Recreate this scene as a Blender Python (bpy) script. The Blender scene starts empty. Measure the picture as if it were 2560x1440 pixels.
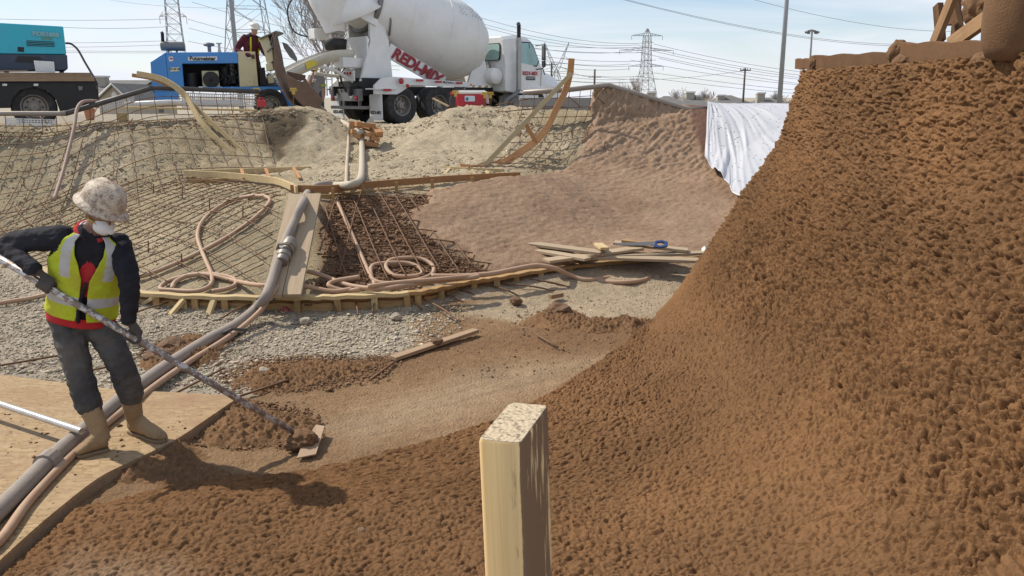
import bpy, bmesh, math, random
import numpy as np
from mathutils import Vector, Matrix, Euler
random.seed(7)
RNG = np.random.default_rng(11)
scene = bpy.context.scene
COL = scene.collection

# ------------------------------------------------------------------ camera
FPX = 2009.0                       # focal length in photo pixels (2560 wide)
PITCH = math.atan(480.0 / FPX)     # horizon sits at row 240 of 1440
CH = 2.35                          # camera height above the bowl floor
cam_d = bpy.data.cameras.new('camera'); cam = bpy.data.objects.new('camera', cam_d)
COL.objects.link(cam)
cam_d.sensor_width = 36.0
cam_d.lens = 36.0 * FPX / 2560.0
cam_d.clip_start = 0.05; cam_d.clip_end = 4000
cam.location = (0, 0, CH)
cam.rotation_euler = (math.pi / 2 - PITCH, 0, 0)
scene.camera = cam

# ------------------------------------------------------------------ sky and sun
SUN_EL = math.radians(47.0)
SUN_DIR = Vector((-0.905, 0.425, 0)).normalized()          # horizontal direction towards the sun
world = bpy.data.worlds.new('World'); scene.world = world
world.use_nodes = True
wn = world.node_tree.nodes; wl = world.node_tree.links
wn.clear()
wo = wn.new('ShaderNodeOutputWorld'); bg = wn.new('ShaderNodeBackground')
sky = wn.new('ShaderNodeTexSky'); sky.sky_type = 'NISHITA'; sky.sun_disc = False
sky.sun_elevation = SUN_EL
sky.sun_rotation = math.atan2(SUN_DIR.x, SUN_DIR.y)
sky.air_density = 1.0; sky.dust_density = 0.25; sky.ozone_density = 4.0
bg.inputs['Strength'].default_value = 0.115
# thin cirrus: stretched noise over the sky directions
tc = wn.new('ShaderNodeTexCoord')
sep = wn.new('ShaderNodeSeparateXYZ'); wl.new(tc.outputs['Generated'], sep.inputs[0])
mx = wn.new('ShaderNodeMath'); mx.operation = 'MAXIMUM'; wl.new(sep.outputs['Z'], mx.inputs[0]); mx.inputs[1].default_value = 0.0
ad = wn.new('ShaderNodeMath'); ad.operation = 'ADD'; wl.new(mx.outputs[0], ad.inputs[0]); ad.inputs[1].default_value = 0.12
dx = wn.new('ShaderNodeMath'); dx.operation = 'DIVIDE'; wl.new(sep.outputs['X'], dx.inputs[0]); wl.new(ad.outputs[0], dx.inputs[1])
dy = wn.new('ShaderNodeMath'); dy.operation = 'DIVIDE'; wl.new(sep.outputs['Y'], dy.inputs[0]); wl.new(ad.outputs[0], dy.inputs[1])
cmb = wn.new('ShaderNodeCombineXYZ'); wl.new(dx.outputs[0], cmb.inputs[0]); wl.new(dy.outputs[0], cmb.inputs[1])
mp = wn.new('ShaderNodeMapping'); mp.inputs['Scale'].default_value = (0.50, 0.75, 1); mp.inputs['Rotation'].default_value = (0, 0, 0.35); mp.inputs['Location'].default_value = (1.3, 0.2, 0)
wl.new(cmb.outputs[0], mp.inputs[0])
nz = wn.new('ShaderNodeTexNoise'); nz.inputs['Scale'].default_value = 1.0; nz.inputs['Detail'].default_value = 7; nz.inputs['Roughness'].default_value = 0.55; nz.inputs['Distortion'].default_value = 0.7
wl.new(mp.outputs[0], nz.inputs[0])
rp = wn.new('ShaderNodeValToRGB'); rp.color_ramp.elements[0].position = 0.40; rp.color_ramp.elements[1].position = 0.70
rp.color_ramp.elements[0].color = (0.16, 0.16, 0.16, 1); rp.color_ramp.elements[1].color = (0.85, 0.85, 0.85, 1)
wl.new(nz.outputs['Fac'], rp.inputs[0])
mixc = wn.new('ShaderNodeMix'); mixc.data_type = 'RGBA'
hz_ = wn.new('ShaderNodeMapRange'); hz_.inputs[1].default_value = 0.0; hz_.inputs[2].default_value = 0.11; hz_.inputs[3].default_value = 0.62; hz_.inputs[4].default_value = 0.0
wl.new(sep.outputs['Z'], hz_.inputs[0])                      # the veil thickens towards the horizon, all round
mxx = wn.new('ShaderNodeMath'); mxx.operation = 'ADD'; mxx.use_clamp = True; wl.new(rp.outputs[0], mxx.inputs[0]); wl.new(hz_.outputs[0], mxx.inputs[1])
wl.new(mxx.outputs[0], mixc.inputs[0]); wl.new(sky.outputs[0], mixc.inputs[6]); mixc.inputs[7].default_value = (6.7, 6.95, 7.5, 1)
wl.new(mixc.outputs[2], bg.inputs['Color']); wl.new(bg.outputs[0], wo.inputs['Surface'])

sun_d = bpy.data.lights.new('sun', 'SUN'); sun_d.energy = 4.4; sun_d.angle = math.radians(0.53); sun_d.color = (1.0, 0.925, 0.81)
sun = bpy.data.objects.new('sun', sun_d); COL.objects.link(sun)
sd = Vector((SUN_DIR.x * math.cos(SUN_EL), SUN_DIR.y * math.cos(SUN_EL), math.sin(SUN_EL)))
sun.rotation_euler = (-sd).to_track_quat('-Z', 'Y').to_euler()
sun.location = sd * 60

scene.view_settings.view_transform = 'Standard'; scene.view_settings.look = 'None'
scene.view_settings.exposure = 0.2; scene.view_settings.gamma = 1.0
scene.cycles.use_denoising = True
scene.cycles.max_bounces = 6; scene.cycles.diffuse_bounces = 3; scene.cycles.glossy_bounces = 2
scene.cycles.transparent_max_bounces = 8

# ------------------------------------------------------------------ photo pixel -> world helpers
CP, SP = math.cos(PITCH), math.sin(PITCH)
def ray(px, py):
    u = (px - 1280.0) / FPX; v = (720.0 - py) / FPX
    return Vector((u, CP + v * SP, -SP + v * CP))
def on(px, py, z=0.0):                      # the point of that pixel at height z
    d = ray(px, py); t = (z - CH) / d.z
    return Vector((d.x * t, d.y * t, z))
def at(px, py, Y):                          # the point of that pixel at ground distance Y
    d = ray(px, py); t = Y / d.y
    return Vector((d.x * t, Y, CH + d.z * t))

# ------------------------------------------------------------------ numpy noise
_P = np.random.default_rng(3).permutation(4096).astype(np.int64)
_GV = np.random.default_rng(5).normal(size=(4096, 3)); _GV /= np.linalg.norm(_GV, axis=1)[:, None]
def perlin(p):
    p = np.asarray(p, float); i = np.floor(p).astype(np.int64); f = p - i
    w = f * f * f * (f * (f * 6 - 15) + 10)
    def h(dx, dy, dz):
        k = _P[(i[:, 0] + dx) & 4095]; k = _P[(k + i[:, 1] + dy) & 4095]; k = _P[(k + i[:, 2] + dz) & 4095]
        g = _GV[k]
        return g[:, 0] * (f[:, 0] - dx) + g[:, 1] * (f[:, 1] - dy) + g[:, 2] * (f[:, 2] - dz)
    def lerp(a, b, t): return a + (b - a) * t
    x00 = lerp(h(0,0,0), h(1,0,0), w[:,0]); x10 = lerp(h(0,1,0), h(1,1,0), w[:,0])
    x01 = lerp(h(0,0,1), h(1,0,1), w[:,0]); x11 = lerp(h(0,1,1), h(1,1,1), w[:,0])
    return lerp(lerp(x00, x10, w[:,1]), lerp(x01, x11, w[:,1]), w[:,2]) * 1.5
def fbm(p, scale, octs=4, rough=0.5):
    p = np.asarray(p, float) * scale; s = 0; a = 1.0; n = 0
    for o in range(octs):
        s = s + a * perlin(p + 17.3 * o); n += a; a *= rough; p = p * 2.03
    return s / n
def worley_bumps(u, v, cell, seed, holes=0.15, rad=0.78):
    """rounded granules packed on a surface; holes = share of missing granules"""
    x = u / cell; y = v / cell; ix = np.floor(x).astype(np.int64); iy = np.floor(y).astype(np.int64); best = np.zeros(len(x))
    for dx in (-1, 0, 1):
        for dy in (-1, 0, 1):
            cx = ix + dx; cy = iy + dy; h = _P[(_P[(cx + seed) & 4095] + cy) & 4095]; h2 = _P[(h + 77) & 4095]; h3 = _P[(h + 911) & 4095]
            d2 = (x - cx - .1 - .8 * h / 4096) ** 2 + (y - cy - .1 - .8 * h2 / 4096) ** 2
            a = np.where(h3 / 4096 < holes, 0.0, .55 + .45 * h3 / 4096)
            best = np.maximum(best, a * np.sqrt(np.clip(1 - d2 / (rad * rad), 0, 1)))
    return best
def sstep(a, b, x):
    t = np.clip((np.asarray(x, float) - a) / (b - a), 0, 1); return t * t * (3 - 2 * t)

# ------------------------------------------------------------------ materials
MATS = {}
def new_mat(name):
    m = bpy.data.materials.new(name); m.use_nodes = True
    nt = m.node_tree; nt.nodes.clear()
    out = nt.nodes.new('ShaderNodeOutputMaterial'); b = nt.nodes.new('ShaderNodeBsdfPrincipled')
    nt.links.new(b.outputs[0], out.inputs[0])
    return m, nt, b
def N(nt, t, **kw):
    n = nt.nodes.new(t)
    for k, v in kw.items():
        if k in n.inputs.keys(): n.inputs[k].default_value = v
        else: setattr(n, k, v)
    return n
def mixrgb(nt, fac, a, b, blend='MIX'):
    n = nt.nodes.new('ShaderNodeMix'); n.data_type = 'RGBA'; n.blend_type = blend
    for s, v in ((0, fac), (6, a), (7, b)):
        if isinstance(v, (int, float)): n.inputs[s].default_value = v
        elif isinstance(v, (tuple, list)): n.inputs[s].default_value = (*v[:3], 1)
        else: nt.links.new(v, n.inputs[s])
    return n.outputs[2]
def ramp(nt, src, a, b):
    n = nt.nodes.new('ShaderNodeMapRange'); n.inputs[1].default_value = a; n.inputs[2].default_value = b
    nt.links.new(src, n.inputs[0]); return n.outputs[0]
def noise(nt, vec, scale, detail=4, rough=0.55, dist=0.0):
    n = N(nt, 'ShaderNodeTexNoise', Scale=scale, Detail=detail, Roughness=rough, Distortion=dist)
    if vec is not None: nt.links.new(vec, n.inputs['Vector'])
    return n.outputs['Fac']
def coords(nt, kind='Object', scale=None):
    t = nt.nodes.new('ShaderNodeTexCoord'); o = t.outputs[kind]
    if scale:
        m = nt.nodes.new('ShaderNodeMapping'); m.inputs['Scale'].default_value = scale; nt.links.new(o, m.inputs[0]); o = m.outputs[0]
    return o
def bump(nt, b, h, strength=0.4, dist=0.01):
    n = N(nt, 'ShaderNodeBump', Strength=strength, Distance=dist); nt.links.new(h, n.inputs['Height']); nt.links.new(n.outputs[0], b.inputs['Normal'])
def mat_plain(name, col, rough=0.6, metal=0.0, dirt=0.25, dirtcol=(0.16, 0.13, 0.10), dscale=3.0, spec=0.5, bumps=0.0):
    """paint, plastic or metal with dust and scuffs of its own"""
    if name in MATS: return MATS[name]
    m, nt, b = new_mat(name)
    v = coords(nt)
    n1 = noise(nt, v, dscale, 6, 0.65); f = ramp(nt, n1, 0.45, 0.75)
    mul = N(nt, 'ShaderNodeMath', operation='MULTIPLY'); nt.links.new(f, mul.inputs[0]); mul.inputs[1].default_value = dirt
    c = mixrgb(nt, mul.outputs[0], col, dirtcol)
    n2 = noise(nt, v, dscale * 9, 3, 0.6)
    c = mixrgb(nt, 0.12, c, n2, 'OVERLAY')
    nt.links.new(c, b.inputs['Base Color'])
    b.inputs['Roughness'].default_value = rough; b.inputs['Metallic'].default_value = metal
    b.inputs['Specular IOR Level'].default_value = spec
    if bumps: bump(nt, b, n2, bumps, 0.01)
    MATS[name] = m; return m
def mat_wood(name, c1, c2, rough=0.8, dust=0.2, dustcol=(0.30, 0.22, 0.15)):
    if name in MATS: return MATS[name]
    m, nt, b = new_mat(name)
    v = coords(nt, 'Object', (1.2, 26, 26))
    oi = nt.nodes.new('ShaderNodeObjectInfo')
    va = nt.nodes.new('ShaderNodeVectorMath'); va.operation = 'ADD'; nt.links.new(v, va.inputs[0])
    sc = nt.nodes.new('ShaderNodeVectorMath'); sc.operation = 'SCALE'; sc.inputs[0].default_value = (37, 11, 53); nt.links.new(oi.outputs['Random'], sc.inputs['Scale'])
    nt.links.new(sc.outputs[0], va.inputs[1])
    g = noise(nt, va.outputs[0], 1.6, 5, 0.6, 0.6)
    c = mixrgb(nt, ramp(nt, g, 0.3, 0.72), c1, c2)
    hs = N(nt, 'ShaderNodeHueSaturation'); nt.links.new(c, hs.inputs['Color'])
    nt.links.new(ramp(nt, oi.outputs['Random'], -0.9, 1.3), hs.inputs['Value']); hs.inputs['Value'].default_value = 1
    mr = nt.nodes.new('ShaderNodeMapRange'); mr.inputs[3].default_value = 0.75; mr.inputs[4].default_value = 1.15; nt.links.new(oi.outputs['Random'], mr.inputs[0]); nt.links.new(mr.outputs[0], hs.inputs['Value'])
    d = noise(nt, coords(nt), 7, 5, 0.7)
    mul = N(nt, 'ShaderNodeMath', operation='MULTIPLY'); nt.links.new(ramp(nt, d, 0.45, 0.7), mul.inputs[0]); mul.inputs[1].default_value = dust
    c = mixrgb(nt, mul.outputs[0], hs.outputs[0], dustcol)
    nt.links.new(c, b.inputs['Base Color']); b.inputs['Roughness'].default_value = rough
    b.inputs['Specular IOR Level'].default_value = 0.25
    bump(nt, b, g, 0.25, 0.004)
    MATS[name] = m; return m
def mat_soil(name, rough=0.95, fine=60.0, bump_s=0.6, bump_d=0.02, speck=0.35, spec=0.2):
    """earth / gravel / sprayed concrete: colour from the 'Col' attribute (what the material is), grain on top"""
    if name in MATS: return MATS[name]
    m, nt, b = new_mat(name)
    at_ = N(nt, 'ShaderNodeAttribute', attribute_name='Col')
    v = coords(nt)
    n1 = noise(nt, v, fine, 5, 0.65); n2 = noise(nt, v, fine * 0.22, 5, 0.6); n3 = noise(nt, v, 1.3, 4, 0.5)
    c = mixrgb(nt, speck, at_.outputs['Color'], n1, 'OVERLAY')
    c = mixrgb(nt, speck * 0.8, c, n2, 'OVERLAY')
    c = mixrgb(nt, 0.3, c, n3, 'OVERLAY')
    nt.links.new(c, b.inputs['Base Color']); b.inputs['Roughness'].default_value = rough
    b.inputs['Specular IOR Level'].default_value = spec
    s = N(nt, 'ShaderNodeMath', operation='ADD'); nt.links.new(n1, s.inputs[0]); nt.links.new(n2, s.inputs[1])
    bump(nt, b, s.outputs[0], bump_s, bump_d)
    MATS[name] = m; return m

# ------------------------------------------------------------------ object helpers
def thing(name, label, cat, loc=(0, 0, 0), rotz=0.0, group=None):
    o = bpy.data.objects.new(name, None); COL.objects.link(o)
    o.empty_display_size = 0.2
    o.location = loc; o.rotation_euler = (0, 0, rotz)
    tag(o, label, cat, group); return o
def tag(o, label, cat=None, group=None, kind=None):
    if label: o['label'] = label
    if cat: o['category'] = cat
    if group: o['group'] = group
    if kind: o['kind'] = kind
    return o
def pmat(o):                                   # world matrix of a freshly made object chain (no depsgraph needed)
    if o is None: return Matrix.Identity(4)
    return pmat(o.parent) @ o.matrix_basis
def link(name, me, mat, parent=None, matrix=None, smooth=False):
    o = bpy.data.objects.new(name, me); COL.objects.link(o)
    if mat is not None:
        for mm in (mat if isinstance(mat, (list, tuple)) else [mat]): me.materials.append(mm)
    if parent is not None: o.parent = parent
    if matrix is not None: o.matrix_basis = matrix
    if smooth: me.polygons.foreach_set('use_smooth', [True] * len(me.polygons))
    return o
class MB:
    """collects shapes into one mesh; coordinates are world ones unless build(local=True)"""
    def __init__(s): s.v = []; s.f = []; s.mi = []
    def add(s, vs, fs, mi=0):
        k = len(s.v); s.v += [tuple(v) for v in vs]; s.f += [tuple(i + k for i in f) for f in fs]; s.mi += [mi] * len(fs); return s
    def box(s, c, size, rot=None, mi=0, taper=None):
        hx, hy, hz = size[0] / 2, size[1] / 2, size[2] / 2
        vs = []
        for dz in (-1, 1):
            t = taper if (taper and dz > 0) else (1, 1)
            for dx, dy in ((-1, -1), (1, -1), (1, 1), (-1, 1)):
                p = Vector((dx * hx * t[0], dy * hy * t[1], dz * hz))
                if rot is not None: p = rot @ p
                vs.append(p + Vector(c))
        return s.add(vs, [(3,2,1,0),(4,5,6,7),(0,1,5,4),(1,2,6,5),(2,3,7,6),(3,0,4,7)], mi)
    def tube(s, pts, r, n=8, caps=True, mi=0, closed=False):
        pts = [Vector(p) for p in pts]; m = len(pts); rr = r if isinstance(r, (list, tuple)) else [r] * m
        k = len(s.v); nrm = None
        for i, p in enumerate(pts):
            a = pts[(i - 1) % m] if (closed or i > 0) else p
            b = pts[(i + 1) % m] if (closed or i < m - 1) else p
            t = (b - a)
            if t.length < 1e-9: t = Vector((0, 0, 1))
            t.normalize()
            if nrm is None:
                nrm = t.cross(Vector((0, 0, 1)))
                if nrm.length < 0.1: nrm = t.cross(Vector((1, 0, 0)))
            nrm = (nrm - t * nrm.dot(t)); nrm.normalize(); bn = t.cross(nrm)
            for j in range(n):
                an = 2 * math.pi * j / n
                s.v.append(tuple(p + (nrm * math.cos(an) + bn * math.sin(an)) * rr[i]))
        for i in range(m if closed else m - 1):
            for j in range(n):
                a = k + i * n + j; b = k + i * n + (j + 1) % n; i2 = (i + 1) % m
                s.f.append((a, b, k + i2 * n + (j + 1) % n, k + i2 * n + j)); s.mi.append(mi)
        if caps and not closed:
            s.f.append(tuple(k + j for j in range(n))[::-1]); s.f.append(tuple(k + (m - 1) * n + j for j in range(n))); s.mi += [mi, mi]
        return s
    def lathe(s, prof, n=24, axis_mat=None, mi=0, caps=True):
        """prof = [(r, h)]; revolved about local z, moved by axis_mat"""
        M = axis_mat or Matrix.Identity(4); k = len(s.v); m = len(prof)
        for r, h in prof:
            for j in range(n):
                a = 2 * math.pi * j / n; s.v.append(tuple(M @ Vector((r * math.cos(a), r * math.sin(a), h))))
        for i in range(m - 1):
            for j in range(n):
                s.f.append((k + i*n + j, k + i*n + (j+1) % n, k + (i+1)*n + (j+1) % n, k + (i+1)*n + j)); s.mi.append(mi)
        if caps:
            s.f.append(tuple(k + j for j in range(n))[::-1]); s.f.append(tuple(k + (m-1)*n + j for j in range(n))); s.mi += [mi, mi]
        return s
    def prism(s, poly, h, M=None, mi=0):
        """poly = [(x, y)] extruded along local z from 0 to h"""
        M = M or Matrix.Identity(4); n = len(poly)
        vs = [M @ Vector((x, y, 0)) for x, y in poly] + [M @ Vector((x, y, h)) for x, y in poly]
        fs = [tuple(range(n))[::-1], tuple(range(n, 2*n))] + [(i, (i+1) % n, n + (i+1) % n, n + i) for i in range(n)]
        return s.add(vs, fs, mi)
    def sweep_rect(s, pts, ups, w, t, mi=0):
        """rectangular section (w across = side, t along up) swept along pts"""
        pts = [Vector(p) for p in pts]; m = len(pts); k = len(s.v)
        for i, p in enumerate(pts):
            tg = (pts[min(i+1, m-1)] - pts[max(i-1, 0)]).normalized()
            up = Vector(ups[i] if isinstance(ups, list) else ups); up = (up - tg * up.dot(tg)).normalized(); sd_ = tg.cross(up)
            for a, b in ((-1,-1),(1,-1),(1,1),(-1,1)):
                s.v.append(tuple(p + sd_ * (a * w / 2) + up * (b * t / 2)))
        for i in range(m-1):
            for j in range(4):
                s.f.append((k+i*4+j, k+i*4+(j+1)%4, k+(i+1)*4+(j+1)%4, k+(i+1)*4+j)); s.mi.append(mi)
        s.f.append((k+3,k+2,k+1,k)); e = k+(m-1)*4; s.f.append((e,e+1,e+2,e+3)); s.mi += [mi, mi]
        return s
    def build(s, name, mat, parent=None, local=False, smooth=False, bevel=0, auto=None):
        M = Matrix.Identity(4) if local else pmat(parent).inverted()
        me = bpy.data.meshes.new(name)
        me.from_pydata([tuple(M @ Vector(v)) for v in s.v] if not local else s.v, [], s.f)
        o = link(name, me, mat, parent)
        if any(s.mi): me.polygons.foreach_set('material_index', s.mi)
        bm = bmesh.new(); bm.from_mesh(me); bmesh.ops.recalc_face_normals(bm, faces=bm.faces); bm.to_mesh(me); bm.free()
        if smooth: me.polygons.foreach_set('use_smooth', [True] * len(me.polygons))
        if auto is not None:
            me.polygons.foreach_set('use_smooth', [True] * len(me.polygons))
            for e in me.edges: pass
            me.set_sharp_from_angle(angle=math.radians(auto))
        if bevel:
            b = o.modifiers.new('bevel', 'BEVEL'); b.width = bevel; b.segments = 2; b.limit_method = 'ANGLE'; b.angle_limit = math.radians(50)
            if auto is None: b.harden_normals = False
        return o
def board(name, p, q, w, t, mat, parent=None, up=(0, 0, 1), bevel=0.003, bow=0.0):
    """a straight plank from p to q; w measured sideways, t along up; local x runs along the grain"""
    p, q = Vector(p), Vector(q); L = (q - p).length; x = (q - p).normalized(); up = Vector(up)
    z = (up - x * up.dot(x)).normalized(); y = z.cross(x)
    W = Matrix((x, y, z)).transposed().to_4x4(); W.translation = (p + q) / 2
    k = 6; mb = MB()
    mb.sweep_rect([(-L/2 + L*i/k, 0, bow * math.sin(math.pi * i / k)) for i in range(k+1)] if bow else [(-L/2,0,0),(L/2,0,0)], (0,0,1), w, t)
    o = mb.build(name, mat, None, local=True, bevel=bevel)
    if parent is not None: o.parent = parent
    o.matrix_basis = pmat(parent).inverted() @ W
    return o
def copy_tree(o, parent=None):
    c = o.copy(); COL.objects.link(c); c.parent = parent
    for ch in list(o.children):
        copy_tree(ch, c)
    return c
def catmull(P, n=8, closed=False):
    P = [Vector(p) for p in P]; out = []; m = len(P)
    for i in range(m if closed else m - 1):
        if closed: a, b, c, d = P[(i-1) % m], P[i], P[(i+1) % m], P[(i+2) % m]
        else: a, b, c, d = P[max(i-1,0)], P[i], P[i+1], P[min(i+2,m-1)]
        for k in range(n):
            t = k / n
            out.append(0.5 * ((2*b) + (c-a)*t + (2*a-5*b+4*c-d)*t*t + (3*b-a-3*c+d)*t*t*t))
    if not closed: out.append(P[-1])
    return out
def text_obj(name, body, size, mat, parent, M, extrude=0.002, shear=0.0, align='CENTER', bold=0.0, sx=1.0):
    cu = bpy.data.curves.new(name, 'FONT'); cu.body = body; cu.size = size; cu.extrude = extrude; cu.shear = shear
    cu.align_x = align; cu.align_y = 'CENTER'; cu.offset = bold; cu.resolution_u = 3
    tmp = bpy.data.objects.new(name, cu); COL.objects.link(tmp)
    dg = bpy.context.evaluated_depsgraph_get()
    me = bpy.data.meshes.new_from_object(tmp.evaluated_get(dg)); bpy.data.objects.remove(tmp)
    me.transform(Matrix.Diagonal((sx, 1, 1, 1)))
    o = link(name, me, mat, parent, M); return o
def frame(origin, xdir, ydir):
    x = Vector(xdir).normalized(); y = Vector(ydir); y = (y - x * y.dot(x)).normalized(); z = x.cross(y)
    M = Matrix((x, y, z)).transposed().to_4x4(); M.translation = origin; return M
# ================================================================== TERRAIN (bowl floor, banks, site ground)
CTRL = []
for gx in np.arange(-8, 8.1, 1.6):
    for gy in (0.5, 2.5, 4.5, 6.3, 7.6):
        CTRL.append((gx, gy, 0.0))
def row(x, *yz):
    for y, z in yz: CTRL.append((x, y, z))
row(-11.0, (9.5, .0), (11.3, .05), (12.4, .4), (13.3, 1.0), (14.0, 1.75), (15, 1.8), (17, 1.75), (20, 1.65))
row(-8.9, (9.5, .0), (11.2, .05), (12.3, .4), (13.3, 1.0), (14.1, 1.75), (15, 1.8), (17, 1.75), (20, 1.65))
row(-7.2, (9.4, .0), (10.9, .06), (12.2, .42), (13.3, 1.0), (14.2, 1.70), (15, 1.85), (17, 1.75), (20, 1.65))
row(-5.5, (8.5, 0), (9.4, .08), (10.8, .33), (12.3, .74), (13.6, 1.04), (14.6, 1.42), (15.4, 1.85), (16, 1.95), (18, 1.75), (20, 1.65))
row(-4.1, (8.4, 0), (8.95, .10), (10, .42), (11.5, .84), (13, 1.02), (14.5, 1.15), (15.6, 1.6), (16.4, 2.03), (17.2, 2.05), (18.5, 1.75), (20, 1.65))
row(-3.0, (8.3, 0), (8.8, .10), (10, .55), (11.1, .97), (12.2, 1.03), (13.6, 1.08), (15, 1.22), (16.2, 1.48), (17.2, 1.70), (18.4, 1.72), (20, 1.65))
row(-2.2, (8.5, 0), (8.9, .10), (10, .5), (11.4, .96), (12.2, 1.03), (13.6, 1.08), (15, 1.24), (16.3, 1.5), (17.4, 1.74), (18.5, 1.72), (20, 1.65))
row(-1.2, (8.6, 0), (9.0, .10), (10.2, .45), (12.0, .97), (12.8, 1.05), (14, 1.12), (15.2, 1.28), (16.3, 1.66), (17.1, 2.02), (18.0, 2.06), (19, 1.75), (21, 1.6))
row(0.2, (9.4, 0), (9.9, .12), (11, .42), (12.2, .80), (13.0, 1.02), (14, 1.08), (15.3, 1.22), (16.3, 1.6), (17.1, 2.0), (18.0, 2.06), (19, 1.75), (21, 1.6))
row(1.6, (9.9, 0), (10.4, .14), (12, .32), (13.5, .62), (15, 1.05), (16.2, 1.60), (17.0, 2.0), (17.8, 1.98), (18.8, 1.75), (21, 1.6))
row(3.5, (10.4, 0), (10.9, .14), (12.5, .26), (14, .58), (15.5, 1.08), (16.5, 1.70), (17.0, 2.05), (18, 2.0), (21, 1.6))
row(6.0, (10.4, 0.02), (11.2, .2), (13, .5), (14.5, 1.0), (15.8, 1.7), (16.5, 2.08), (18, 2.0), (21, 1.6))
row(9.0, (9.5, 0.02), (11.5, .3), (13, .8), (14.5, 1.6), (16.0, 2.08), (18, 2.0), (21, 1.6))
for gx in np.arange(-14, 14.1, 3.5):
    CTRL.append((gx, 23.0, 1.55)); CTRL.append((gx, 26.0, 1.52))
CTRL = np.array(CTRL)
def _phi(d2): return 0.5 * d2 * np.log(d2 + 1e-9)
def _fit():
    A = CTRL[:, :2]; n = len(A)
    d2 = ((A[:, None] - A[None]) ** 2).sum(-1)
    K = _phi(d2) + 0.02 * np.eye(n); Pm = np.c_[np.ones(n), A]
    M = np.zeros((n + 3, n + 3)); M[:n, :n] = K; M[:n, n:] = Pm; M[n:, :n] = Pm.T
    return np.linalg.solve(M, np.r_[CTRL[:, 2], np.zeros(3)])
_TW = _fit()
def T0(x, y):
    """smooth height of the ground at (x, y)"""
    x = np.atleast_1d(np.asarray(x, float)); y = np.atleast_1d(np.asarray(y, float)); sh = x.shape
    xf = np.clip(x.ravel(), -13, 13); yf = np.clip(y.ravel(), 0.5, 26); out = np.empty(len(xf))
    for a in range(0, len(xf), 20000):
        q = np.c_[xf[a:a+20000], yf[a:a+20000]]
        d2 = ((q[:, None] - CTRL[None, :, :2]) ** 2).sum(-1)
        out[a:a+20000] = _phi(d2) @ _TW[:-3] + np.c_[np.ones(len(q)), q] @ _TW[-3:]
    yy = y.ravel()
    w = sstep(20.5, 24.5, yy); out = out * (1 - w) + (1.55) * w
    w = sstep(36, 80, yy); out = out * (1 - w) - 2.6 * w
    wf = 1 - sstep(7.6, 8.6, yy); out = out * (1 - wf)              # level floor in front of the form
    return out.reshape(sh)
_exact = T0
_gx = np.arange(-13, 13.01, 0.1); _gy = np.arange(0.5, 26.01, 0.1)
_GX, _GY = np.meshgrid(_gx, _gy); _GZ = _exact(_GX.ravel(), _GY.ravel()).reshape(_GX.shape)
def T0(x, y):
    x = np.atleast_1d(np.asarray(x, float)); y = np.atleast_1d(np.asarray(y, float))
    fx = np.clip((x + 13) / 0.1, 0, len(_gx) - 1.001); fy = np.clip((y - 0.5) / 0.1, 0, len(_gy) - 1.001)
    i = fx.astype(int); j = fy.astype(int); a = fx - i; b = fy - j
    z = (_GZ[j, i] * (1-a) + _GZ[j, i+1] * a) * (1-b) + (_GZ[j+1, i] * (1-a) + _GZ[j+1, i+1] * a) * b
    w = sstep(36, 80, y); return z * (1 - w) - 2.6 * w
def T(x, y): return float(T0(x, y)[0])
def onT(px, py, lift=0.0, y0=1.5, y1=24.0):
    """where the ray of that pixel meets the ground"""
    d = ray(px, py); ys = np.linspace(y0, y1, 1200); t = ys / d.y
    z = CH + d.z * t - lift; g = T0(d.x * t, ys)
    k = np.argmax(z <= g)
    if not (z <= g).any(): k = len(ys) - 1
    return Vector((d.x * t[k], ys[k], g[k] + lift))
def smooth_poly(pts, n=10): return catmull([Vector((p[0], p[1], 0)) for p in pts], n)

# region masks in plan: signed functions used for what the ground is made of
def poly_mask(X, Y, poly, soft=0.12, wob=0.25, sc=1.7):
    P = np.c_[X, Y, np.zeros_like(X)]
    X = X + wob * fbm(P, sc, 3); Y = Y + wob * fbm(P + 31.7, sc, 3)
    inside = np.zeros(len(X), bool); dmin = np.full(len(X), 1e9); n = len(poly)
    for i in range(n):
        x1, y1 = poly[i]; x2, y2 = poly[(i + 1) % n]
        c = ((y1 > Y) != (y2 > Y)) & (X < (x2 - x1) * (Y - y1) / (y2 - y1 + 1e-12) + x1); inside ^= c
        ex, ey = x2 - x1, y2 - y1; t = np.clip(((X - x1) * ex + (Y - y1) * ey) / (ex*ex + ey*ey + 1e-12), 0, 1)
        dmin = np.minimum(dmin, np.hypot(X - x1 - t * ex, Y - y1 - t * ey))
    s = np.where(inside, dmin, -dmin); return sstep(-soft, soft, s)
def pxpoly(pts, z=0.0): return [tuple(on(a, b, z)[:2]) for a, b in pts]

# bottom curved form line (base, z = 0)
FORM_PX = [(-260, 640), (0, 672), (170, 735), (345, 772), (540, 784), (745, 785), (850, 783), (1023, 774), (1105, 759), (1183, 741), (1246, 732), (1351, 713), (1500, 694), (1685, 679), (1800, 672)]
FORM = smooth_poly([on(a, b, 0) for a, b in FORM_PX], 8)

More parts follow.
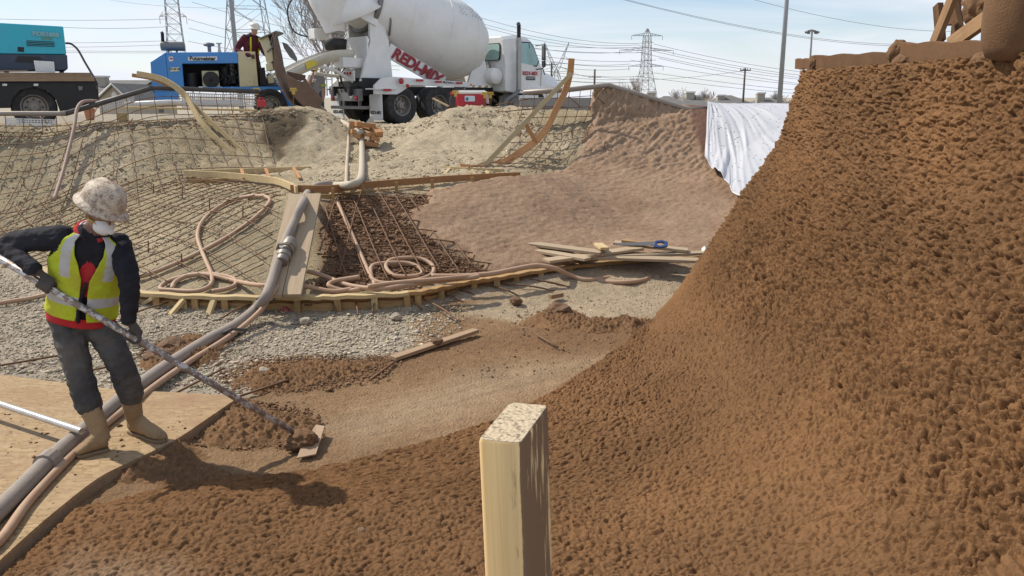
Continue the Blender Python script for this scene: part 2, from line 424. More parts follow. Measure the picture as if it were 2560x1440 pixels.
CLR = dict(gravel=(0.42, 0.355, 0.265), tan=(0.50, 0.415, 0.285), bank=(0.37, 0.30, 0.19), brown=(0.20, 0.105, 0.05), wet=(0.07, 0.045, 0.025),
           screed=(0.285, 0.175, 0.092), site=(0.36, 0.31, 0.23), pink=(0.30, 0.185, 0.125), dark=(0.20, 0.115, 0.07))
def build_terrain():
    na, nr = 410, 640
    az = np.linspace(math.radians(-56), math.radians(56), na)
    r = np.concatenate([np.linspace(1.2, 4, 30, endpoint=False), np.geomspace(4, 26, 420, endpoint=False), np.geomspace(26, 2500, 70)])
    nr = len(r)
    A, R = np.meshgrid(az, r); X = (R * np.sin(A)).ravel(); Y = (R * np.cos(A)).ravel()
    Z = T0(X, Y)
    P = np.c_[X, Y, Z * 0.7]
    near = 1 - sstep(24, 40, Y)
    C = np.tile(np.array(CLR['site']), (len(X), 1))
    def paint(m, c):
        m = m[:, None]; C[:] = C * (1 - m) + np.array(CLR[c]) * m
    # the bowl: tan-grey earth banks
    inb = (1 - sstep(17, 18.5, Y))
    paint(inb, 'bank')
    patch = sstep(0.0, 0.35, fbm(P, 0.55, 4)) * inb; paint(patch * 0.75, 'tan')
    mid = poly_mask(X, Y, [tuple(on(a, b, zz)[:2]) for a, b, zz in ((760, 470, 1), (1000, 455, 1), (1300, 436, 1.05))] + [(0.6, 17.6), (-2.0, 18.2), (-3.6, 18.2), (-4.1, 16.5), (-3.6, 14.6)], 0.3); paint(mid * 0.85, 'tan')
    wetp = poly_mask(X, Y, [tuple(onT(a, b)[:2]) for a, b in ((640, 282), (700, 276), (775, 278), (770, 310), (735, 345), (725, 400), (690, 395), (650, 340))], 0.10, 0.35); paint(wetp * 0.85, 'wet')
    fl = poly_mask(X, Y, [(p.x, p.y) for p in FORM] + [(3.5, 8), (3.5, 1), (-9, 1), (-9, 9)], 0.05, 0.02)
    paint(fl, 'gravel')
    paint(((1 - sstep(5.0, 5.6, Y + 0.0 * X)) * sstep(-3.4, -2.9, X)), 'screed')
    # under the rebar right of the plank: dark loose mix
    dk = poly_mask(X, Y, [tuple(onT(a, b)[:2]) for a, b in ((790, 730), (800, 520), (830, 490), (1110, 485), (1020, 555), (1120, 620), (1260, 690), (1020, 722))], 0.12, 0.2); paint(dk * 0.95, 'dark')
    # brown dry mix thrown over the gravel, the right of the floor all brown-tan
    br = poly_mask(X, Y, pxpoly([(1020, 800), (1100, 765), (1260, 735), (1420, 712), (1800, 670), (1800, 900), (1500, 1000), (1200, 1060), (800, 1190), (300, 1200), (420, 1085), (600, 1000), (560, 960), (640, 905), (900, 905), (1050, 870)]), 0.10, 0.28); paint(br, 'screed')
    for pl in ([(560, 930), (650, 900), (900, 890), (1000, 900), (940, 950), (700, 985), (580, 975)], [(350, 880), (450, 830), (545, 850), (560, 905), (430, 935), (370, 915)], [(510, 1060), (600, 1010), (760, 1040), (790, 1090), (640, 1120), (520, 1100)],
               [(1310, 785), (1420, 765), (1480, 800), (1640, 800), (1660, 830), (1420, 820), (1330, 810)]):
        paint(poly_mask(X, Y, pxpoly(pl), 0.10, 0.22) * 0.85, 'brown')
    stk_ = fbm(np.c_[(X * .8 + Y * .6) * .5, (-X * .6 + Y * .8) * 7, np.zeros(len(X))], 2.2, 4)
    tw = poly_mask(X, Y, pxpoly([(800, 1070), (950, 1005), (1150, 945), (1350, 900), (1520, 888), (1440, 930), (1180, 1030), (900, 1110)]), 0.3, 0.15); C[:] = C * (1 - tw[:, None]) + (np.array((.41, .285, .172)) * (1 + .35 * stk_)[:, None]) * tw[:, None]
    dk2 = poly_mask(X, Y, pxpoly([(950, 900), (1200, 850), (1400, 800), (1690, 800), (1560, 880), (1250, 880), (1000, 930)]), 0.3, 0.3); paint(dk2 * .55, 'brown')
    tan_patch = poly_mask(X, Y, pxpoly([(1300, 800), (1150, 780), (1250, 735), (1420, 712), (1760, 680), (1700, 770), (1500, 790)]), 0.2, 0.25); paint(tan_patch * 0.7, 'tan')  # tan patch of floor along the right part of the form
    # relief
    rough = fbm(P, 6, 3) * 0.018 + fbm(P, 22, 3, 0.6) * 0.016
    rough = rough + sstep(11, 12.5, Y) * .022 * np.tanh(2.5 * fbm(P, 9, 3, .6))
    berm = sstep(13.0, 14.5, Y) * (1 - sstep(18.5, 20, Y)); rough = rough * (1 + 1.3 * berm) + berm * fbm(P, 1.6, 3) * 0.07
    scr = poly_mask(X, Y, pxpoly([(700, 1090), (1000, 980), (1300, 890), (1560, 850), (1560, 930), (1200, 1060), (830, 1170)]), 0.15, 0.1)
    rough *= 1 - 0.75 * scr
    clod = dk + br * 0.25; rough += clod * np.abs(fbm(P, 16, 2)) * 0.03 * (1 - scr)
    Z = Z + rough * near + (1 - near) * fbm(P, 0.05, 2) * 0.05
    me = bpy.data.meshes.new('ground')
    V = np.c_[X, Y, Z]
    i = np.arange(nr - 1)[:, None] * na + np.arange(na - 1)[None]
    F = np.stack([i, i + 1, i + 1 + na, i + na], -1).reshape(-1, 4)
    me.vertices.add(len(V)); me.vertices.foreach_set('co', V.ravel())
    me.loops.add(F.size); me.loops.foreach_set('vertex_index', F.ravel().astype(np.int32))
    me.polygons.add(len(F)); me.polygons.foreach_set('loop_start', np.arange(0, F.size, 4, dtype=np.int32)); me.polygons.foreach_set('use_smooth', np.ones(len(F), bool))
    me.update(calc_edges=True)
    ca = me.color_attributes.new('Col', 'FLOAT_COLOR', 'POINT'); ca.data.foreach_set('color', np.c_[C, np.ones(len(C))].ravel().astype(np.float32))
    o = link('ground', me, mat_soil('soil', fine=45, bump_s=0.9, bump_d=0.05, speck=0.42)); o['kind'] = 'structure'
    return o
def grid_mesh(name, V, nu, nv, C, mat, smooth=True, kind=None, flip=False):
    """V is (nu*nv, 3), rows of nv"""
    me = bpy.data.meshes.new(name)
    i = np.arange(nu - 1)[:, None] * nv + np.arange(nv - 1)[None]
    F = np.stack([i, i + 1, i + 1 + nv, i + nv], -1).reshape(-1, 4)
    if flip: F = F[:, ::-1]
    me.vertices.add(len(V)); me.vertices.foreach_set('co', np.ascontiguousarray(V).ravel())
    me.loops.add(F.size); me.loops.foreach_set('vertex_index', np.ascontiguousarray(F).ravel().astype(np.int32))
    me.polygons.add(len(F)); me.polygons.foreach_set('loop_start', np.arange(0, F.size, 4, dtype=np.int32)); me.polygons.foreach_set('use_smooth', np.full(len(F), smooth))
    me.update(calc_edges=True)
    if C is not None:
        ca = me.color_attributes.new('Col', 'FLOAT_COLOR', 'POINT'); ca.data.foreach_set('color', np.c_[C, np.ones(len(C))].ravel().astype(np.float32))
    return link(name, me, mat)
ground = build_terrain()

# ------------------------------------------------------------------ near wall: freshly sprayed brown mix sweeping from the floor up to the right
WALL_TOP = 2.62
def wall_profile(y, s):
    """s in 0..1 along the section at distance y (arrays) -> x, z ; 0 = edge on the floor, 1 = top"""
    xe = np.interp(y, [1.0, 3.7, 4.2, 4.45, 4.7, 5.05, 5.5, 6.0, 6.9, 8.1, 8.8, 9.4, 9.7], [-2.66, -2.66, -2.62, -2.1, -1.35, -.75, -.2, .22, .78, 1.42, 1.75, 1.98, 2.15])
    xs = np.interp(y, [1, 4, 6, 8, 9.4], [0.35, 0.55, 0.9, 1.45, 1.95]); xs = np.maximum(xs, xe + 0.02)
    xw = np.interp(y, [0, 5, 9.4, 9.7], [3.45, 3.4, 3.32, 3.40])
    s0 = np.interp(y, [1, 4.3, 5.5, 8, 9.4], [0.46, 0.42, 0.22, 0.06, 0.02])
    t = np.clip((s - s0) / (1 - s0), 0, 1)
    xf = xe + (xs - xe) * np.clip(s / s0, 0, 1)
    th = t * math.radians(80)
    ex = np.sin(th) / math.sin(math.radians(80)); ez = (1 - np.cos(th)) / (1 - math.cos(math.radians(80)))
    sx = np.interp(t, [0, .19, .41, .70, 1], [0, .26, .53, .84, 1]); sz = np.interp(t, [0, .19, .41, .70, 1], [0, .185, .41, .70, 1])
    w = sstep(6.0, 9.4, y)
    X = xf + (xw - xs) * (ex * (1 - w) + sx * w); Z = WALL_TOP * (ez * (1 - w) + sz * w)
    return X, Z
def build_wall():
    ny, ns = 740, 960
    ys = np.concatenate([np.linspace(1.6, 2.9, 30, endpoint=False), np.geomspace(2.9, 9.4, ny - 30 - 18, endpoint=False), np.linspace(9.4, 9.75, 18)])
    ss = np.concatenate([np.linspace(0, 1, ns)])
    Yg, S = np.meshgrid(ys, ss, indexing='ij')
    X, Z = wall_profile(Yg, S)
    Yo = Yg.copy()
    over = np.clip((Yg - 9.4) / 0.35, 0, 1)                 # far end turns away round the corner
    X = X + 0.9 * over ** 2 * sstep(0.0, 0.3, S)
    V = np.stack([X, Yo, Z], -1)
    du = np.gradient(V, axis=0); dv = np.gradient(V, axis=1)
    nrm = np.cross(dv, du); nrm /= np.linalg.norm(nrm, axis=-1, keepdims=True) + 1e-9
    nrm *= np.sign(nrm[..., 2:3] + 0.3 * -nrm[..., 0:1] + 1e-6)
    P = V.reshape(-1, 3)
    steep = sstep(0.02, 0.7, Z).ravel(); hi = sstep(0.9, 2.2, Z).ravel()
    # clumps thrown by the nozzle, pulled along the wall
    Q = P * np.array([1, 0.8, 1.1])
    wp = np.stack([fbm(Q, 9, 2), fbm(Q + 50, 9, 2), fbm(Q + 90, 9, 2)], -1)
    q2 = Q + 0.05 * wp
    big = fbm(q2, 11, 3, 0.6); med = fbm(q2, 27, 3, 0.6); low = fbm(Q, 2.2, 3)
    bill = np.abs(fbm(q2, 15, 2, 0.5))
    arc = np.cumsum(np.linalg.norm(np.diff(V, axis=1, prepend=V[:, :1]), axis=-1), axis=1); arc = (arc[:, -1:] - arc).ravel(); uu = P[:, 1] + .045 * wp[:, 0]; vv = arc + .045 * wp[:, 1]
    k = 0.72 + 0.5 * fbm(P, 1.3, 2)                                  # coarser and finer patches
    g1 = worley_bumps(uu * .92, vv * 1.12, .052, 5, .25); g2 = worley_bumps(uu + .02 * wp[:, 2], vv, .030, 9, .26, .70); g3 = worley_bumps(uu, vv, .024, 21, .15, .7)
    hw = (.030 + .010 * hi) * g1 * k + .036 * g2 + .014 * g3 + .008 * med
    zz_ = Z.ravel(); hw = hw * (1 + 0.7 * sstep(.0, .35, zz_) * (1 - sstep(1.0, 1.9, zz_))) - .03 * sstep(.35, .7, fbm(q2 + 4, 15, 2)) * (1 - hi)
    hf = .024 * g3 + .010 * g2 * sstep(-.2, .4, fbm(P + 3, 2.5, 2)) + 0.014 * sstep(0.35, 0.7, fbm(q2, 14, 2))
    D = hw * steep + hf * (1 - steep) + low * 0.02 - .03 * steep
    # loose ragged rim at the floor edge
    edge = (1 - sstep(0.0, 0.016, S)).ravel(); D = D + 0.035 * (1 - edge) - 0.06 * edge
    near_l = (1 - sstep(-2.66, -1.2, P[:, 0])) * (1 - sstep(4.2, 4.8, P[:, 1])); D = D - 0.03 * near_l
    # a heap of spilled mix where the OSB ends
    dh = np.hypot((P[:, 0] + 1.85) / 0.75, (P[:, 1] - 4.25) / 0.42); D += 0.07 * np.clip(1 - dh, 0, 1)
    Vd = P + nrm.reshape(-1, 3) * D[:, None]
    c1 = np.array((0.222, 0.114, 0.049)); c2 = np.array((0.185, 0.097, 0.043)); c3 = np.array((0.33, 0.225, 0.14))
    m = sstep(-0.3, 0.5, fbm(P, 0.8, 3))[:, None]
    C = c1 * m + c2 * (1 - m)
    pale = sstep(0.1, 0.5, fbm(P + 9, 1.1, 4)) * (1 - sstep(-2.2, -1.0, P[:, 0])) * (1 - sstep(3.9, 4.4, P[:, 1])); C = C * (1 - pale[:, None] * .7) + c3 * pale[:, None] * .7
    o = grid_mesh('sprayed_wall', Vd, len(ys), ns, C, mat_soil('fresh_mix', fine=105, bump_s=0.75, bump_d=0.018, speck=0.4, spec=0.2), flip=False)
    tag(o, 'rough freshly sprayed brown concrete wall curving up steeply from the floor', 'wall')
    return o
sprayed_wall = build_wall()
mb = MB()                                                     # core of the wall and the deck behind it
prof = [(3.47, 0), (3.47, 2.60), (4.35, 2.60), (4.35, 0)]
M_ = frame((0, 1.6, 0), (1, 0, 0), (0, 0, 1)); mb.prism(prof, -8.02, M_)
core = mb.build('wall_core', mat_plain('core_earth', (0.16, 0.09, 0.045), 0.95, dirt=0.4), sprayed_wall)
# ================================================================== THE BOWL'S PINKISH SPRAYED PART (far right)
WOOD = mat_wood('form_wood', (0.44, 0.29, 0.13), (0.30, 0.175, 0.07), dust=0.30)
WOODY = mat_wood('form_wood_yellow', (0.55, 0.43, 0.235), (0.43, 0.31, 0.15), dust=0.25)
WOODO = mat_wood('form_wood_orange', (0.46, 0.24, 0.10), (0.34, 0.16, 0.06), dust=0.25)
WOODG = mat_wood('old_board', (0.34, 0.24, 0.15), (0.24, 0.155, 0.09), dust=0.5, dustcol=(0.36, 0.26, 0.18))
STEEL = mat_plain('rusty_bar', (0.17, 0.095, 0.052), 0.75, 0.3, dirt=0.5, dirtcol=(0.22, 0.11, 0.05), dscale=9)
PIPE = mat_plain('steel_pipe', (0.27, 0.235, 0.20), 0.5, 0.35, dirt=0.5, dirtcol=(0.33, 0.25, 0.18), dscale=6)
PIPED = mat_plain('dark_pipe', (0.075, 0.068, 0.062), 0.5, 0.35, dirt=0.4, dirtcol=(0.2, 0.17, 0.13), dscale=6)

RIM_R = [(1.70, 16.9, 2.53), (1.92, 17.0, 2.555), (3.62, 17.0, 2.045), (4.30, 17.3, 2.08), (5.9, 17.1, 2.09), (9.0, 16.0, 2.10)]
def rimz(x): return np.interp(x, [p[0] for p in RIM_R], [p[2] for p in RIM_R])
def rimy(x): return np.interp(x, [p[0] for p in RIM_R], [p[1] for p in RIM_R])
def pinkT(X, Y):
    z = T0(X, Y); ry = rimy(X); rz = rimz(X)
    d = np.clip((ry - Y) / 2.6, 0, 1)
    zb = T0(X, ry - 2.6)
    zz = zb + (rz - zb) * (1 - d) ** 2.9
    w = sstep(1.2, 2.2, X); return z * (1 - w) + np.where(Y > ry - 2.6, np.maximum(zz, z), z) * w
def build_pink():
    xs = np.arange(-2.4, 7.0, 0.030); ys = np.arange(9.6, 17.5, 0.028)
    X, Y = np.meshgrid(xs, ys, indexing='ij'); sh = X.shape; X = X.ravel(); Y = Y.ravel()
    poly = [tuple(onT(a, b)[:2]) for a, b in ((1070, 492), (1130, 470), (1295, 447))] + [(0.35, 13.6), (0.75, 14.3), (1.15, 15.2), (1.45, 16.0), (1.72, 16.9), (1.75, 17.4), (3.62, 17.4), (4.3, 17.6), (8.2, 17.0), (8.2, 9.8)] + \
           [tuple(onT(a, b)[:2]) for a, b in ((1900, 660), (1775, 655), (1600, 655), (1420, 665), (1345, 676), (1255, 690), (1190, 655), (1105, 618), (1035, 570), (1000, 540), (1060, 515))]
    m = poly_mask(X, Y, poly, 0.10, 0.16, 2.4)
    Z = pinkT(X, Y)
    P = np.c_[X, Y, Z]
    hi = sstep(14.0, 16.0, Y)
    # diagonal drag marks in the middle, clumps high up
    ca, sa = math.cos(0.9), math.sin(0.9); Qs = np.c_[(X * ca + Y * sa) * 0.6, (-X * sa + Y * ca) * 2.6, Z * 1.5]
    D = 0.012 * fbm(P, 3, 3) + 0.011 * np.tanh(2.5 * fbm(P, 18, 3, .6)) + (0.008 + 0.024 * hi) * np.tanh(2.2 * fbm(Qs, 5.5, 3, .6)) + 0.011 * fbm(P, 38, 2)
    D = D * (1 - 0.8 * sstep(3.5, 3.8, X) * sstep(15.2, 16, Y))
    D = D * (1 - .8 * sstep(-.05, .1, Y - rimy(X))); Zg = Z.reshape(sh); gx_, gy_ = np.gradient(Zg, 0.030, 0.028); nl = np.sqrt(1 + gx_ ** 2 + gy_ ** 2)
    nx_ = (-gx_ / nl).ravel(); ny_ = (-gy_ / nl).ravel(); nz_ = (1 / nl).ravel(); D = D * (1 + 1.2 * (1 - nz_))
    Z = Z - 0.05 + 0.125 * m + D * nz_; X = X + D * nx_; Y = Y + D * ny_
    C = np.tile(np.array((0.315, 0.21, 0.135)), (len(X), 1))
    f = sstep(-0.2, 0.5, fbm(P, 1.1, 4))[:, None]; C = C * (1 - f) + np.array((0.265, 0.168, 0.105)) * f
    st = sstep(0.15, 0.5, fbm(np.c_[(X * ca + Y * sa) * .4, (-X * sa + Y * ca) * 1.4, Z], 2.5, 3))[:, None]; C = C * (1 - .5 * st) + np.array((0.37, 0.25, 0.165)) * .5 * st
    ds = (sstep(3.55, 3.75, X) * sstep(15.0, 15.8, Y))[:, None]; C = C * (1 - ds) + np.array((0.155, 0.085, 0.06)) * ds
    keep = (m > 0.06).reshape(sh)
    fk = keep[:-1, :-1] & keep[1:, :-1] & keep[1:, 1:] & keep[:-1, 1:]
    idx = np.arange(len(X)).reshape(sh)
    F = np.stack([idx[:-1, :-1][fk], idx[1:, :-1][fk], idx[1:, 1:][fk], idx[:-1, 1:][fk]], -1)
    used = np.unique(F); remap = np.full(len(X), -1); remap[used] = np.arange(len(used)); F = remap[F]
    V = np.c_[X, Y, Z][used]; C = C[used]
    me = bpy.data.meshes.new('sprayed_bowl')
    me.vertices.add(len(V)); me.vertices.foreach_set('co', V.ravel()); me.loops.add(F.size); me.loops.foreach_set('vertex_index', F.ravel().astype(np.int32))
    me.polygons.add(len(F)); me.polygons.foreach_set('loop_start', np.arange(0, F.size, 4, dtype=np.int32)); me.polygons.foreach_set('use_smooth', np.ones(len(F), bool)); me.update(calc_edges=True)
    c_ = me.color_attributes.new('Col', 'FLOAT_COLOR', 'POINT'); c_.data.foreach_set('color', np.c_[C, np.ones(len(C))].ravel().astype(np.float32))
    o = link('sprayed_bowl', me, mat_soil('pink_mix', fine=55, bump_s=0.8, bump_d=0.02, speck=0.4))
    tag(o, 'pinkish brown sprayed concrete bowl corner rising to a pipe edge', 'bowl wall'); return o
pink = build_pink()
mb = MB()                                          # earth backing so the raised lip is solid
bk = [(x, rimy(x), rimz(x)) for x in np.linspace(1.7, 8.5, 30)]
vs = []; fs = []
for i, (x, y, z) in enumerate(bk):
    y = float(y); z = float(z)
    vs += [(x, y + 0.25, z - 0.03), (x, y + 0.5, z - 0.08), (x, y + 1.6, T(x, y + 1.6) - 0.05), (x, y + 0.25, z - 1.2)]
for i in range(len(bk) - 1):
    a = i * 4; b = a + 4; fs += [(a, b, b+1, a+1), (a+1, b+1, b+2, a+2), (a, a+3, b+3, b)]
fs += [(0, 1, 2, 3), (len(vs)-4, len(vs)-3, len(vs)-2, len(vs)-1)]
mb.add(vs, fs); mb.build('backfill', mat_plain('backfill_earth', (0.30, 0.22, 0.14), 0.95, dirt=0.5, bumps=0.5), pink)
def surf(x, y):                                   # top of whatever lies at x, y in the bowl
    if x > -2.4 and y > 9.6: return max(T(x, y), float(pinkT(np.array([x]), np.array([y]))[0]) + (0.05 if x > 0.4 else 0))
    return T(x, y)

# ------------------------------------------------------------------ OSB sheet in the left foreground
def mat_osb():
    m, nt, b = new_mat('osb')
    v = coords(nt)
    w1 = N(nt, 'ShaderNodeTexVoronoi', Scale=1.0); mp_ = nt.nodes.new('ShaderNodeMapping'); mp_.inputs['Scale'].default_value = (16, 55, 1); mp_.inputs['Rotation'].default_value = (0, 0, 0.5); nt.links.new(v, mp_.inputs[0])
    ds = N(nt, 'ShaderNodeTexNoise', Scale=9.0, Detail=3); nt.links.new(v, ds.inputs['Vector'])
    ad_ = nt.nodes.new('ShaderNodeVectorMath'); ad_.operation = 'MULTIPLY_ADD'; nt.links.new(ds.outputs['Color'], ad_.inputs[0]); ad_.inputs[1].default_value = (1.5, 3.5, 0); nt.links.new(mp_.outputs[0], ad_.inputs[2])
    nt.links.new(ad_.outputs[0], w1.inputs['Vector'])
    sepc = nt.nodes.new('ShaderNodeSeparateColor'); nt.links.new(w1.outputs['Color'], sepc.inputs[0])
    c = mixrgb(nt, sepc.outputs[0], (0.27, 0.18, 0.092), (0.42, 0.30, 0.165))
    d1 = noise(nt, v, 2.2, 6, 0.65); c = mixrgb(nt, ramp(nt, d1, 0.40, 0.72), c, (0.35, 0.245, 0.145))
    d2 = noise(nt, v, 26, 5, 0.7); c = mixrgb(nt, ramp(nt, d2, 0.56, 0.66), c, (0.19, 0.105, 0.05))
    d3 = noise(nt, v, 1.1, 4, 0.6); c = mixrgb(nt, ramp(nt, d3, 0.5, 0.8), c, (0.25, 0.14, 0.07))
    nt.links.new(c, b.inputs['Base Color']); b.inputs['Roughness'].default_value = 0.85; b.inputs['Specular IOR Level'].default_value = 0.25
    s_ = N(nt, 'ShaderNodeMath', operation='ADD'); nt.links.new(sepc.outputs[0], s_.inputs[0]); nt.links.new(d2, s_.inputs[1]); bump(nt, b, s_.outputs[0], 0.35, 0.006)
    return m
OSBZ = 0.075
edge = [on(a, b, OSBZ) for a, b in ((600, 990), (520, 1045), (440, 1098), (345, 1145), (250, 1192), (150, 1268), (60, 1345), (-40, 1440), (-120, 1530))]
edge = catmull(edge, 5)
far = [on(a, b, OSBZ) for a, b in ((-900, 850), (-300, 905), (0, 936), (290, 974), (470, 982))]
poly = [(p.x, p.y) for p in far] + [(p.x, p.y) for p in edge] + [(-3.4, 2.0), (-6.5, 2.0)]
mb = MB(); mb.prism(poly, 0.02, Matrix.Translation((0, 0, OSBZ - 0.02)))
osb = mb.build('plywood_sheet', mat_osb()); tag(osb, 'dusty strand board sheet with a curved edge under the worker in the vest', 'board')
mb = MB(); mb.sweep_rect([(p.x - 0.012, p.y, OSBZ - 0.075) for p in edge], (0, 0, 1), 0.02, 0.11)
mb.build('edge_strip', WOODG, osb)
# ------------------------------------------------------------------ loose gravel (uncountable) on the floor
def ico(sub=1):
    bm = bmesh.new(); bmesh.ops.create_icosphere(bm, subdivisions=sub, radius=1.0)
    v = np.array([p.co[:] for p in bm.verts]); f = np.array([[q.index for q in p.verts] for p in bm.faces]); bm.free(); return v, f
ICO = ico(1)
OCT = (np.array([(1,0,0),(-1,0,0),(0,1,0),(0,-1,0),(0,0,1),(0,0,-1)], float), np.array([(0,2,4),(2,1,4),(1,3,4),(3,0,4),(2,0,5),(1,2,5),(3,1,5),(0,3,5)]))
def scatter(name, pts, sizes, cols, mat, label=None, flat=0.65, sink=0.3, jag=0.28, shape=None):
    ICV, ICF = shape or OCT; n = len(pts); nv = len(ICV)
    V = np.tile(ICV, (n, 1, 1)) * (1 + jag * RNG.normal(size=(n, nv, 1)))
    sc = sizes[:, None, None] * np.stack([RNG.uniform(.7, 1.35, n), RNG.uniform(.7, 1.2, n), RNG.uniform(flat * .7, flat * 1.2, n)], -1)[:, None]
    V = V * sc; a = RNG.uniform(0, 2 * np.pi, n)[:, None]; x = V[..., 0] * np.cos(a) - V[..., 1] * np.sin(a); y = V[..., 0] * np.sin(a) + V[..., 1] * np.cos(a)
    V = np.stack([x, y, V[..., 2]], -1) + pts[:, None, :] + np.array([0, 0, 1]) * (sizes * flat * (1 - sink * 2))[:, None, None]
    F = (ICF[None] + (np.arange(n) * nv)[:, None, None]).reshape(-1, 3); V = V.reshape(-1, 3); C = np.repeat(cols, nv, 0)
    me = bpy.data.meshes.new(name); me.vertices.add(len(V)); me.vertices.foreach_set('co', V.ravel()); me.loops.add(F.size); me.loops.foreach_set('vertex_index', F.ravel().astype(np.int32))
    me.polygons.add(len(F)); me.polygons.foreach_set('loop_start', np.arange(0, F.size, 3, dtype=np.int32)); me.update(calc_edges=True)
    c_ = me.color_attributes.new('Col', 'FLOAT_COLOR', 'POINT'); c_.data.foreach_set('color', np.c_[C, np.ones(len(C))].ravel().astype(np.float32))
    o = link(name, me, mat); o['kind'] = 'stuff'
    if label: o['label'] = label
    return o
def rand_in(poly, n, dens=None, wob=0.15):
    P = np.array(poly); lo = P.min(0); hi = P.max(0); out = np.zeros((0, 2))
    while len(out) < n:
        q = RNG.uniform(lo, hi, (n * 2, 2)); m = poly_mask(q[:, 0], q[:, 1], poly, 0.15, wob); q = q[RNG.uniform(0, 1, len(q)) < m]
        if dens is not None: q = q[RNG.uniform(0, 1, len(q)) < dens(q)]
        out = np.r_[out, q]
    return out[:n]
gpoly = pxpoly([(-300, 660), (0, 690), (190, 745), (345, 780), (745, 790), (1023, 780), (1180, 755), (1150, 800), (1080, 850), (950, 885), (700, 905), (620, 930), (560, 985), (290, 972), (0, 935), (-300, 900)])
q = rand_in(gpoly, 23000); sz = RNG.gamma(2.0, 0.0034, len(q)) + 0.004
g = np.array((0.50, 0.425, 0.315)); cols = g * RNG.uniform(0.55, 1.25, (len(q), 1)) * np.array([1, 1, 1]) + RNG.normal(0, 0.015, (len(q), 3))
gravel = scatter('gravel', np.c_[q, T0(q[:, 0], q[:, 1]) + 0.004], sz, np.clip(cols, .08, .75), mat_soil('gravel_stone', fine=80, bump_s=0.3, bump_d=0.004, speck=0.3), flat=.5)
# brown crumbs of dry mix
crumb = []
for pl, n, s0 in (([(560, 930), (650, 900), (900, 888), (1010, 896), (950, 950), (700, 990), (580, 980)], 2600, .006), ([(350, 880), (450, 835), (560, 850), (570, 905), (430, 935), (370, 915)], 900, .008),
               ([(500, 1060), (600, 1005), (770, 1030), (800, 1090), (640, 1125), (510, 1105)], 2200, .0065), ([(1290, 785), (1420, 762), (1480, 795), (1640, 790), (1670, 835), (1420, 825), (1330, 812)], 1300, .008),
               ([(1000, 830), (1300, 760), (1700, 690), (1650, 850), (1450, 950), (1100, 950), (1000, 900)], 700, .004), ([(1350, 830), (1640, 820), (1480, 930)], 60, .003)):
    q = rand_in(pxpoly(pl), n); crumb.append(np.c_[q, T0(q[:, 0], q[:, 1]) + 0.005, RNG.gamma(3, s0 / 3, n) + .004])
dkp = [tuple(onT(a, b)[:2]) for a, b in ((800, 725), (815, 520), (840, 495), (1110, 488), (1020, 555), (1120, 620), (1260, 690), (1020, 720))]
q = rand_in(dkp, 5000); crumb.append(np.c_[q, T0(q[:, 0], q[:, 1]) + 0.008, RNG.gamma(2.2, .0045, len(q)) + .004])
q = rand_in([(-5.2, 2.4), (-2.75, 3.6), (-2.7, 4.7), (-2.3, 5.4), (-4.5, 5.6), (-6, 5.2)], 700); crumb.append(np.c_[q, np.full(len(q), OSBZ), RNG.gamma(2, .0028, len(q)) + .003])
crumb = np.concatenate(crumb)
cb = np.array((0.23, 0.135, 0.075)) * RNG.uniform(.6, 1.25, (len(crumb), 1))
scatter('mix_crumbs', crumb[:, :3], crumb[:, 3], cb, MATS['gravel_stone'])
# loose stones and clods on the earth berms
q = rand_in([(-9.5, 13.6), (-5.5, 15.2), (-4.2, 16.3), (-3.2, 16.6), (-2.3, 16.6), (0.8, 16.2), (0.9, 18.2), (-2.2, 18.4), (-5.5, 17.6), (-9.5, 15.4)], 9000, None, .3)
sz = RNG.gamma(2.2, .0048, len(q)) + .005
scatter('earth_clods', np.c_[q, T0(q[:, 0], q[:, 1])], sz, np.array((0.42, 0.345, 0.235)) * RNG.uniform(.7, 1.2, (len(q), 1)), MATS['gravel_stone'])
q = rand_in([(-8.0, 12), (-4.2, 9.6), (-3.2, 11), (-3.3, 15.5), (-0.4, 15.4), (.3, 13.6), (-1.2, 12.4), (-3, 11.4), (-5.6, 14.4), (-8.5, 13.5)], 7000, None, .3)
scatter('bank_stones', np.c_[q, T0(q[:, 0], q[:, 1])], RNG.gamma(2.5, .0040, len(q)) + .004, np.array((0.42, 0.345, 0.235)) * RNG.uniform(.7, 1.2, (len(q), 1)), MATS['gravel_stone'])

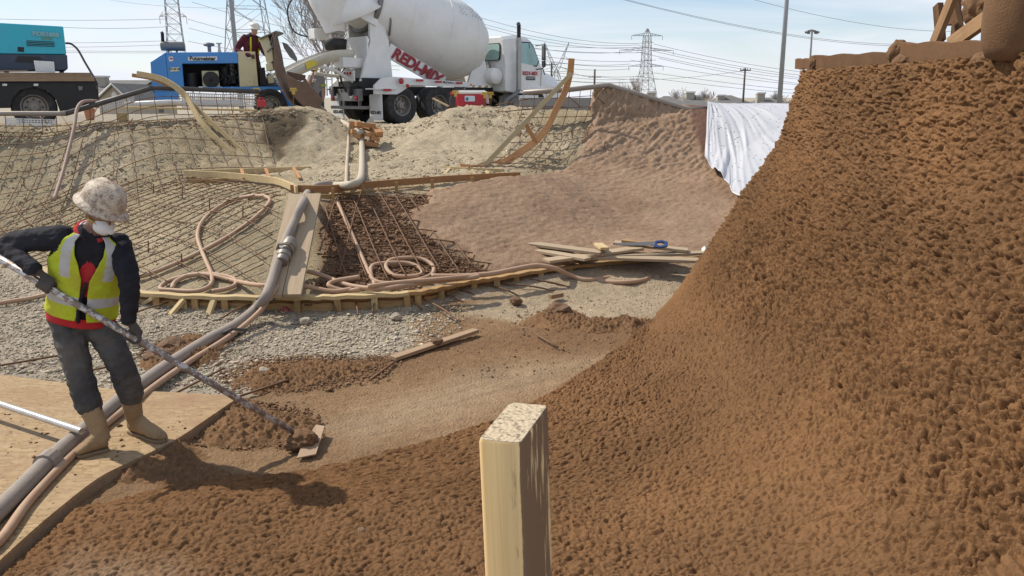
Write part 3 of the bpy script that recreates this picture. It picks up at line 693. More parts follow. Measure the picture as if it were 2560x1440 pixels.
# heap of dropped mix where the board ends
def heap(name, pl, H, label, seed):
    P0 = pxpoly(pl); A = np.array(P0); lo = A.min(0) - .15; hi = A.max(0) + .15
    xs = np.arange(lo[0], hi[0], .011); ys = np.arange(lo[1], hi[1], .011); X, Y = np.meshgrid(xs, ys, indexing='ij'); sh = X.shape; X = X.ravel(); Y = Y.ravel()
    m = poly_mask(X, Y, P0, .16, .16, 3.0); Pn = np.c_[X, Y, np.full(len(X), seed * 1.0)]
    Z = -.05 + (H + .06) * m ** .7 + m * (.022 * np.tanh(2.5 * fbm(Pn, 16, 3, .6)) + .020 * np.tanh(3 * fbm(Pn, 38, 2, .6)) + .03 * fbm(Pn, 6, 2))
    keep = (m > .02).reshape(sh); fk = keep[:-1, :-1] & keep[1:, :-1] & keep[1:, 1:] & keep[:-1, 1:]; idx = np.arange(len(X)).reshape(sh)
    F = np.stack([idx[:-1, :-1][fk], idx[1:, :-1][fk], idx[1:, 1:][fk], idx[:-1, 1:][fk]], -1); used = np.unique(F); rm = np.full(len(X), -1); rm[used] = np.arange(len(used)); F = rm[F]; V = np.c_[X, Y, Z][used]
    C = np.array((.20, .112, .055)) * (1 + .25 * fbm(V, 5, 3))[:, None]
    me = bpy.data.meshes.new(name); me.vertices.add(len(V)); me.vertices.foreach_set('co', V.ravel()); me.loops.add(F.size); me.loops.foreach_set('vertex_index', F.ravel().astype(np.int32)); me.polygons.add(len(F)); me.polygons.foreach_set('loop_start', np.arange(0, F.size, 4, dtype=np.int32)); me.polygons.foreach_set('use_smooth', np.ones(len(F), bool)); me.update(calc_edges=True)
    c_ = me.color_attributes.new('Col', 'FLOAT_COLOR', 'POINT'); c_.data.foreach_set('color', np.c_[C, np.ones(len(C))].ravel().astype(np.float32)); o = link(name, me, MATS['fresh_mix']); tag(o, label, 'heap'); return o
heap('mix_heap', [(505, 1085), (540, 1045), (600, 1000), (700, 1030), (770, 1050), (790, 1090), (700, 1105), (600, 1118), (530, 1112)], .05, 'dark brown heap of loose mix beside the tool blade', 1)
heap('mix_heap', [(440, 1105), (470, 1112), (520, 1160), (640, 1200), (700, 1230), (560, 1250), (420, 1225), (330, 1195), (300, 1185)], .05, 'brown mix spilled along the curved edge of the strand board', 2)
heap('mix_heap', [(570, 955), (650, 912), (780, 905), (900, 902), (960, 915), (880, 945), (740, 975), (620, 990)], .015, 'long low ridge of brown crumbs crossing the gravel', 3)
heap('mix_heap', [(365, 905), (400, 870), (470, 845), (545, 855), (550, 890), (470, 920), (400, 930)], .06, 'brown mound of mix under the two hoses', 4)
heap('mix_heap', [(1320, 808), (1370, 780), (1420, 775), (1470, 805), (1560, 800), (1640, 805), (1600, 825), (1450, 828)], .055, 'brown mound of mix on the floor before the plank pile', 5)
# ================================================================== FORMS
def lerp_form(px):                                   # point of the form base seen at photo column px
    best = min(range(len(FORM)), key=lambda i: abs(1280 + FPX * FORM[i].x / (FORM[i].y * CP + CH * SP) - px)); return FORM[best], best
root = thing('edge_form', 'long curved timber edge form with stakes between gravel floor and rebar bank', 'form', (FORM[30].x, FORM[30].y, 0))
def strip(name, pts, w, t, mat, parent, up=(0, 0, 1), bevel=0.003): 
    mb = MB(); mb.sweep_rect(pts, up, w, t); return mb.build(name, mat, parent, bevel=bevel)
def seg(a, b, z, off=0.0):
    out = []
    for i in range(a, b + 1):
        p = FORM[i]; tg = (FORM[min(i+1, len(FORM)-1)] - FORM[max(i-1, 0)]).normalized(); nrm = Vector((-tg.y, tg.x, 0)); out.append(p + nrm * off + Vector((0, 0, z + 0.006 * math.sin(i * 1.7))))
    return out
ix = {px: lerp_form(px)[1] for px in (-200, 345, 700, 1030, 1190, 1350, 1425, 1790)}
cuts = [ix[-200], ix[345], ix[1030], ix[1350], ix[1790]]
for k in range(4):
    a, b = cuts[k], cuts[k + 1]
    strip('top_board', seg(a, b, 0.185, 0.02), 0.105, 0.042, WOODY if k < 2 else WOOD, root)
    strip('face_board', seg(a, b, 0.058, 0.05), 0.034, 0.105, WOOD, root)
    strip('rear_board', seg(a, b, 0.135, 0.085), 0.018, 0.075, WOODO, root)
for px in (120, 250, 383, 460, 499, 555, 660, 745, 847, 938, 1025, 1049, 1105, 1183, 1246, 1299, 1348, 1417, 1492, 1594, 1686):
    p, i = lerp_form(px); j = random.uniform(-.012, .012)
    board('stake', (p.x, p.y - 0.005 + j, -0.06), (p.x + j * 2, p.y + 0.0 + j, 0.166), 0.072, 0.040, WOOD if px % 2 else WOODY, root, up=(0, 1, 0))
for (a, b), (c, d) in (((383, 737), (351, 766)), ((460, 741), (425, 790)), ((548, 744), (522, 790)), ((646, 746), (624, 790)), ((270, 720), (225, 770)), ((130, 690), (95, 735)), ((30, 655), (2, 680))):
    q = on(c, d, 0.0); p, i = lerp_form(a); board('brace', (p.x, p.y - 0.03, 0.16), (q.x, q.y - .02, 0.0), 0.07, 0.038, WOODY, root)
DOW = [((1021, 748), (1056, 774)), ((1058, 743), (1151, 804)), ((1114, 737), (1160, 757)), ((1151, 729), (1193, 743)), ((1225, 716), (1295, 739)), ((1260, 706), (1387, 727)), ((1316, 695), (1425, 718)), ((1343, 688), (1446, 706)),
       ((1457, 680), (1478, 695)), ((1520, 678), (1545, 692)), ((1665, 667), (1707, 681)), ((770, 756), (738, 772)), ((833, 760), (840, 781)), ((889, 763), (896, 788)), ((943, 756), (931, 781)), ((1017, 746), (1054, 774)), ((611, 767), (555, 795)), ((420, 770), (300, 800)), ((1390, 690), (1412, 700))]
for (a, b), (c, d) in DOW:
    p, i = lerp_form(a); q = on(c, d, 0.03); mid = (Vector((p.x, p.y, .10)) + q) / 2 + Vector((0, 0, .02))
    MB().tube(catmull([(p.x, p.y + .08, .10), (p.x, p.y, .10), mid, q], 4), 0.010, 6).build('dowel', STEEL, root, smooth=True)

# ---- deck forms higher up the bank
ZD = 1.10
def deck_pts(px, n=6, dz=0.0, dy=0.0): return [p + Vector((0, dy, dz)) for p in catmull([on(a, b, ZD) for a, b in px], n)]
rt = on(735, 470, ZD)
dl = thing('deck_form_timber', 'yellow timber deck form frame beside the left curved template', 'form', (rt.x, rt.y, ZD - .1))
fl_ = [(460, 433), (545, 437), (629, 444), (690, 452), (727, 466), (742, 474)]
strip('face_board', deck_pts(fl_), 0.036, 0.10, WOODY, dl); strip('lower_board', deck_pts(fl_, 6, -0.10, .05), 0.03, 0.06, WOODG, dl)
strip('back_board', deck_pts([(462, 433), (600, 428), (778, 422)], 4), 0.036, 0.09, WOODY, dl)
strip('back_lower_board', deck_pts([(468, 440), (600, 438), (778, 434)], 4, -.09, .06), 0.03, 0.07, WOOD, dl)
for (a, b), (c, d) in (((604, 424), (610, 446)), ((664, 422), (676, 450)), ((734, 420), (750, 446))):
    board('cross_brace', on(a, b, ZD + .05), on(c, d, ZD - .02), 0.05, 0.03, WOODO, dl)
rt = on(1000, 455, ZD)
dr = thing('deck_form_timber', 'long curved brown timber deck form above the dark rebar bay', 'form', (rt.x, rt.y, ZD - .1))
fr_ = [(727, 471), (822, 472), (900, 464), (998, 456), (1120, 447), (1230, 441), (1300, 438)]
strip('face_board', deck_pts(fr_), 0.036, 0.10, WOODO, dr); strip('lower_board', deck_pts(fr_[:5], 6, -0.12, .05), 0.03, 0.08, WOOD, dr)
for px, py in ((830, 476), (905, 468), (990, 461), (1080, 455), (1180, 448)):
    p = on(px, py, ZD); board('stake', (p.x, p.y + .045, ZD - .3), (p.x, p.y + .045, ZD + .03), .045, .035, WOOD, dr, up=(0, 1, 0))
rt = on(1160, 430, ZD)
ds_ = thing('corner_form_timber', 'small pale timber frame at the foot of the right template', 'form', (rt.x, rt.y, ZD - .1))
strip('face_board', deck_pts([(1103, 428), (1160, 432), (1260, 436)], 4, .02, .3), 0.036, 0.09, WOODY, ds_)
for (a, b), (c, d) in (((1122, 424), (1110, 438)), ((1178, 428), (1190, 440)), ((1215, 431), (1222, 440))):
    board('brace', on(a, b, ZD + .04) + Vector((0, .25, 0)), on(c, d, ZD - .02), 0.045, 0.03, WOODY, ds_)

# ---- curved templates
def depth_path(pts, n=6): return catmull([at(*p) for p in pts], n)
rt = at(640, 415, 14.4)
tl = thing('curved_template', 'bent yellow timber template arching over the dark pipe edge to the left deck form', 'template', (rt.x, rt.y, ZD))
strip('curved_board', depth_path([(343, 184, 15.7), (394, 194, 15.6), (430, 211, 15.5), (464, 239, 15.4), (484, 273, 15.2), (506, 309, 15.0), (548, 354, 14.8), (605, 402, 14.55), (655, 421, 14.4)]), 0.040, 0.10, WOODY, tl, up=(.5, 0, 1))
strip('rear_board', depth_path([(331, 188, 15.9), (380, 197, 15.8), (426, 216, 15.7)]), 0.035, 0.07, WOODO, tl, up=(.5, 0, 1))
board('straight_board', at(433, 214, 15.62), at(634, 405, 14.62), 0.036, 0.075, WOODY, tl, up=(.5, 0, 1))
board('gusset', at(503, 300, 15.1), at(529, 318, 15.08), 0.03, 0.07, WOODY, tl, up=(.5, 0, 1))
rt = at(1200, 421, 14.2)
tr = thing('curved_template', 'bent brown timber template with straight chord and short strut on the right rebar', 'template', (rt.x, rt.y, ZD))
strip('curved_board', depth_path([(1429, 146, 16.6), (1425, 183, 16.6), (1413, 228, 16.5), (1391, 272, 16.2), (1369, 317, 15.8), (1340, 352, 15.4), (1302, 379, 15.0), (1264, 403, 14.7), (1200, 420, 14.2), (1151, 418, 14.0)]), 0.040, 0.125, WOODO, tr, up=(-1, 0, .6))
board('straight_board', at(1428, 184, 16.5), at(1204, 422, 14.1), 0.036, 0.085, WOODY, tr, up=(-1, 0, .9))
board('gusset', at(1313, 308, 15.3), at(1340, 356, 15.35), 0.034, 0.075, WOODO, tr, up=(1, 0, .5))

# ================================================================== REBAR
def bar(parent, pts, r=0.0085, name='rebar'): return MB().tube(pts, r, 5, caps=True).build(name, STEEL, parent, smooth=True)
def clipped(parent, lines, poly, lift=0.055, step=0.12, r=0.0085, minl=0.5):
    cnt = 0
    for a, b in lines:
        a = Vector(a); b = Vector(b); L = (b - a).length; n = max(2, int(L / step)); run = []
        X = np.array([a.x + (b.x - a.x) * i / n for i in range(n + 1)]); Y = np.array([a.y + (b.y - a.y) * i / n for i in range(n + 1)])
        ins = poly_mask(X, Y, poly, 0.001, 0.10, 0.9) > 0.5; Z = T0(X, Y) + lift + 0.012 * np.sin(X * 3.1 + Y * 2.3)
        for i in range(n + 2):
            if i <= n and ins[i]: run.append((X[i], Y[i], Z[i]))
            else:
                if len(run) * L / n > minl: bar(parent, run, r); cnt += 1
                run = []
    return cnt
# hump left of the plank: diagonal lattice
hl = [tuple(onT(a, b)[:2]) for a, b in ((720, 490), (640, 462), (470, 452), (330, 450), (180, 470), (0, 520), (-80, 560), (-60, 640), (30, 655), (150, 700), (345, 728), (660, 728))]
mat_l = thing('rebar_mat', 'diagonal rebar lattice over the earth hump left of the sloping plank', 'rebar mat', (-4.6, 10.5, .3))
dA = Vector((0.74, 0.67)); dB = Vector((0.74, -0.67)); lines = []
for k in np.arange(-7, 7, 0.235): c = Vector((-5.2, 11.2)) + Vector((-dA.y, dA.x)) * k; lines.append((c - dA * 7, c + dA * 7))
clipped(mat_l, lines, hl, 0.06, r=.0072)
lines = []
for k in np.arange(-7, 7, 0.33): c = Vector((-5.2, 11.2)) + Vector((-dB.y, dB.x)) * k; lines.append((c - dB * 7, c + dB * 7))
clipped(mat_l, lines, hl, 0.075, r=.0072)
for px, py in ((383, 485), (455, 496), (523, 524), (606, 545), (453, 668), (370, 633), (60, 470), (250, 520), (310, 560)):
    p = onT(px, py); MB().tube([(p.x, p.y, p.z - .05), (p.x + .02, p.y, p.z + .16)], .009, 5).build('support_peg', STEEL, mat_l)
# right of the plank
hr = [tuple(onT(a, b)[:2]) for a, b in ((795, 715), (815, 500), (1180, 470), (1100, 500), (1040, 560), (1130, 610), (1270, 690), (1030, 712))]
mat_r = thing('rebar_mat', 'rebar lattice over dark loose soil right of the sloping plank', 'rebar mat', (-1.8, 10.3, .3))
lines = [((-3.2, y), (0.6, y + .55)) for y in np.arange(8.9, 12.4, 0.22)]
clipped(mat_r, lines, hr, 0.07, r=.0085)
lines = [((x, 12.6), (x + 1.55 + 0.25 * (x + 2.5), 8.9)) for x in np.arange(-3.4, 0.5, 0.20)]
clipped(mat_r, lines, hr, 0.085, r=.0085)
lines = [((x, 11.9), (x + .12, 8.9)) for x in (-2.75, -2.45, -2.15)]
clipped(mat_r, lines, hr, 0.09)
# wall mats hung from the pipe edges
def wall_mat(root, rim, dirs, depth, nv, rows, ext=0.0, bot=0.06):
    P = catmull(rim, 12); Ds = [Vector((*d, 0)).normalized() for d in dirs]
    Lc = [0];
    for i in range(1, len(P)): Lc.append(Lc[-1] + (P[i] - P[i-1]).length)
    def rimat(t):
        s_ = t * Lc[-1]; i = max(1, min(len(P) - 1, next((k for k in range(len(Lc)) if Lc[k] >= s_), len(Lc) - 1))); u = (s_ - Lc[i-1]) / (Lc[i] - Lc[i-1] + 1e-9)
        f = t * (len(Ds) - 1); j = min(int(f), len(Ds) - 2); w = f - j
        return P[i-1].lerp(P[i], u), (Ds[j] * (1 - w) + Ds[j+1] * w).normalized()
    def pos(t, s_):
        p, d = rimat(t); q = p + d * depth * s_; zb = T((p + d * depth).x, (p + d * depth).y) + bot
        z = zb + (p.z - 0.03 - zb) * (1 - math.sqrt(max(0, 1 - (1 - s_) ** 2.1)))
        return Vector((q.x, q.y, max(z, T(q.x, q.y) + 0.05)))
    for k in range(nv):
        t = k / (nv - 1); jit = random.uniform(-.006, .006); bar(root, [pos(min(1, max(0, t + jit)), (s / 22) ** 1.5) for s in range(23)], 0.007)
    for s_ in rows:
        bar(root, [pos(t / 40, s_) + Vector((0, -.012, 0)) for t in range(41)], 0.007)
    return pos
RIM_L = [at(-160, 287, 13.9), at(0, 284, 14.1), at(165, 284, 14.3), at(270, 252, 14.9), at(375, 221, 15.6), at(500, 222, 15.9), at(648, 229, 16.2)]
mat_w = thing('rebar_mat', 'rebar grid hanging from the dark pipe edge in front of the blue pump', 'rebar mat', (RIM_L[4].x, RIM_L[4].y, 1.5))
posL = wall_mat(mat_w, RIM_L, [(0, -1), (0.02, -1), (.15, -1), (.45, -.85), (.5, -.85), (.35, -.9)], 3.1, 22, (.004, .02, .05, .10, .17, .27, .40, .55, .72, .9))
for (a, b), (c, d) in (((246, 262), (205, 345)), ((332, 296), (228, 420)), ((95, 286), (118, 308)), ((150, 285), (180, 325))):
    bar(mat_w, [at(a, b, 15.0), at(c, d, 14.2)], .009, 'brace_bar')
RIM_R1 = [at(1308, 230, 16.7), at(1400, 226, 16.8), at(1505, 218, 17.0)]
mat_wr = thing('rebar_mat', 'rebar grid under the right template below the pale pipe edge', 'rebar mat', (1.0, 16.0, 1.5))
wall_mat(mat_wr, RIM_R1, [(-.30, -.95), (-.34, -.95), (-.42, -.92)], 3.2, 8, (.004, .03, .075, .14, .22, .33, .46, .62, .8, .95))
for (a, b), (c, d) in (((1420, 240), (1452, 268)), ((1480, 232), (1512, 260)), ((1240, 262), (1330, 246)), ((1285, 264), (1420, 268)), ((1240, 280), (1340, 272))):
    bar(mat_wr, [at(a, b, 16.6), at(c, d, 16.8)], .009, 'brace_bar')
for px, py in ((1300, 345), (1430, 345), (1510, 372)):
    p = at(px, py, 15.6); MB().tube([p, p + Vector((.02, 0, .14))], .01, 5).build('support_peg', STEEL, mat_wr)
# pipe edges (coping)
mb = MB(); mb.tube(catmull(RIM_L[:3], 6), .042, 10); cp = mb.build('coping_pipe', PIPE, smooth=True); tag(cp, 'pale steel pipe edge running level in front of the flatbed wheel', 'pipe')
mb = MB(); mb.tube([RIM_L[2] + Vector((-.02, .02, 0)), RIM_L[4], RIM_L[4] + Vector((.08, .05, .01)), RIM_L[6]], .045, 10); cp = mb.build('coping_pipe', PIPED, smooth=True); tag(cp, 'dark steel pipe edge kinked upwards in front of the blue pump', 'pipe')
mb = MB(); mb.tube([at(1308, 232, 16.7), at(1425, 224, 16.85), at(1504, 215, 17.0), Vector((1.98, 17.0, 2.565)), Vector((3.62, 16.98, 2.08)), Vector((4.4, 17.25, 2.10))], .052, 10); cp = mb.build('coping_pipe', PIPE, smooth=True); tag(cp, 'dusty pipe edge on top of the pinkish sprayed bowl corner', 'pipe')
bar_ = MB().tube(catmull([at(135, 500, 12.6), at(160, 420, 13.3), at(185, 320, 14.0), at(192, 275, 14.3), at(205, 256, 14.5), at(225, 252, 14.7), at(245, 254, 14.9)], 6), .03, 8).build('hose', mat_plain('hose_dusty', (0.33, 0.22, 0.17), 0.7, dirt=0.5, dirtcol=(0.42, 0.34, 0.25), dscale=5), smooth=True)
tag(bar_, 'thin brown hose hooked over the dark pipe edge beside the flatbed', 'hose')
# white perforated lath behind the left rebar
LATH = mat_plain('galvanised_lath', (0.62, 0.62, 0.62), 0.45, 0.4, dirt=0.25, dirtcol=(0.4, 0.33, 0.25), dscale=5)
def lath(rows, label):
    """rows = two lists of points (top, bottom); fine upright ribs with open slots between"""
    top = catmull(rows[0], 10); bot = catmull(rows[1], 10); n = len(top); mb = MB(); K = 9
    for i in range(n - 1):
        L = (top[i+1] - top[i]).length; m = max(1, int(L / 0.028))
        for j in range(m):
            a = top[i].lerp(top[i+1], j / m); b = bot[i].lerp(bot[i+1], j / m); w = (top[i+1] - top[i]).normalized() * 0.015
            for k in range(4):
                p = a.lerp(b, (k + .02) / 4); q = a.lerp(b, (k + .84) / 4); o_ = Vector((0, .006, 0))
                mb.add([p, p + w, q + w, q, p + o_, p + w + o_, q + w + o_, q + o_], [(0,1,2,3),(7,6,5,4),(0,3,7,4),(1,5,6,2)])
    for k in range(5):
        mb.sweep_rect([a.lerp(b, k / 4) + Vector((0, .003, 0)) for a, b in zip(top, bot)], (0, 0, 1), .006, .02)
    o = mb.build('metal_lath', LATH); tag(o, label, 'lath'); return o
lath([[at(455, 232, 16.0), at(560, 236, 16.3), at(640, 234, 16.45)], [at(455, 268, 16.0), at(560, 266, 16.3), at(640, 262, 16.45)]], 'bright perforated metal lath strip under the dark pipe before the blue pump')
lath([[at(250, 250, 15.3), at(300, 240, 15.5), at(335, 232, 15.7)], [at(250, 275, 15.3), at(300, 266, 15.5), at(335, 262, 15.7)]], 'short perforated metal lath piece below the small gabled house')
lath([[at(195, 318, 14.45), at(250, 312, 14.7), at(305, 318, 14.9)], [at(200, 352, 14.2), at(250, 345, 14.4), at(300, 336, 14.6)]], 'perforated metal lath piece lying on the earth beneath the rebar grid')
lath([[at(15, 296, 14.5), at(70, 298, 14.5), at(140, 300, 14.6)], [at(15, 316, 14.5), at(70, 318, 14.5), at(140, 318, 14.6)]], 'perforated metal lath strip behind the level pipe under the flatbed wheel')
# ================================================================== VEHICLES AND PUMP
WHITE = mat_plain('truck_white', (0.80, 0.79, 0.76), 0.4, dirt=0.35, dirtcol=(0.42, 0.38, 0.32), dscale=1.6)
WHITED = mat_plain('drum_white', (0.76, 0.745, 0.71), 0.5, dirt=0.5, dirtcol=(0.56, 0.52, 0.46), dscale=1.1)
BLACK = mat_plain('black_paint', (0.016, 0.015, 0.015), 0.6, dirt=0.35, dirtcol=(0.05, 0.043, 0.036), dscale=3)
TYRE = mat_plain('tyre_rubber', (0.030, 0.029, 0.028), 0.85, dirt=0.55, dirtcol=(0.13, 0.11, 0.085), dscale=5)
RIMM = mat_plain('wheel_rim', (0.30, 0.27, 0.235), 0.5, 0.5, dirt=0.6, dirtcol=(0.24, 0.19, 0.14), dscale=6)
GREY = mat_plain('grey_steel', (0.20, 0.195, 0.19), 0.5, 0.4, dirt=0.4, dscale=4)
REDP = mat_plain('red_paint', (0.42, 0.022, 0.03), 0.4, dirt=0.2, dscale=4)
REDD = mat_plain('dark_red_print', (.30, .016, .026), .5, dirt=.3, dirtcol=(.2, .05, .05), dscale=6)
REDL = mat_plain('red_lens', (0.40, 0.012, 0.012), 0.2, dirt=0.1)
AMBER = mat_plain('amber_lens', (0.75, 0.22, 0.02), 0.2, dirt=0.1)
CLEAR = mat_plain('clear_lens', (0.75, 0.75, 0.73), 0.15, dirt=0.1)
RUST = mat_plain('rusted_plate', (0.17, 0.105, 0.07), 0.85, 0.1, dirt=0.7, dirtcol=(0.27, 0.19, 0.13), dscale=4, bumps=.3)
CREAM = mat_plain('cream_paint', (0.60, 0.53, 0.33), 0.5, dirt=0.35, dirtcol=(0.35, 0.28, 0.18), dscale=3)
BLUE = mat_plain('pump_blue', (0.06, 0.26, 0.62), 0.42, dirt=0.25, dirtcol=(0.18, 0.26, 0.38), dscale=2.2)
TEAL = mat_plain('compressor_teal', (0.025, 0.40, 0.52), 0.42, dirt=0.3, dirtcol=(0.12, 0.28, 0.32), dscale=2)
NAVY = mat_plain('compressor_base', (0.030, 0.045, 0.075), 0.5, dirt=0.4, dirtcol=(0.12, 0.12, 0.12), dscale=2.5)
INK = mat_plain('ink', (0.02, 0.02, 0.025), 0.6, dirt=0.05)
STICK = mat_plain('sticker_white', (0.75, 0.75, 0.72), 0.5, dirt=0.15)
def mat_glass(name, tint=(0.36, 0.50, 0.48), alpha=0.45):
    m, nt, b = new_mat(name); b.inputs['Base Color'].default_value = (*tint, 1); b.inputs['Roughness'].default_value = 0.05; b.inputs['Alpha'].default_value = alpha
    return m
GLASS = mat_glass('cab_glass')
def wheel(parent, c, r, w, axis='y', out=1, dual=True, rimr=0.56):
    """wheel in the vehicle's own coordinates; axis along local y, out = side that faces outwards"""
    wr = bpy.data.objects.new('wheel', None); COL.objects.link(wr); wr.parent = parent; wr.location = c
    R = Matrix.Rotation(-out * math.pi / 2, 4, 'X')          # lathe z -> outwards
    t = MB(); hw = w / 2; ri = r * rimr
    def tyre_at(off):
        t.lathe([(ri, off - hw * .85), (ri * 1.12, off - hw), (r * .93, off - hw * .96), (r, off - hw * .72), (r, off - hw * .42), (r * .975, off - hw * .38), (r * .975, off - hw * .30), (r, off - hw * .26), (r, off + hw * .26), (r * .975, off + hw * .30), (r * .975, off + hw * .38), (r, off + hw * .42), (r, off + hw * .72), (r * .93, off + hw * .96), (ri * 1.12, off + hw), (ri, off + hw * .85)], 40, R, caps=False)
    tyre_at(0)
    if dual: tyre_at(-w * 1.12)
    t.build('tyre', TYRE, wr, local=True, auto=40)
    g = MB(); g.lathe([(ri * 1.02, hw * .86), (ri * .94, hw * .80), (ri * .88, hw * .2), (ri * .80, -hw * .25), (ri * .45, -hw * .3), (ri * .42, hw * .15), (ri * .30, hw * .25), (ri * .28, hw * .6), (0.01, hw * .62)], 32, R, caps=False)
    g.build('rim', RIMM, wr, local=True, auto=35)
    for k in range(8):
        a = 2 * math.pi * k / 8; h = MB(); h.lathe([(r * .045, 0), (r * .045, .02), (0.002, .021)], 8, R @ Matrix.Translation((ri * .61 * math.cos(a), ri * .61 * math.sin(a), -hw * .30)))
        h.build('hub_hole', BLACK, wr, local=True)
    return wr
def rounded(w, h, r, n=4):
    out = []
    for cx, cy, a0 in ((w/2-r, h/2-r, 0), (-w/2+r, h/2-r, 90), (-w/2+r, -h/2+r, 180), (w/2-r, -h/2+r, 270)):
        for k in range(n + 1): a = math.radians(a0 + 90 * k / n); out.append((cx + r * math.cos(a), cy + r * math.sin(a)))
    return out

# ------------------------------------------------------------------ concrete mixer truck (x forward, y left, z up, origin on the ground at the rear axle centre)
HEAD = math.atan2(.69, .72); fw = Vector((math.cos(HEAD), math.sin(HEAD), 0)); lf = Vector((-fw.y, fw.x, 0))
wr_ = at(1000, 262, 24.0)                                   # hub of the rear right wheel
mo = Vector((wr_.x, wr_.y, 1.555)) + lf * 1.07
tk = thing('mixer_truck', 'white concrete mixer truck with huge drum and red lettering on the cab door', 'truck', mo, HEAD)
def B(name, c, s, mat, rot=None, bevel=0.01, parent=tk):
    return MB().box(c, s, rot).build(name, mat, parent, local=True, bevel=bevel)
for x in (0, 1.38):
    for o_ in (-1, 1): wheel(tk, (x, o_ * 1.07, 0.53), 0.53, 0.28, out=o_)
wheel(tk, (5.55, -1.02, 0.5), 0.5, 0.30, out=-1, dual=False); wheel(tk, (5.55, 1.02, 0.5), 0.5, 0.30, out=1, dual=False)
for o_ in (-1, 1):
    B('frame_rail', (2.3, o_ * .42, .93), (7.2, .09, .27), BLACK)
    # deck side rail with reflectors and rear fender step
    rail = MB().prism([(-.95, 1.08), (-.70, 1.28), (-.28, 1.33), (2.65, 1.20), (2.65, 1.05), (.30, 1.10), (-.05, .90), (-.20, .84), (-.95, .84)], .10, Matrix.Translation((0, o_ * 1.22 + (.0 if o_ < 0 else -.10), 0)) @ Matrix.Rotation(math.pi / 2, 4, 'X') @ Matrix.Translation((0, 0, -.10)))
    ro = rail.build('side_rail', WHITE, tk, local=True, bevel=.01)
    yo = o_ * 1.225 + (0 if o_ > 0 else -.002)
    for x, z in ((.55, 1.235), (1.25, 1.205), (2.05, 1.175), (-.6, .96)):
        MB().box((x, o_ * 1.322, z), (.27, .006, .065)).build('reflector', REDL, ro, local=True)
    MB().lathe([(.035, 0), (.035, .02), (.002, .03)], 12, Matrix.Translation((2.52, o_ * 1.32, 1.135)) @ Matrix.Rotation(-o_ * math.pi / 2, 4, 'X')).build('marker_lamp', AMBER, ro, local=True)
    for x, z, r_ in ((-.12, 1.21, .085), (.10, 1.08, .055)):
        MB().lathe([(r_, 0), (r_, .02), (.002, .03)], 14, Matrix.Translation((x, o_ * 1.32, z)) @ Matrix.Rotation(-o_ * math.pi / 2, 4, 'X')).build('marker_lamp', REDL, ro, local=True)
    # mud flap faces rearwards
    fl_o = MB().prism(rounded(.62, .72, .06), .02, frame((-.78, o_ * 1.0, .48), (0, -1, 0), (0, 0, 1))).build('mud_flap', WHITE, tk, local=True)
    text_obj('lettering', 'REDI-MIX', .13, INK, fl_o, frame((-.785 - .02, o_ * 1.0, .33), (0, -1, 0), (0, 0, 1)), .002, bold=.003)
    B('fender_step', (-.62, o_ * 1.02, .99), (.72, .5, .04), WHITE)
text_obj('lettering', 'McNeilus', .11, INK, tk, frame((1.62, -1.325, 1.19), (1, 0, -.04), (0, 0, 1)), .002, bold=.002)
# rear bumper, tail lamps
B('bumper', (-1.12, 0, .82), (.14, 1.5, .34), GREY)
B('step_bar', (-1.02, 0, .47), (.12, 1.9, .09), GREY)
for o_ in (-1, 1):
    B('step_hanger', (-1.0, o_ * .5, .62), (.08, .08, .4), GREY)
    for k, (yy, mt) in enumerate(((.62, REDL), (.40, CLEAR))):
        MB().lathe([(.07, 0), (.07, .03), (.002, .04)], 14, Matrix.Translation((-1.19, o_ * yy, .80 - .06 * (k == 0))) @ Matrix.Rotation(-math.pi / 2, 4, 'Y')).build('tail_lamp', mt, tk, local=True)
lp = B('lamp_panel', (-1.08, -.1, 1.36), (.05, .62, .30), WHITE)
for k in range(3): MB().lathe([(.045, 0), (.045, .02), (.002, .03)], 12, Matrix.Translation((-1.105, -.10 + .15 * (k - 1), 1.43)) @ Matrix.Rotation(-math.pi / 2, 4, 'Y')).build('tail_lamp', REDL, lp, local=True)
B('rear_tank', (-.62, 0, 1.05), (.7, 1.3, .5), BLACK)
# drum
ax0 = Vector((3.86, 0, 2.24)); ax1 = Vector((-1.35, 0, 3.62)); da = (ax1 - ax0).normalized()
DM = frame(ax0, (0, 1, 0), da.cross(Vector((0, 1, 0)))); 
prof = [(.02, -.10), (.30, -.08), (.62, .02), (.90, .25), (1.09, .55), (1.22, .98), (1.26, 1.35), (1.26, 2.05), (1.235, 2.10), (1.16, 2.6), (1.0, 3.3), (.78, 4.15), (.64, 4.72), (.64, 4.82), (.56, 4.86), (.50, 5.1), (.42, 5.12), (.40, 4.9)]
dr_o = MB().lathe(prof, 72, DM, caps=False).build('drum', WHITED, tk, local=True, auto=35)
for h, r_ in ((.98, 1.224), (2.05, 1.264), (3.3, 1.004), (.25, .905)):
    MB().lathe([(r_ - .01, h - .012), (r_ + .004, h - .008), (r_ + .004, h + .008), (r_ - .01, h + .012)], 72, DM, caps=False).build('weld_seam', WHITED, dr_o, local=True, auto=50)
MB().lathe([(.66, 4.28), (.80, 4.28), (.80, 4.42), (.66, 4.42)], 56, DM, caps=False).build('roller_ring', GREY, dr_o, local=True, auto=35)
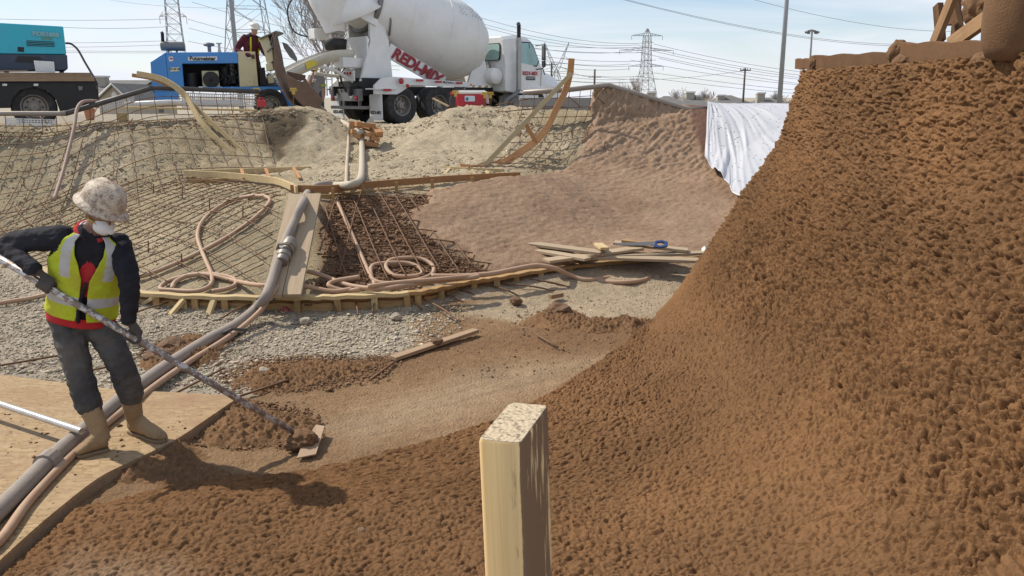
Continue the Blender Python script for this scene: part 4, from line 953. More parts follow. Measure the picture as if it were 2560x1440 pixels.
# printed dots high on the drum
dots = MB()
for i in range(16):
    for j in range(6):
        if (i + j) % 2 or random.random() < .15: continue
        th = math.radians(-90 - 52 + j * 3.4 - i * .8); h = .62 + i * .075; r_ = float(np.interp(h, [p[1] for p in prof[:12]], [p[0] for p in prof[:12]])) + .006
        s_ = .022 * (1 - j * .08)
        cs = [(h + a * s_ * 1.3, th + b * s_ / r_) for a, b in ((-1, 0), (0, -1), (1, 0), (0, 1))]
        dots.add([DM @ Vector((float(np.interp(hh, [p[1] for p in prof[:12]], [p[0] for p in prof[:12]]) + .006) * math.cos(t_), float(np.interp(hh, [p[1] for p in prof[:12]], [p[0] for p in prof[:12]]) + .006) * math.sin(t_), hh)) for hh, t_ in cs], [(0, 1, 2, 3)])
dots.build('printed_dots', mat_plain('print_teal', (0.10, 0.22, 0.28), .5, dirt=.2), dr_o, local=True)
# pedestals carrying the drum
for o_ in (-1, 1):
    Mp = Matrix.Translation((0, o_ * .55 + .05, 0)) @ Matrix.Rotation(math.pi / 2, 4, 'X')
    MB().prism([(-1.0, 1.2), (.12, 1.2), (.02, 2.35), (-.30, 3.35), (-.62, 3.35), (-.62, 2.3)], .10, Mp).build('rear_pedestal', WHITE, tk, local=True, bevel=.012)
    Mp = Matrix.Translation((0, o_ * .62 + .05, 0)) @ Matrix.Rotation(math.pi / 2, 4, 'X')
    MB().prism([(2.95, 1.12), (4.0, 1.12), (3.62, 2.1), (3.35, 2.1)], .10, Mp).build('front_pedestal', WHITE, tk, local=True, bevel=.012)
B('pedestal_plate', (-.72, -.02, 2.0), (.06, 1.15, .9), WHITE)
B('chute_bracket', (-1.05, -.15, 1.72), (.75, .5, .28), WHITE)
B('upper_arm', (-.62, -.62, 3.02), (.55, .10, .42), WHITE, Euler((0, .35, 0)).to_matrix())
MB().tube([(-.02, -.62, 3.45), (-.02, -.78, 2.9), (.02, -.62, 2.5)], .03, 8).build('rail_pipe', GREY, tk, local=True, smooth=True)
for z in (2.9, 3.05, 3.2): MB().lathe([(.035, 0), (.035, .01), (.002, .012)], 10, Matrix.Translation((-.42, -.612, z)) @ Matrix.Rotation(math.pi / 2, 4, 'X')).build('bolt_hole', BLACK, tk, local=True)
# red lettered beam slanting under the drum
bm_ = board('slant_beam', tk.matrix_basis @ Vector((0, 0, 0)) + Vector((0, 0, 0)) + pmat(tk).to_3x3() @ Vector((.05, -.50, 2.10)), mo + pmat(tk).to_3x3() @ Vector((2.1, -.52, 1.20)), .06, .42, WHITE, tk, up=(0, 0, 1))
tdir = Vector((1.70, -.04, -.75)).normalized()
text_obj('lettering', 'REDI-MIX', .46, REDD, tk, frame((.16, -.555, 2.04), tdir, (0, 0, 1)), .004, shear=.25, bold=.02, align='LEFT')
# hopper and chute at the rear
hp = MB(); R_ = []
for t, w, z0, d in ((0, .95, 3.9, .05), (.35, .80, 3.35, .30), (.65, .52, 2.85, .38), (.9, .36, 2.5, .30)):
    pass
hop = MB(); ring0 = []; n_ = 14
for (cx, cz, rx, ry) in ((-1.62, 3.55, .55, .80), (-1.58, 3.2, .46, .64), (-1.45, 2.8, .34, .42), (-1.38, 2.45, .28, .30)):
    ring0.append([(cx + rx * math.cos(2*math.pi*j/n_), ry * math.sin(2*math.pi*j/n_), cz + .28 * math.sin(2*math.pi*j/n_) ** 2 * (1 if cz > 3.3 else .3) - .12 * math.cos(2*math.pi*j/n_) * (1 if cz > 3.3 else 0)) for j in range(n_)])
vs = [p for r_ in ring0 for p in r_]; fs = []
for i in range(3):
    for j in range(n_): fs.append((i*n_+j, i*n_+(j+1) % n_, (i+1)*n_+(j+1) % n_, (i+1)*n_+j))
hop.add(vs, fs); ho = hop.build('discharge_hopper', WHITE, tk, local=True, smooth=True)
sm = ho.modifiers.new('solid', 'SOLIDIFY'); sm.thickness = .02; ss = ho.modifiers.new('sub', 'SUBSURF'); ss.levels = 1; ss.render_levels = 1
MB().lathe([(.05, 0), (.30, .02), (.33, .30), (.28, .32), (.2, .1)], 18, frame((-1.40, 0, 2.05), (1, 0, 0), (0, 1, 0)), caps=False).build('rubber_boot', BLACK, tk, local=True, smooth=True)
# funnel collector in front of the drum mouth
fu = MB(); fu.lathe([(.55, 0), (.72, .35), (.95, .75)], 20, frame((-1.1, 0, 3.75), (0, 1, 0), (.8, 0, .35)), caps=False); fo = fu.build('charge_funnel', WHITE, tk, local=True, smooth=True); sm = fo.modifiers.new('solid', 'SOLIDIFY'); sm.thickness = .02
def trough(name, P, w, parent, mat, depth=.22):
    P = catmull(P, 6); mb = MB(); vs = []; n = 9
    for i, p in enumerate(P):
        tg = (P[min(i+1, len(P)-1)] - P[max(i-1, 0)]).normalized(); sd_ = tg.cross(Vector((0, 0, 1))).normalized(); up = sd_.cross(tg)
        for j in range(n):
            a = math.pi * (1 + j / (n - 1)); vs.append(p + sd_ * math.cos(a) * w / 2 + up * (math.sin(a) * depth + .06))
    fs = [(i*n+j, i*n+j+1, (i+1)*n+j+1, (i+1)*n+j) for i in range(len(P)-1) for j in range(n-1)]
    mb.add(vs, fs); o = mb.build(name, mat, parent, local=True, smooth=True); s = o.modifiers.new('solid', 'SOLIDIFY'); s.thickness = .025; return o
CREAMW = mat_plain('chute_white', (0.62, 0.58, 0.48), 0.5, dirt=.45, dirtcol=(0.40, 0.34, 0.26), dscale=2.2)
ch = trough('chute', [(-.95, 0, 2.02), (-1.6, .02, 1.98), (-2.4, .06, 1.70), (-3.15, .10, 1.36)], .56, tk, CREAMW, .30)
che = trough('chute_extension', [(-2.85, .09, 1.50), (-3.5, .12, 1.20), (-3.72, .13, 1.10)], .60, tk, CREAMW, .32)
MB().box((-2.35, -.235, 1.66), (.36, .012, .18), Euler((0, -.40, 0)).to_matrix()).build('warning_sticker', mat_plain('sticker_yellow', (0.7, 0.55, 0.05), .5, dirt=.2), ch, local=True)
MB().tube([(-1.0, -.2, 1.2), (-1.5, -.1, 1.5), (-2.0, 0, 1.62)], .05, 8).build('chute_strut', WHITE, tk, local=True)
MB().tube([(-1.15, -.1, 1.35), (-1.6, .05, 1.36), (-2.0, .2, 1.42)], .05, 8).build('chute_handle', CREAMW, tk, local=True)
for k in range(5):
    a = random.uniform(-.3, .5); MB().tube(catmull([(-1.05, a, 1.75), (-1.35, a + .1, 1.35 + .1 * k), (-1.2, a + .05, .95), (-1.12, a, .8)], 5), .014, 6).build('hydraulic_hose', BLACK, tk, local=True, smooth=True)
# ladder at the far side with a hanging hose
for yy in (.95, 1.25): MB().tube([(-1.0, yy, .8), (-.95, yy, 3.9)], .022, 6).build('ladder_rail', WHITE, tk, local=True)
for k in range(10): MB().tube([(-1.0, .95, 1.0 + .28 * k), (-1.0, 1.25, 1.0 + .28 * k)], .015, 6).build('ladder_rung', GREY, tk, local=True)
B('platform_box', (-1.35, .95, 2.55), (.5, .35, .28), WHITE)
MB().tube(catmull([(-1.4, 1.1, 2.45), (-2.0, 1.2, 2.6), (-2.2, 1.15, 3.2), (-1.9, 1.05, 3.7), (-1.6, 1.0, 4.2)], 6), .022, 7).build('wash_hose', BLACK, tk, local=True, smooth=True)
# water tank beside the front of the drum
MB().lathe([(.02, 0), (.24, .02), (.26, .06), (.26, .5), (.24, .54), (.02, .56)], 20, frame((3.92, -.45, 1.42), (1, 0, 0), (0, 0, 1))).build('water_tank', WHITE, tk, local=True, smooth=True)
B('splash_panel', (2.3, -1.05, .72), (.05, .5, .7), GREY)
# cab: lofted body
cab = bpy.data.objects.new('cab', None); COL.objects.link(cab); cab.parent = tk
def loft(name, secs, mat, parent, n=7, r=.10, sub=0, auto=30):
    """secs = (x, half width, z bottom, z top, half width top)"""
    mb = MB(); vs = []; m = None
    for x, hw_, z0, z1, ht in secs:
        ring = []
        for p, q in ((hw_, z0), (hw_, (z0 + z1) * .5), (ht, z1 - r), (ht - r, z1), (-(ht - r), z1), (-ht, z1 - r), (-hw_, (z0 + z1) * .5), (-hw_, z0)): ring.append((x, p, q))
        m = len(ring); vs += ring
    fs = [(i*m+j, i*m+(j+1) % m, (i+1)*m+(j+1) % m, (i+1)*m+j) for i in range(len(secs)-1) for j in range(m)] + [tuple(range(m))[::-1], tuple(range((len(secs)-1)*m, len(secs)*m))]
    mb.add(vs, fs); return mb.build(name, mat, parent, local=True, bevel=.03)
loft('cab_body', [(4.22, 1.08, .95, 2.66, .95), (4.75, 1.10, .88, 2.73, .96), (5.35, 1.10, .88, 2.70, .95), (5.62, 1.10, .88, 2.55, .95), (6.02, 1.07, .95, 1.72, 1.0)], WHITE, cab)
loft('hood', [(5.75, 1.02, .70, 1.74, .80), (6.5, .98, .66, 1.60, .72), (7.15, .92, .62, 1.40, .62), (7.35, .85, .62, 1.15, .55)], WHITE, cab)
MB().prism([(5.0, .45), (5.05, .95), (5.25, 1.12), (5.85, 1.12), (6.15, .9), (6.2, .45)], .12, Matrix.Translation((0, -1.02, 0)) @ Matrix.Rotation(math.pi / 2, 4, 'X')).build('fender', WHITE, cab, local=True, bevel=.03)
# windows (frames then panes); right side door
def pane(name, poly, M): 
    fr = MB().prism([(x * 1.07, y * 1.10) for x, y in poly], .012, M).build(name, BLACK, cab, local=True)
    MB().prism(poly, .012, M @ Matrix.Translation((0, 0, .006))).build('pane', mat_plain('pane_green', (0.34, 0.50, 0.47), .08, dirt=.15, dirtcol=(.5, .55, .52), dscale=1.5, spec=.7), fr, local=True); return fr
Mr = frame((4.205, 0, 2.19), (0, -1, 0), (.06, 0, 1)); pane('rear_window', [(p[0], p[1]) for p in rounded(1.62, .50, .09)], Mr)
Ms = frame((5.22, -1.03, 2.16), (1, 0, 0), (0, .14, 1)); pane('door_window', [(-.42, -.30), (-.36, .26), (-.24, .34), (.20, .34), (.33, .22), (.52, -.22), (.40, -.38), (-.1, -.36)], Ms)
MB().sweep_rect([(5.36, -1.06, 1.84), (5.36, -1.0, 2.48)], (1, 0, 0), .02, .03).build('window_bar', BLACK, cab, local=True)
dl_ = MB()
for a, b in (((4.78, .98), (4.78, 2.55)), ((5.82, .98), (5.86, 1.75)), ((4.78, .98), (5.82, .98))): dl_.tube([(a[0], -1.106, a[1]), (b[0], -1.106 if b[1] < 1.9 else -1.0, b[1])], .008, 4)
dl_.build('door_gap', BLACK, cab, local=True)
for k in range(5):
    MB().prism(rounded(.20, .78, .09), .02, frame((4.207, -.72 + .33 * k, 1.47), (0, -1, 0), (0, 0, 1))).build('rear_rib', WHITE, cab, local=True, bevel=.008)
text_obj('lettering', 'REDI-MIX', .17, REDP, cab, frame((5.32, -1.113, 1.52), (1, 0, 0), (0, 0, 1)), .002, bold=.006)
pl_ = MB().prism(rounded(.46, .12, .05), .004, frame((5.34, -1.108, 1.37), (1, 0, 0), (0, 0, 1))).build('name_plate', INK, cab, local=True)
text_obj('lettering', 'CONCRETE', .085, STICK, pl_, frame((5.34, -1.116, 1.37), (1, 0, 0), (0, 0, 1)), .002)
MB().box((4.75, -1.11, 1.55), (.06, .02, .14)).build('door_handle', BLACK, cab, local=True)
MB().tube([(5.62, -1.05, 2.42), (5.66, -1.42, 2.45), (5.66, -1.45, 2.3), (5.66, -1.45, 1.75), (5.64, -1.35, 1.68), (5.62, -1.1, 1.66)], .02, 6).build('mirror_arm', BLACK, cab, local=True)
MB().box((5.68, -1.38, 2.18), (.06, .16, .46)).build('mirror', GREY, cab, local=True, bevel=.02)
MB().box((5.68, -1.38, 1.83), (.06, .16, .20)).build('mirror', GREY, cab, local=True, bevel=.02)
MB().tube([(6.05, -.98, 1.70), (6.0, -1.12, 1.5)], .02, 6).build('hood_latch', BLACK, cab, local=True)
MB().lathe([(.05, 0), (.05, .02), (.002, .03)], 12, Matrix.Translation((6.72, -.98, 1.05)) @ Matrix.Rotation(math.pi / 2, 4, 'X')).build('marker_lamp', AMBER, cab, local=True)
MB().tube([(4.62, -1.28, 1.0), (4.62, -1.28, 2.62)], .085, 14).build('exhaust_stack', mat_plain('exhaust_steel', (.35, .34, .32), .35, .8, dirt=.3, dirtcol=(.2, .15, .1)), cab, local=True, auto=40)
MB().tube([(4.62, -1.28, 2.6), (4.62, -1.28, 2.92), (4.60, -1.30, 3.0), (4.54, -1.34, 3.04)], .065, 12).build('exhaust_tip', BLACK, cab, local=True, auto=40)
MB().tube(catmull([(4.62, -1.28, 1.02), (4.5, -1.25, .85), (4.1, -1.2, .62), (4.05, -1.2, .3)], 5), .07, 10).build('exhaust_pipe', GREY, cab, local=True, smooth=True)
MB().lathe([(.30, 0), (.32, .05), (.32, .95), (.30, 1.0), (.02, 1.01)], 20, frame((4.4, -.85, .55), (0, 1, 0), (0, 0, 1))).build('fuel_tank', GREY, cab, local=True, auto=35)
B('step_box', (4.9, -1.0, .38), (.9, .4, .42), GREY, parent=cab); B('door_step', (5.2, -1.12, .72), (.9, .12, .2), WHITE, parent=cab)
B('front_axle', (5.55, 0, .5), (.14, 1.9, .14), BLACK); B('rear_axle', (0, 0, .53), (.2, 1.9, .2), BLACK); B('rear_axle', (1.38, 0, .53), (.2, 1.9, .2), BLACK)
MB().tube([(3.9, -.6, 1.55), (4.1, -.5, 1.75), (4.15, -.3, 1.9)], .03, 6).build('water_line', GREY, tk, local=True, smooth=True)
# wheel chocks
for px, py, Y in ((925, 297, 23.2), (1140, 300, 24.3)):
    p = at(px, py, Y); c = MB().prism([(-.15, 0), (.15, 0), (.02, .22)], .2, frame((p.x, p.y + .1, 1.555), (1, 0, 0), (0, 0, 1))).build('wheel_chock', CREAMW); tag(c, 'pale wheel chock wedged behind the rear tyre of the mixer truck' if px < 1000 else 'pale wheel chock between the two rear tyres of the mixer truck', 'chock')

# ------------------------------------------------------------------ concrete pump trailer (side on to the camera)
YP = 21.0
def plane_pt(C, n, px, py, dy):                # that pixel on the upright plane through C facing along n, moved dy away
    d = ray(px, py); t = (n.dot(C) + dy) / n.dot(d); return Vector((d.x * t, d.y * t, CH + d.z * t))
PC = at(520, 240, YP); PN = Vector((PC.x, PC.y, 0)).normalized(); PT_ = Vector((PN.y, -PN.x, 0)); PTH = math.atan2(-PN.x, PN.y); PR = Matrix.Rotation(PTH, 4, 'Z')
def pw(px, py, dy=0.0): return plane_pt(PC, PN, px, py, dy)
k0 = pw(520, 300); GZ = T(k0.x, k0.y)
pt = thing('pump_trailer', 'blue trailer concrete pump with open engine bay and cream control box', 'concrete pump', (k0.x, k0.y, GZ), PTH)
def face(name, pts, thick, mat, parent=pt, dy=0.0, bevel=.012):
    """a plate whose outline is given in the photo, standing at the trailer's near side; real thickness away from us"""
    P = [pw(a, b, dy) for a, b in pts]; n = len(P)
    vs = P + [p + PN * thick for p in P]
    fs = [tuple(range(n)), tuple(range(n, 2*n))[::-1]] + [(i, (i+1) % n, n + (i+1) % n, n + i) for i in range(n)]
    return MB().add(vs, fs).build(name, mat, parent, bevel=bevel)
face('hood', [(413, 131), (593, 130), (596, 158), (455, 159), (460, 217), (422, 217), (414, 135)], 1.45, BLUE)
face('nose_panel', [(376, 155), (413, 131), (422, 217), (380, 217)], 1.45, BLUE, dy=.01)
face('lower_frame', [(372, 219), (710, 216), (712, 225), (372, 228)], 1.45, BLUE)
face('front_leg_panel', [(384, 226), (445, 226), (445, 252), (384, 252)], 1.2, BLUE, dy=.02)
for a, b in ((459, 472),): pass
face('bay_back', [(455, 160), (596, 158), (598, 217), (460, 217)], .05, BLACK, dy=1.25)
face('control_box', [(594, 129), (638, 129), (646, 216), (600, 217)], 1.3, CREAM)
disc = MB().lathe([(.125, 0), (.125, .012), (.02, .014), (.002, .03)], 28, Matrix.Translation(pw(624, 203, -.005)) @ PR @ Matrix.Rotation(math.pi / 2, 4, 'X')).build('dial_plate', CREAM, pt)
pl = face('logo_plate', [(470, 142), (543, 141), (543, 151), (470, 152)], .012, STICK, dy=-.016, bevel=0)
c_ = pw(506.5, 146.5, -.02); text_obj('lettering', 'Putzmeister', .125, INK, pl, pmat(pl).inverted() @ frame(c_, PT_ + Vector((0, 0, .01)), (0, 0, 1)), .002, bold=.005, sx=1.02)
pl = face('model_plate', [(425, 169), (448, 168), (448, 178), (426, 179)], .012, mat_plain('sticker_cream', (.7, .68, .5), .5), dy=-.016, bevel=0)
text_obj('lettering', 'TK 50 HP', .06, INK, pl, pmat(pl).inverted() @ frame(pw(437, 173, -.02), PT_, (0, 0, 1)), .002, bold=.002)
fg = face('flag_sticker', [(421, 142), (432, 141), (433, 153), (423, 154)], .01, STICK, dy=-.014, bevel=0)
face('flag_print', [(424, 144), (431, 145), (431, 149), (425, 148)], .004, REDP, parent=fg, dy=-.018, bevel=0)
pl = face('sticker', [(620, 135), (628, 135), (628, 147), (620, 147)], .01, STICK, dy=-.014, bevel=0); face('sticker', [(629, 136), (637, 136), (637, 147), (629, 147)], .01, RUST, dy=-.014, bevel=0)
# engine bay fittings
fan = face('radiator_box', [(504, 177), (546, 177), (550, 219), (507, 219)], .35, CREAM, dy=.15)
q = pw(528, 199, .14); f = MB().lathe([(.20, 0), (.20, .03), (.04, .05), (.03, .09), (.002, .1)], 28, Matrix.Translation(q) @ PR @ Matrix.Rotation(math.pi / 2, 4, 'X')).build('cooling_fan', BLACK, fan)
for px, py, r_, h in ((566, 200, .12, .5), (583, 190, .07, .6), (480, 200, .16, .35), (570, 175, .05, .5)):
    MB().lathe([(r_, 0), (r_, h), (.01, h + .01)], 14, Matrix.Translation(pw(px, py + 18, .5))).build('engine_part', BLACK if px != 583 else GREY, pt, auto=40)
for k in range(7):
    a, b = random.uniform(545, 595), random.uniform(165, 200); MB().tube(catmull([pw(a, b, .3), pw(a + 12, b + 14, .25), pw(a - 5, b + 28, .35)], 5), .022, 6).build('engine_hose', BLACK, pt, smooth=True)
# muffler, air cleaner, lifting eye
MB().lathe([(.02, 0), (.105, .015), (.115, .04), (.115, .56), (.105, .585), (.02, .6)], 20, frame(pw(400, 115, .6), PN, (0, 0, 1)) ).build('muffler', GREY, pt, auto=40)
for px in (421, 442): MB().tube([pw(px, 122, .6), pw(px, 132, .6)], .03, 8).build('muffler_foot', GREY, pt)
MB().tube([pw(407, 106, .6), pw(406, 84, .6), pw(404, 80, .58)], .04, 10).build('exhaust_tip', BLACK, pt, smooth=True)
MB().lathe([(.045, 0), (.045, .13), (.13, .15), (.14, .19), (.12, .22), (.02, .235)], 18, Matrix.Translation(pw(524, 130, .6))).build('air_cleaner', GREY, pt, auto=40)
MB().lathe([(.05, 0), (.035, .08), (.03, .20), (.075, .215), (.075, .235), (.01, .24)], 14, Matrix.Translation(pw(549, 131, .6))).build('vent_pipe', CREAMW, pt, auto=40)
# axle, wheel with tyre
wh = wheel(pt, pmat(pt).inverted() @ pw(676, 263, .08), .42, .22, out=-1, dual=False, rimr=.58)
wh2 = wheel(pt, pmat(pt).inverted() @ pw(676, 263, 1.3), .42, .22, out=1, dual=False, rimr=.58)
face('mudguard', [(702, 226), (712, 226), (738, 270), (722, 270)], .3, BLUE, dy=.05)
face('axle_beam', [(664, 258), (690, 258), (690, 266), (664, 266)], 1.3, BLACK, dy=.1)
face('jack_leg', [(396, 250), (410, 250), (410, 282), (396, 282)], .12, GREY, dy=.5)
face('rear_valve_frame', [(648, 170), (662, 168), (668, 216), (650, 216)], 1.0, BLACK, dy=.2)
for (a, b), (c, d), r_ in (((650, 200), (690, 206), .06), ((655, 212), (695, 212), .05), ((668, 185), (690, 205), .05)):
    MB().tube([pw(a, b, .35), pw(c, d, .35)], r_, 8).build('hydraulic_ram', GREY, pt)
face('valve_box', [(668, 190), (682, 188), (686, 207), (672, 209)], .3, CREAM, dy=.1)
# hopper of the pump: cream grate box and rusted guard plate
YH = 20.6
def hw_(px, py, dy=0.0): return at(px, py, YH + dy)
hpz = thing('pump_hopper', 'rusted sheet metal hopper with raised cream grate below the mixer chute', 'hopper', (hw_(740, 280).x, YH, T(hw_(740, 280).x, YH)))
def hface(name, pts, thick, mat, dy=0.0, bevel=.008):
    P = [hw_(a, b, dy) for a, b in pts]; n = len(P); vs = P + [p + Vector((0, thick, 0)) for p in P]
    return MB().add(vs, [tuple(range(n)), tuple(range(n, 2*n))[::-1]] + [(i, (i+1) % n, n + (i+1) % n, n + i) for i in range(n)]).build(name, mat, hpz, bevel=bevel)
# curved guard plate: a bent sheet, its face turned to the left
ed = [(690, 80), (697, 110), (704, 140), (708, 165), (716, 190), (728, 215), (745, 245), (770, 270), (800, 282)]
e2 = [(681, 82), (684, 112), (684, 142), (684, 165), (690, 190), (700, 215), (716, 245), (740, 272), (795, 287)]
vs = []; 
for (a, b), (c, d) in zip(ed, e2): vs += [hw_(a, b, .9), hw_(c, d, -.15)]
guard = MB().add(vs, [(2*i, 2*i+1, 2*i+3, 2*i+2) for i in range(len(ed)-1)]).build('guard_plate', RUST, hpz, smooth=True); s = guard.modifiers.new('solid', 'SOLIDIFY'); s.thickness = .02
ed = [(706, 178), (722, 188), (745, 202), (756, 204), (764, 196), (774, 215), (793, 232), (806, 250), (800, 272), (790, 281), (760, 268), (738, 246), (720, 216)]
hface('hopper_side', ed, .04, RUST, dy=-.12); hface('hopper_front', [(716, 178), (764, 188), (762, 200), (750, 203), (720, 192)], .04, RUST, dy=.5)
hface('hopper_floor', [(720, 214), (760, 262), (786, 280), (800, 284), (796, 276), (765, 250), (735, 205)], .9, RUST, dy=-.08)
hface('grate_box', [(646, 95), (668, 85), (680, 120), (683, 152), (668, 164), (660, 130)], .55, CREAM, dy=.2)
hface('grate_frame', [(646, 95), (690, 76), (690, 80), (647, 99)], .7, GREY, dy=.1)
hface('hinge_bracket', [(664, 160), (680, 158), (684, 174), (666, 178)], .3, CREAM, dy=.1)
for (a, b), (c, d) in (((668, 130), (684, 116)), ((683, 85), (676, 112)), ((690, 80), (680, 120))): MB().tube([hw_(a, b, .15), hw_(c, d, .15)], .02, 6).build('hinge_bar', GREY, hpz)
sp = hw_(725, 130, .5); sb = MB().prism([(-.02, -.3), (.05, -.22), (.09, 0), (.07, .2), (0, .3), (-.06, .15), (-.08, -.1)], .02, frame(sp, (.8, 0, .6), (-.6, 0, .8))).build('splash_flap', GREY, hpz)

# ------------------------------------------------------------------ flatbed truck with compressor
YF = 17.2
FC = at(90, 240, YF); FN = Vector((FC.x, FC.y, 0)).normalized(); FT = Vector((FN.y, -FN.x, 0)); FTH = math.atan2(-FN.x, FN.y)
def fwp(px, py, dy=0.0): return plane_pt(FC, FN, px, py, dy)
p0 = fwp(90, 300); GF = T(p0.x, p0.y + .5)
ft = thing('flatbed_truck', 'black flatbed truck with planked bed edge at the rim of the bowl', 'truck', (p0.x, p0.y, GF), FTH)
def fface(name, pts, thick, mat, parent=ft, dy=0.0, bevel=.01):
    P = [fwp(a, b, dy) for a, b in pts]; n = len(P); vs = P + [p + FN * thick for p in P]
    return MB().add(vs, [tuple(range(n)), tuple(range(n, 2*n))[::-1]] + [(i, (i+1) % n, n + (i+1) % n, n + i) for i in range(n)]).build(name, mat, parent, bevel=bevel)
fface('bed_skirt', [(-260, 206), (243, 205), (246, 268), (150, 278), (140, 250), (120, 228), (85, 218), (50, 226), (32, 246), (26, 270), (-260, 275)], .12, BLACK, dy=.02)
fface('bed_floor', [(-260, 203), (243, 202), (243, 208), (-260, 209)], 2.2, BLACK, dy=.05)
fface('chassis', [(-260, 232), (225, 232), (225, 250), (-260, 250)], .2, BLACK, dy=1.0)
fface('tail_board', [(238, 206), (245, 206), (248, 270), (240, 270)], 2.0, BLACK, dy=.1)
for y0, y1, xa, xb in ((180, 190, -260, 229), (192, 203, -260, 236)):
    a = fwp(xa, (y0 + y1) / 2, -.03); b = fwp(xb, (y0 + y1) / 2 + (2 if y0 < 185 else 0), -.03); board('bed_plank', a, b, .05, (y1 - y0) / 2009 * 17.2, WOODG, ft)
board('bed_plank', fwp(-260, 178, .1), fwp(70, 177, .1), .12, .03, WOODG, ft)
for px in (12, 90): fface('side_marker', [(px - 6, 209), (px + 6, 209), (px + 6, 215), (px - 6, 215)], .02, CLEAR, dy=-.01)
fface('stowed_lamp', [(195, 215), (207, 216), (206, 226), (197, 227)], .02, GREY, dy=-.01)
wf = wheel(ft, pmat(ft).inverted() @ fwp(86, 268, .22), .43, .24, out=-1, dual=True, rimr=.60)
wheel(ft, pmat(ft).inverted() @ fwp(86, 268, 2.0), .43, .24, out=1, dual=True, rimr=.60)
fface('axle', [(80, 262), (92, 262), (92, 274), (80, 274)], 1.9, BLACK, dy=.3)
cm = thing('air_compressor', 'teal and navy portable air compressor standing on the flatbed truck', 'compressor', fwp(60, 180, .3), FTH)
fface('canopy', [(-260, 52), (0, 57), (158, 66), (166, 136), (-260, 131)], 1.0, TEAL, cm, .25, .02)
fface('base', [(-260, 132), (168, 137), (170, 172), (164, 176), (-260, 178)], 1.02, NAVY, cm, .24, .02)
fface('base_recess', [(45, 140), (100, 142), (112, 158), (36, 155)], .01, BLACK, cm, .232, 0)
gr = fface('louvre', [(66, 101), (136, 104), (136, 117), (67, 115)], .01, BLACK, cm, .243, 0)
for k in range(3): fface('louvre_slat', [(67, 103.5 + k * 4), (136, 106 + k * 4), (136, 107.2 + k * 4), (67, 104.7 + k * 4)], .02, TEAL, gr, .228, 0)
fface('inspection_hole', [(44, 117), (60, 118), (60, 130), (44, 129)], .01, BLACK, cm, .243, 0)
fface('worn_patch', [(104, 92), (131, 93), (131, 101), (103, 100)], .004, mat_plain('worn_teal', (.10, .26, .24), .7), cm, .247, 0)
text_obj('lettering', 'PDS185S', .105, mat_plain('raised_print', (.20, .42, .46), .5), cm, pmat(cm).inverted() @ frame(fwp(115, 86, .235), FT + Vector((0, 0, -.04)), (0, 0, 1)), .006, bold=.008, sx=1.25)
fface('paper_bag', [(84, 151), (135, 154), (138, 181), (89, 180)], .05, STICK, cm, .15, .01)
for px in (10, 150): fface('foot', [(px, 176), (px + 10, 176), (px + 10, 182), (px, 182)], .8, BLACK, cm, .35, 0)
hz = MB().tube(catmull([fwp(164, 108, .5), fwp(178, 110, .45), fwp(195, 125, .4), (fwp(212, 155, .3)), fwp(228, 182, .2), fwp(238, 200, .1), fwp(244, 225, 0)], 6), .022, 7).build('air_hose', mat_plain('rubber_hose', (.07, .065, .06), .7, dirt=.3), smooth=True); tag(hz, 'dark air hose arching down from the teal compressor outlet', 'hose')
# ================================================================== FAR BACKGROUND
GALV = mat_plain('galvanised', (0.30, 0.315, 0.33), 0.6, 0.2, dirt=0.2, dirtcol=(.2, .2, .2), dscale=.4)
WIREM = mat_plain('wire', (0.16, 0.17, 0.19), 0.6, 0.2, dirt=0.1)
POLEW = mat_plain('creosote_pole', (0.085, 0.07, 0.06), 0.85, dirt=0.4, dscale=2)
INSUL = mat_plain('insulator', (0.25, 0.27, 0.28), 0.4, dirt=.1)
def lattice(mb, levels, c, r, rb, rot=0.3):
    """levels = [(z, half width)]; four legs and cross bracing on each face"""
    def cor(z, w): return [Vector((c[0] + w * 1.414 * math.cos(rot + math.pi / 4 + k * math.pi / 2), c[1] + w * 1.414 * math.sin(rot + math.pi / 4 + k * math.pi / 2), z)) for k in range(4)]
    for (z0, w0), (z1, w1) in zip(levels[:-1], levels[1:]):
        A, Bq = cor(z0, w0), cor(z1, w1)
        for k in range(4):
            mb.tube([A[k], Bq[k]], r, 4, False); j = (k + 1) % 4
            mb.tube([A[k], Bq[j]], rb, 3, False); mb.tube([A[j], Bq[k]], rb, 3, False); mb.tube([Bq[k], Bq[j]], rb, 3, False)
def pylon(px, base_py, D, Hm, levels, arms, label, r, rot=.3, adir=None):
    """levels as (fraction of height, half width m); arms = (height fraction, half length m)"""
    p = at(px, base_py, D); gz = 1.5; levels = [(-4.2 / Hm, levels[0][1] * 1.12)] + levels; root = thing('pylon', label, 'pylon', (p.x, D, gz - 4.1))
    mb = MB(); lattice(mb, [(gz + f * Hm, w) for f, w in levels], (p.x, D), r, r * .55, rot); mb.build('lattice_mast', GALV, root)
    ad = Vector(adir or (math.cos(.15), math.sin(.15), 0)).normalized()
    for f, L in arms:
        z = gz + f * Hm; w = np.interp(f, [a for a, b in levels], [b for a, b in levels]); a_ = MB()
        for s_ in (-1, 1):
            tip = Vector((p.x, D, z)) + ad * s_ * L
            for yy in (-w, w):
                b0 = Vector((p.x, D + yy, z + Hm * .035)) + ad * s_ * w; b1 = Vector((p.x, D + yy, z)) + ad * s_ * w
                a_.tube([b0, tip], r * .6, 3, False); a_.tube([b1, tip], r * .6, 3, False)
                for k in range(1, 4): a_.tube([b0.lerp(tip, k / 4), b1.lerp(tip, (k - .5) / 4)], r * .4, 3, False)
        ao = a_.build('crossarm', GALV, root)
        for s_ in (-1, 1):
            tip = Vector((p.x, D, z)) + ad * s_ * L; MB().tube([tip, tip - Vector((0, 0, Hm * .06))], r * .7, 5).build('insulator', INSUL, ao)
    return root
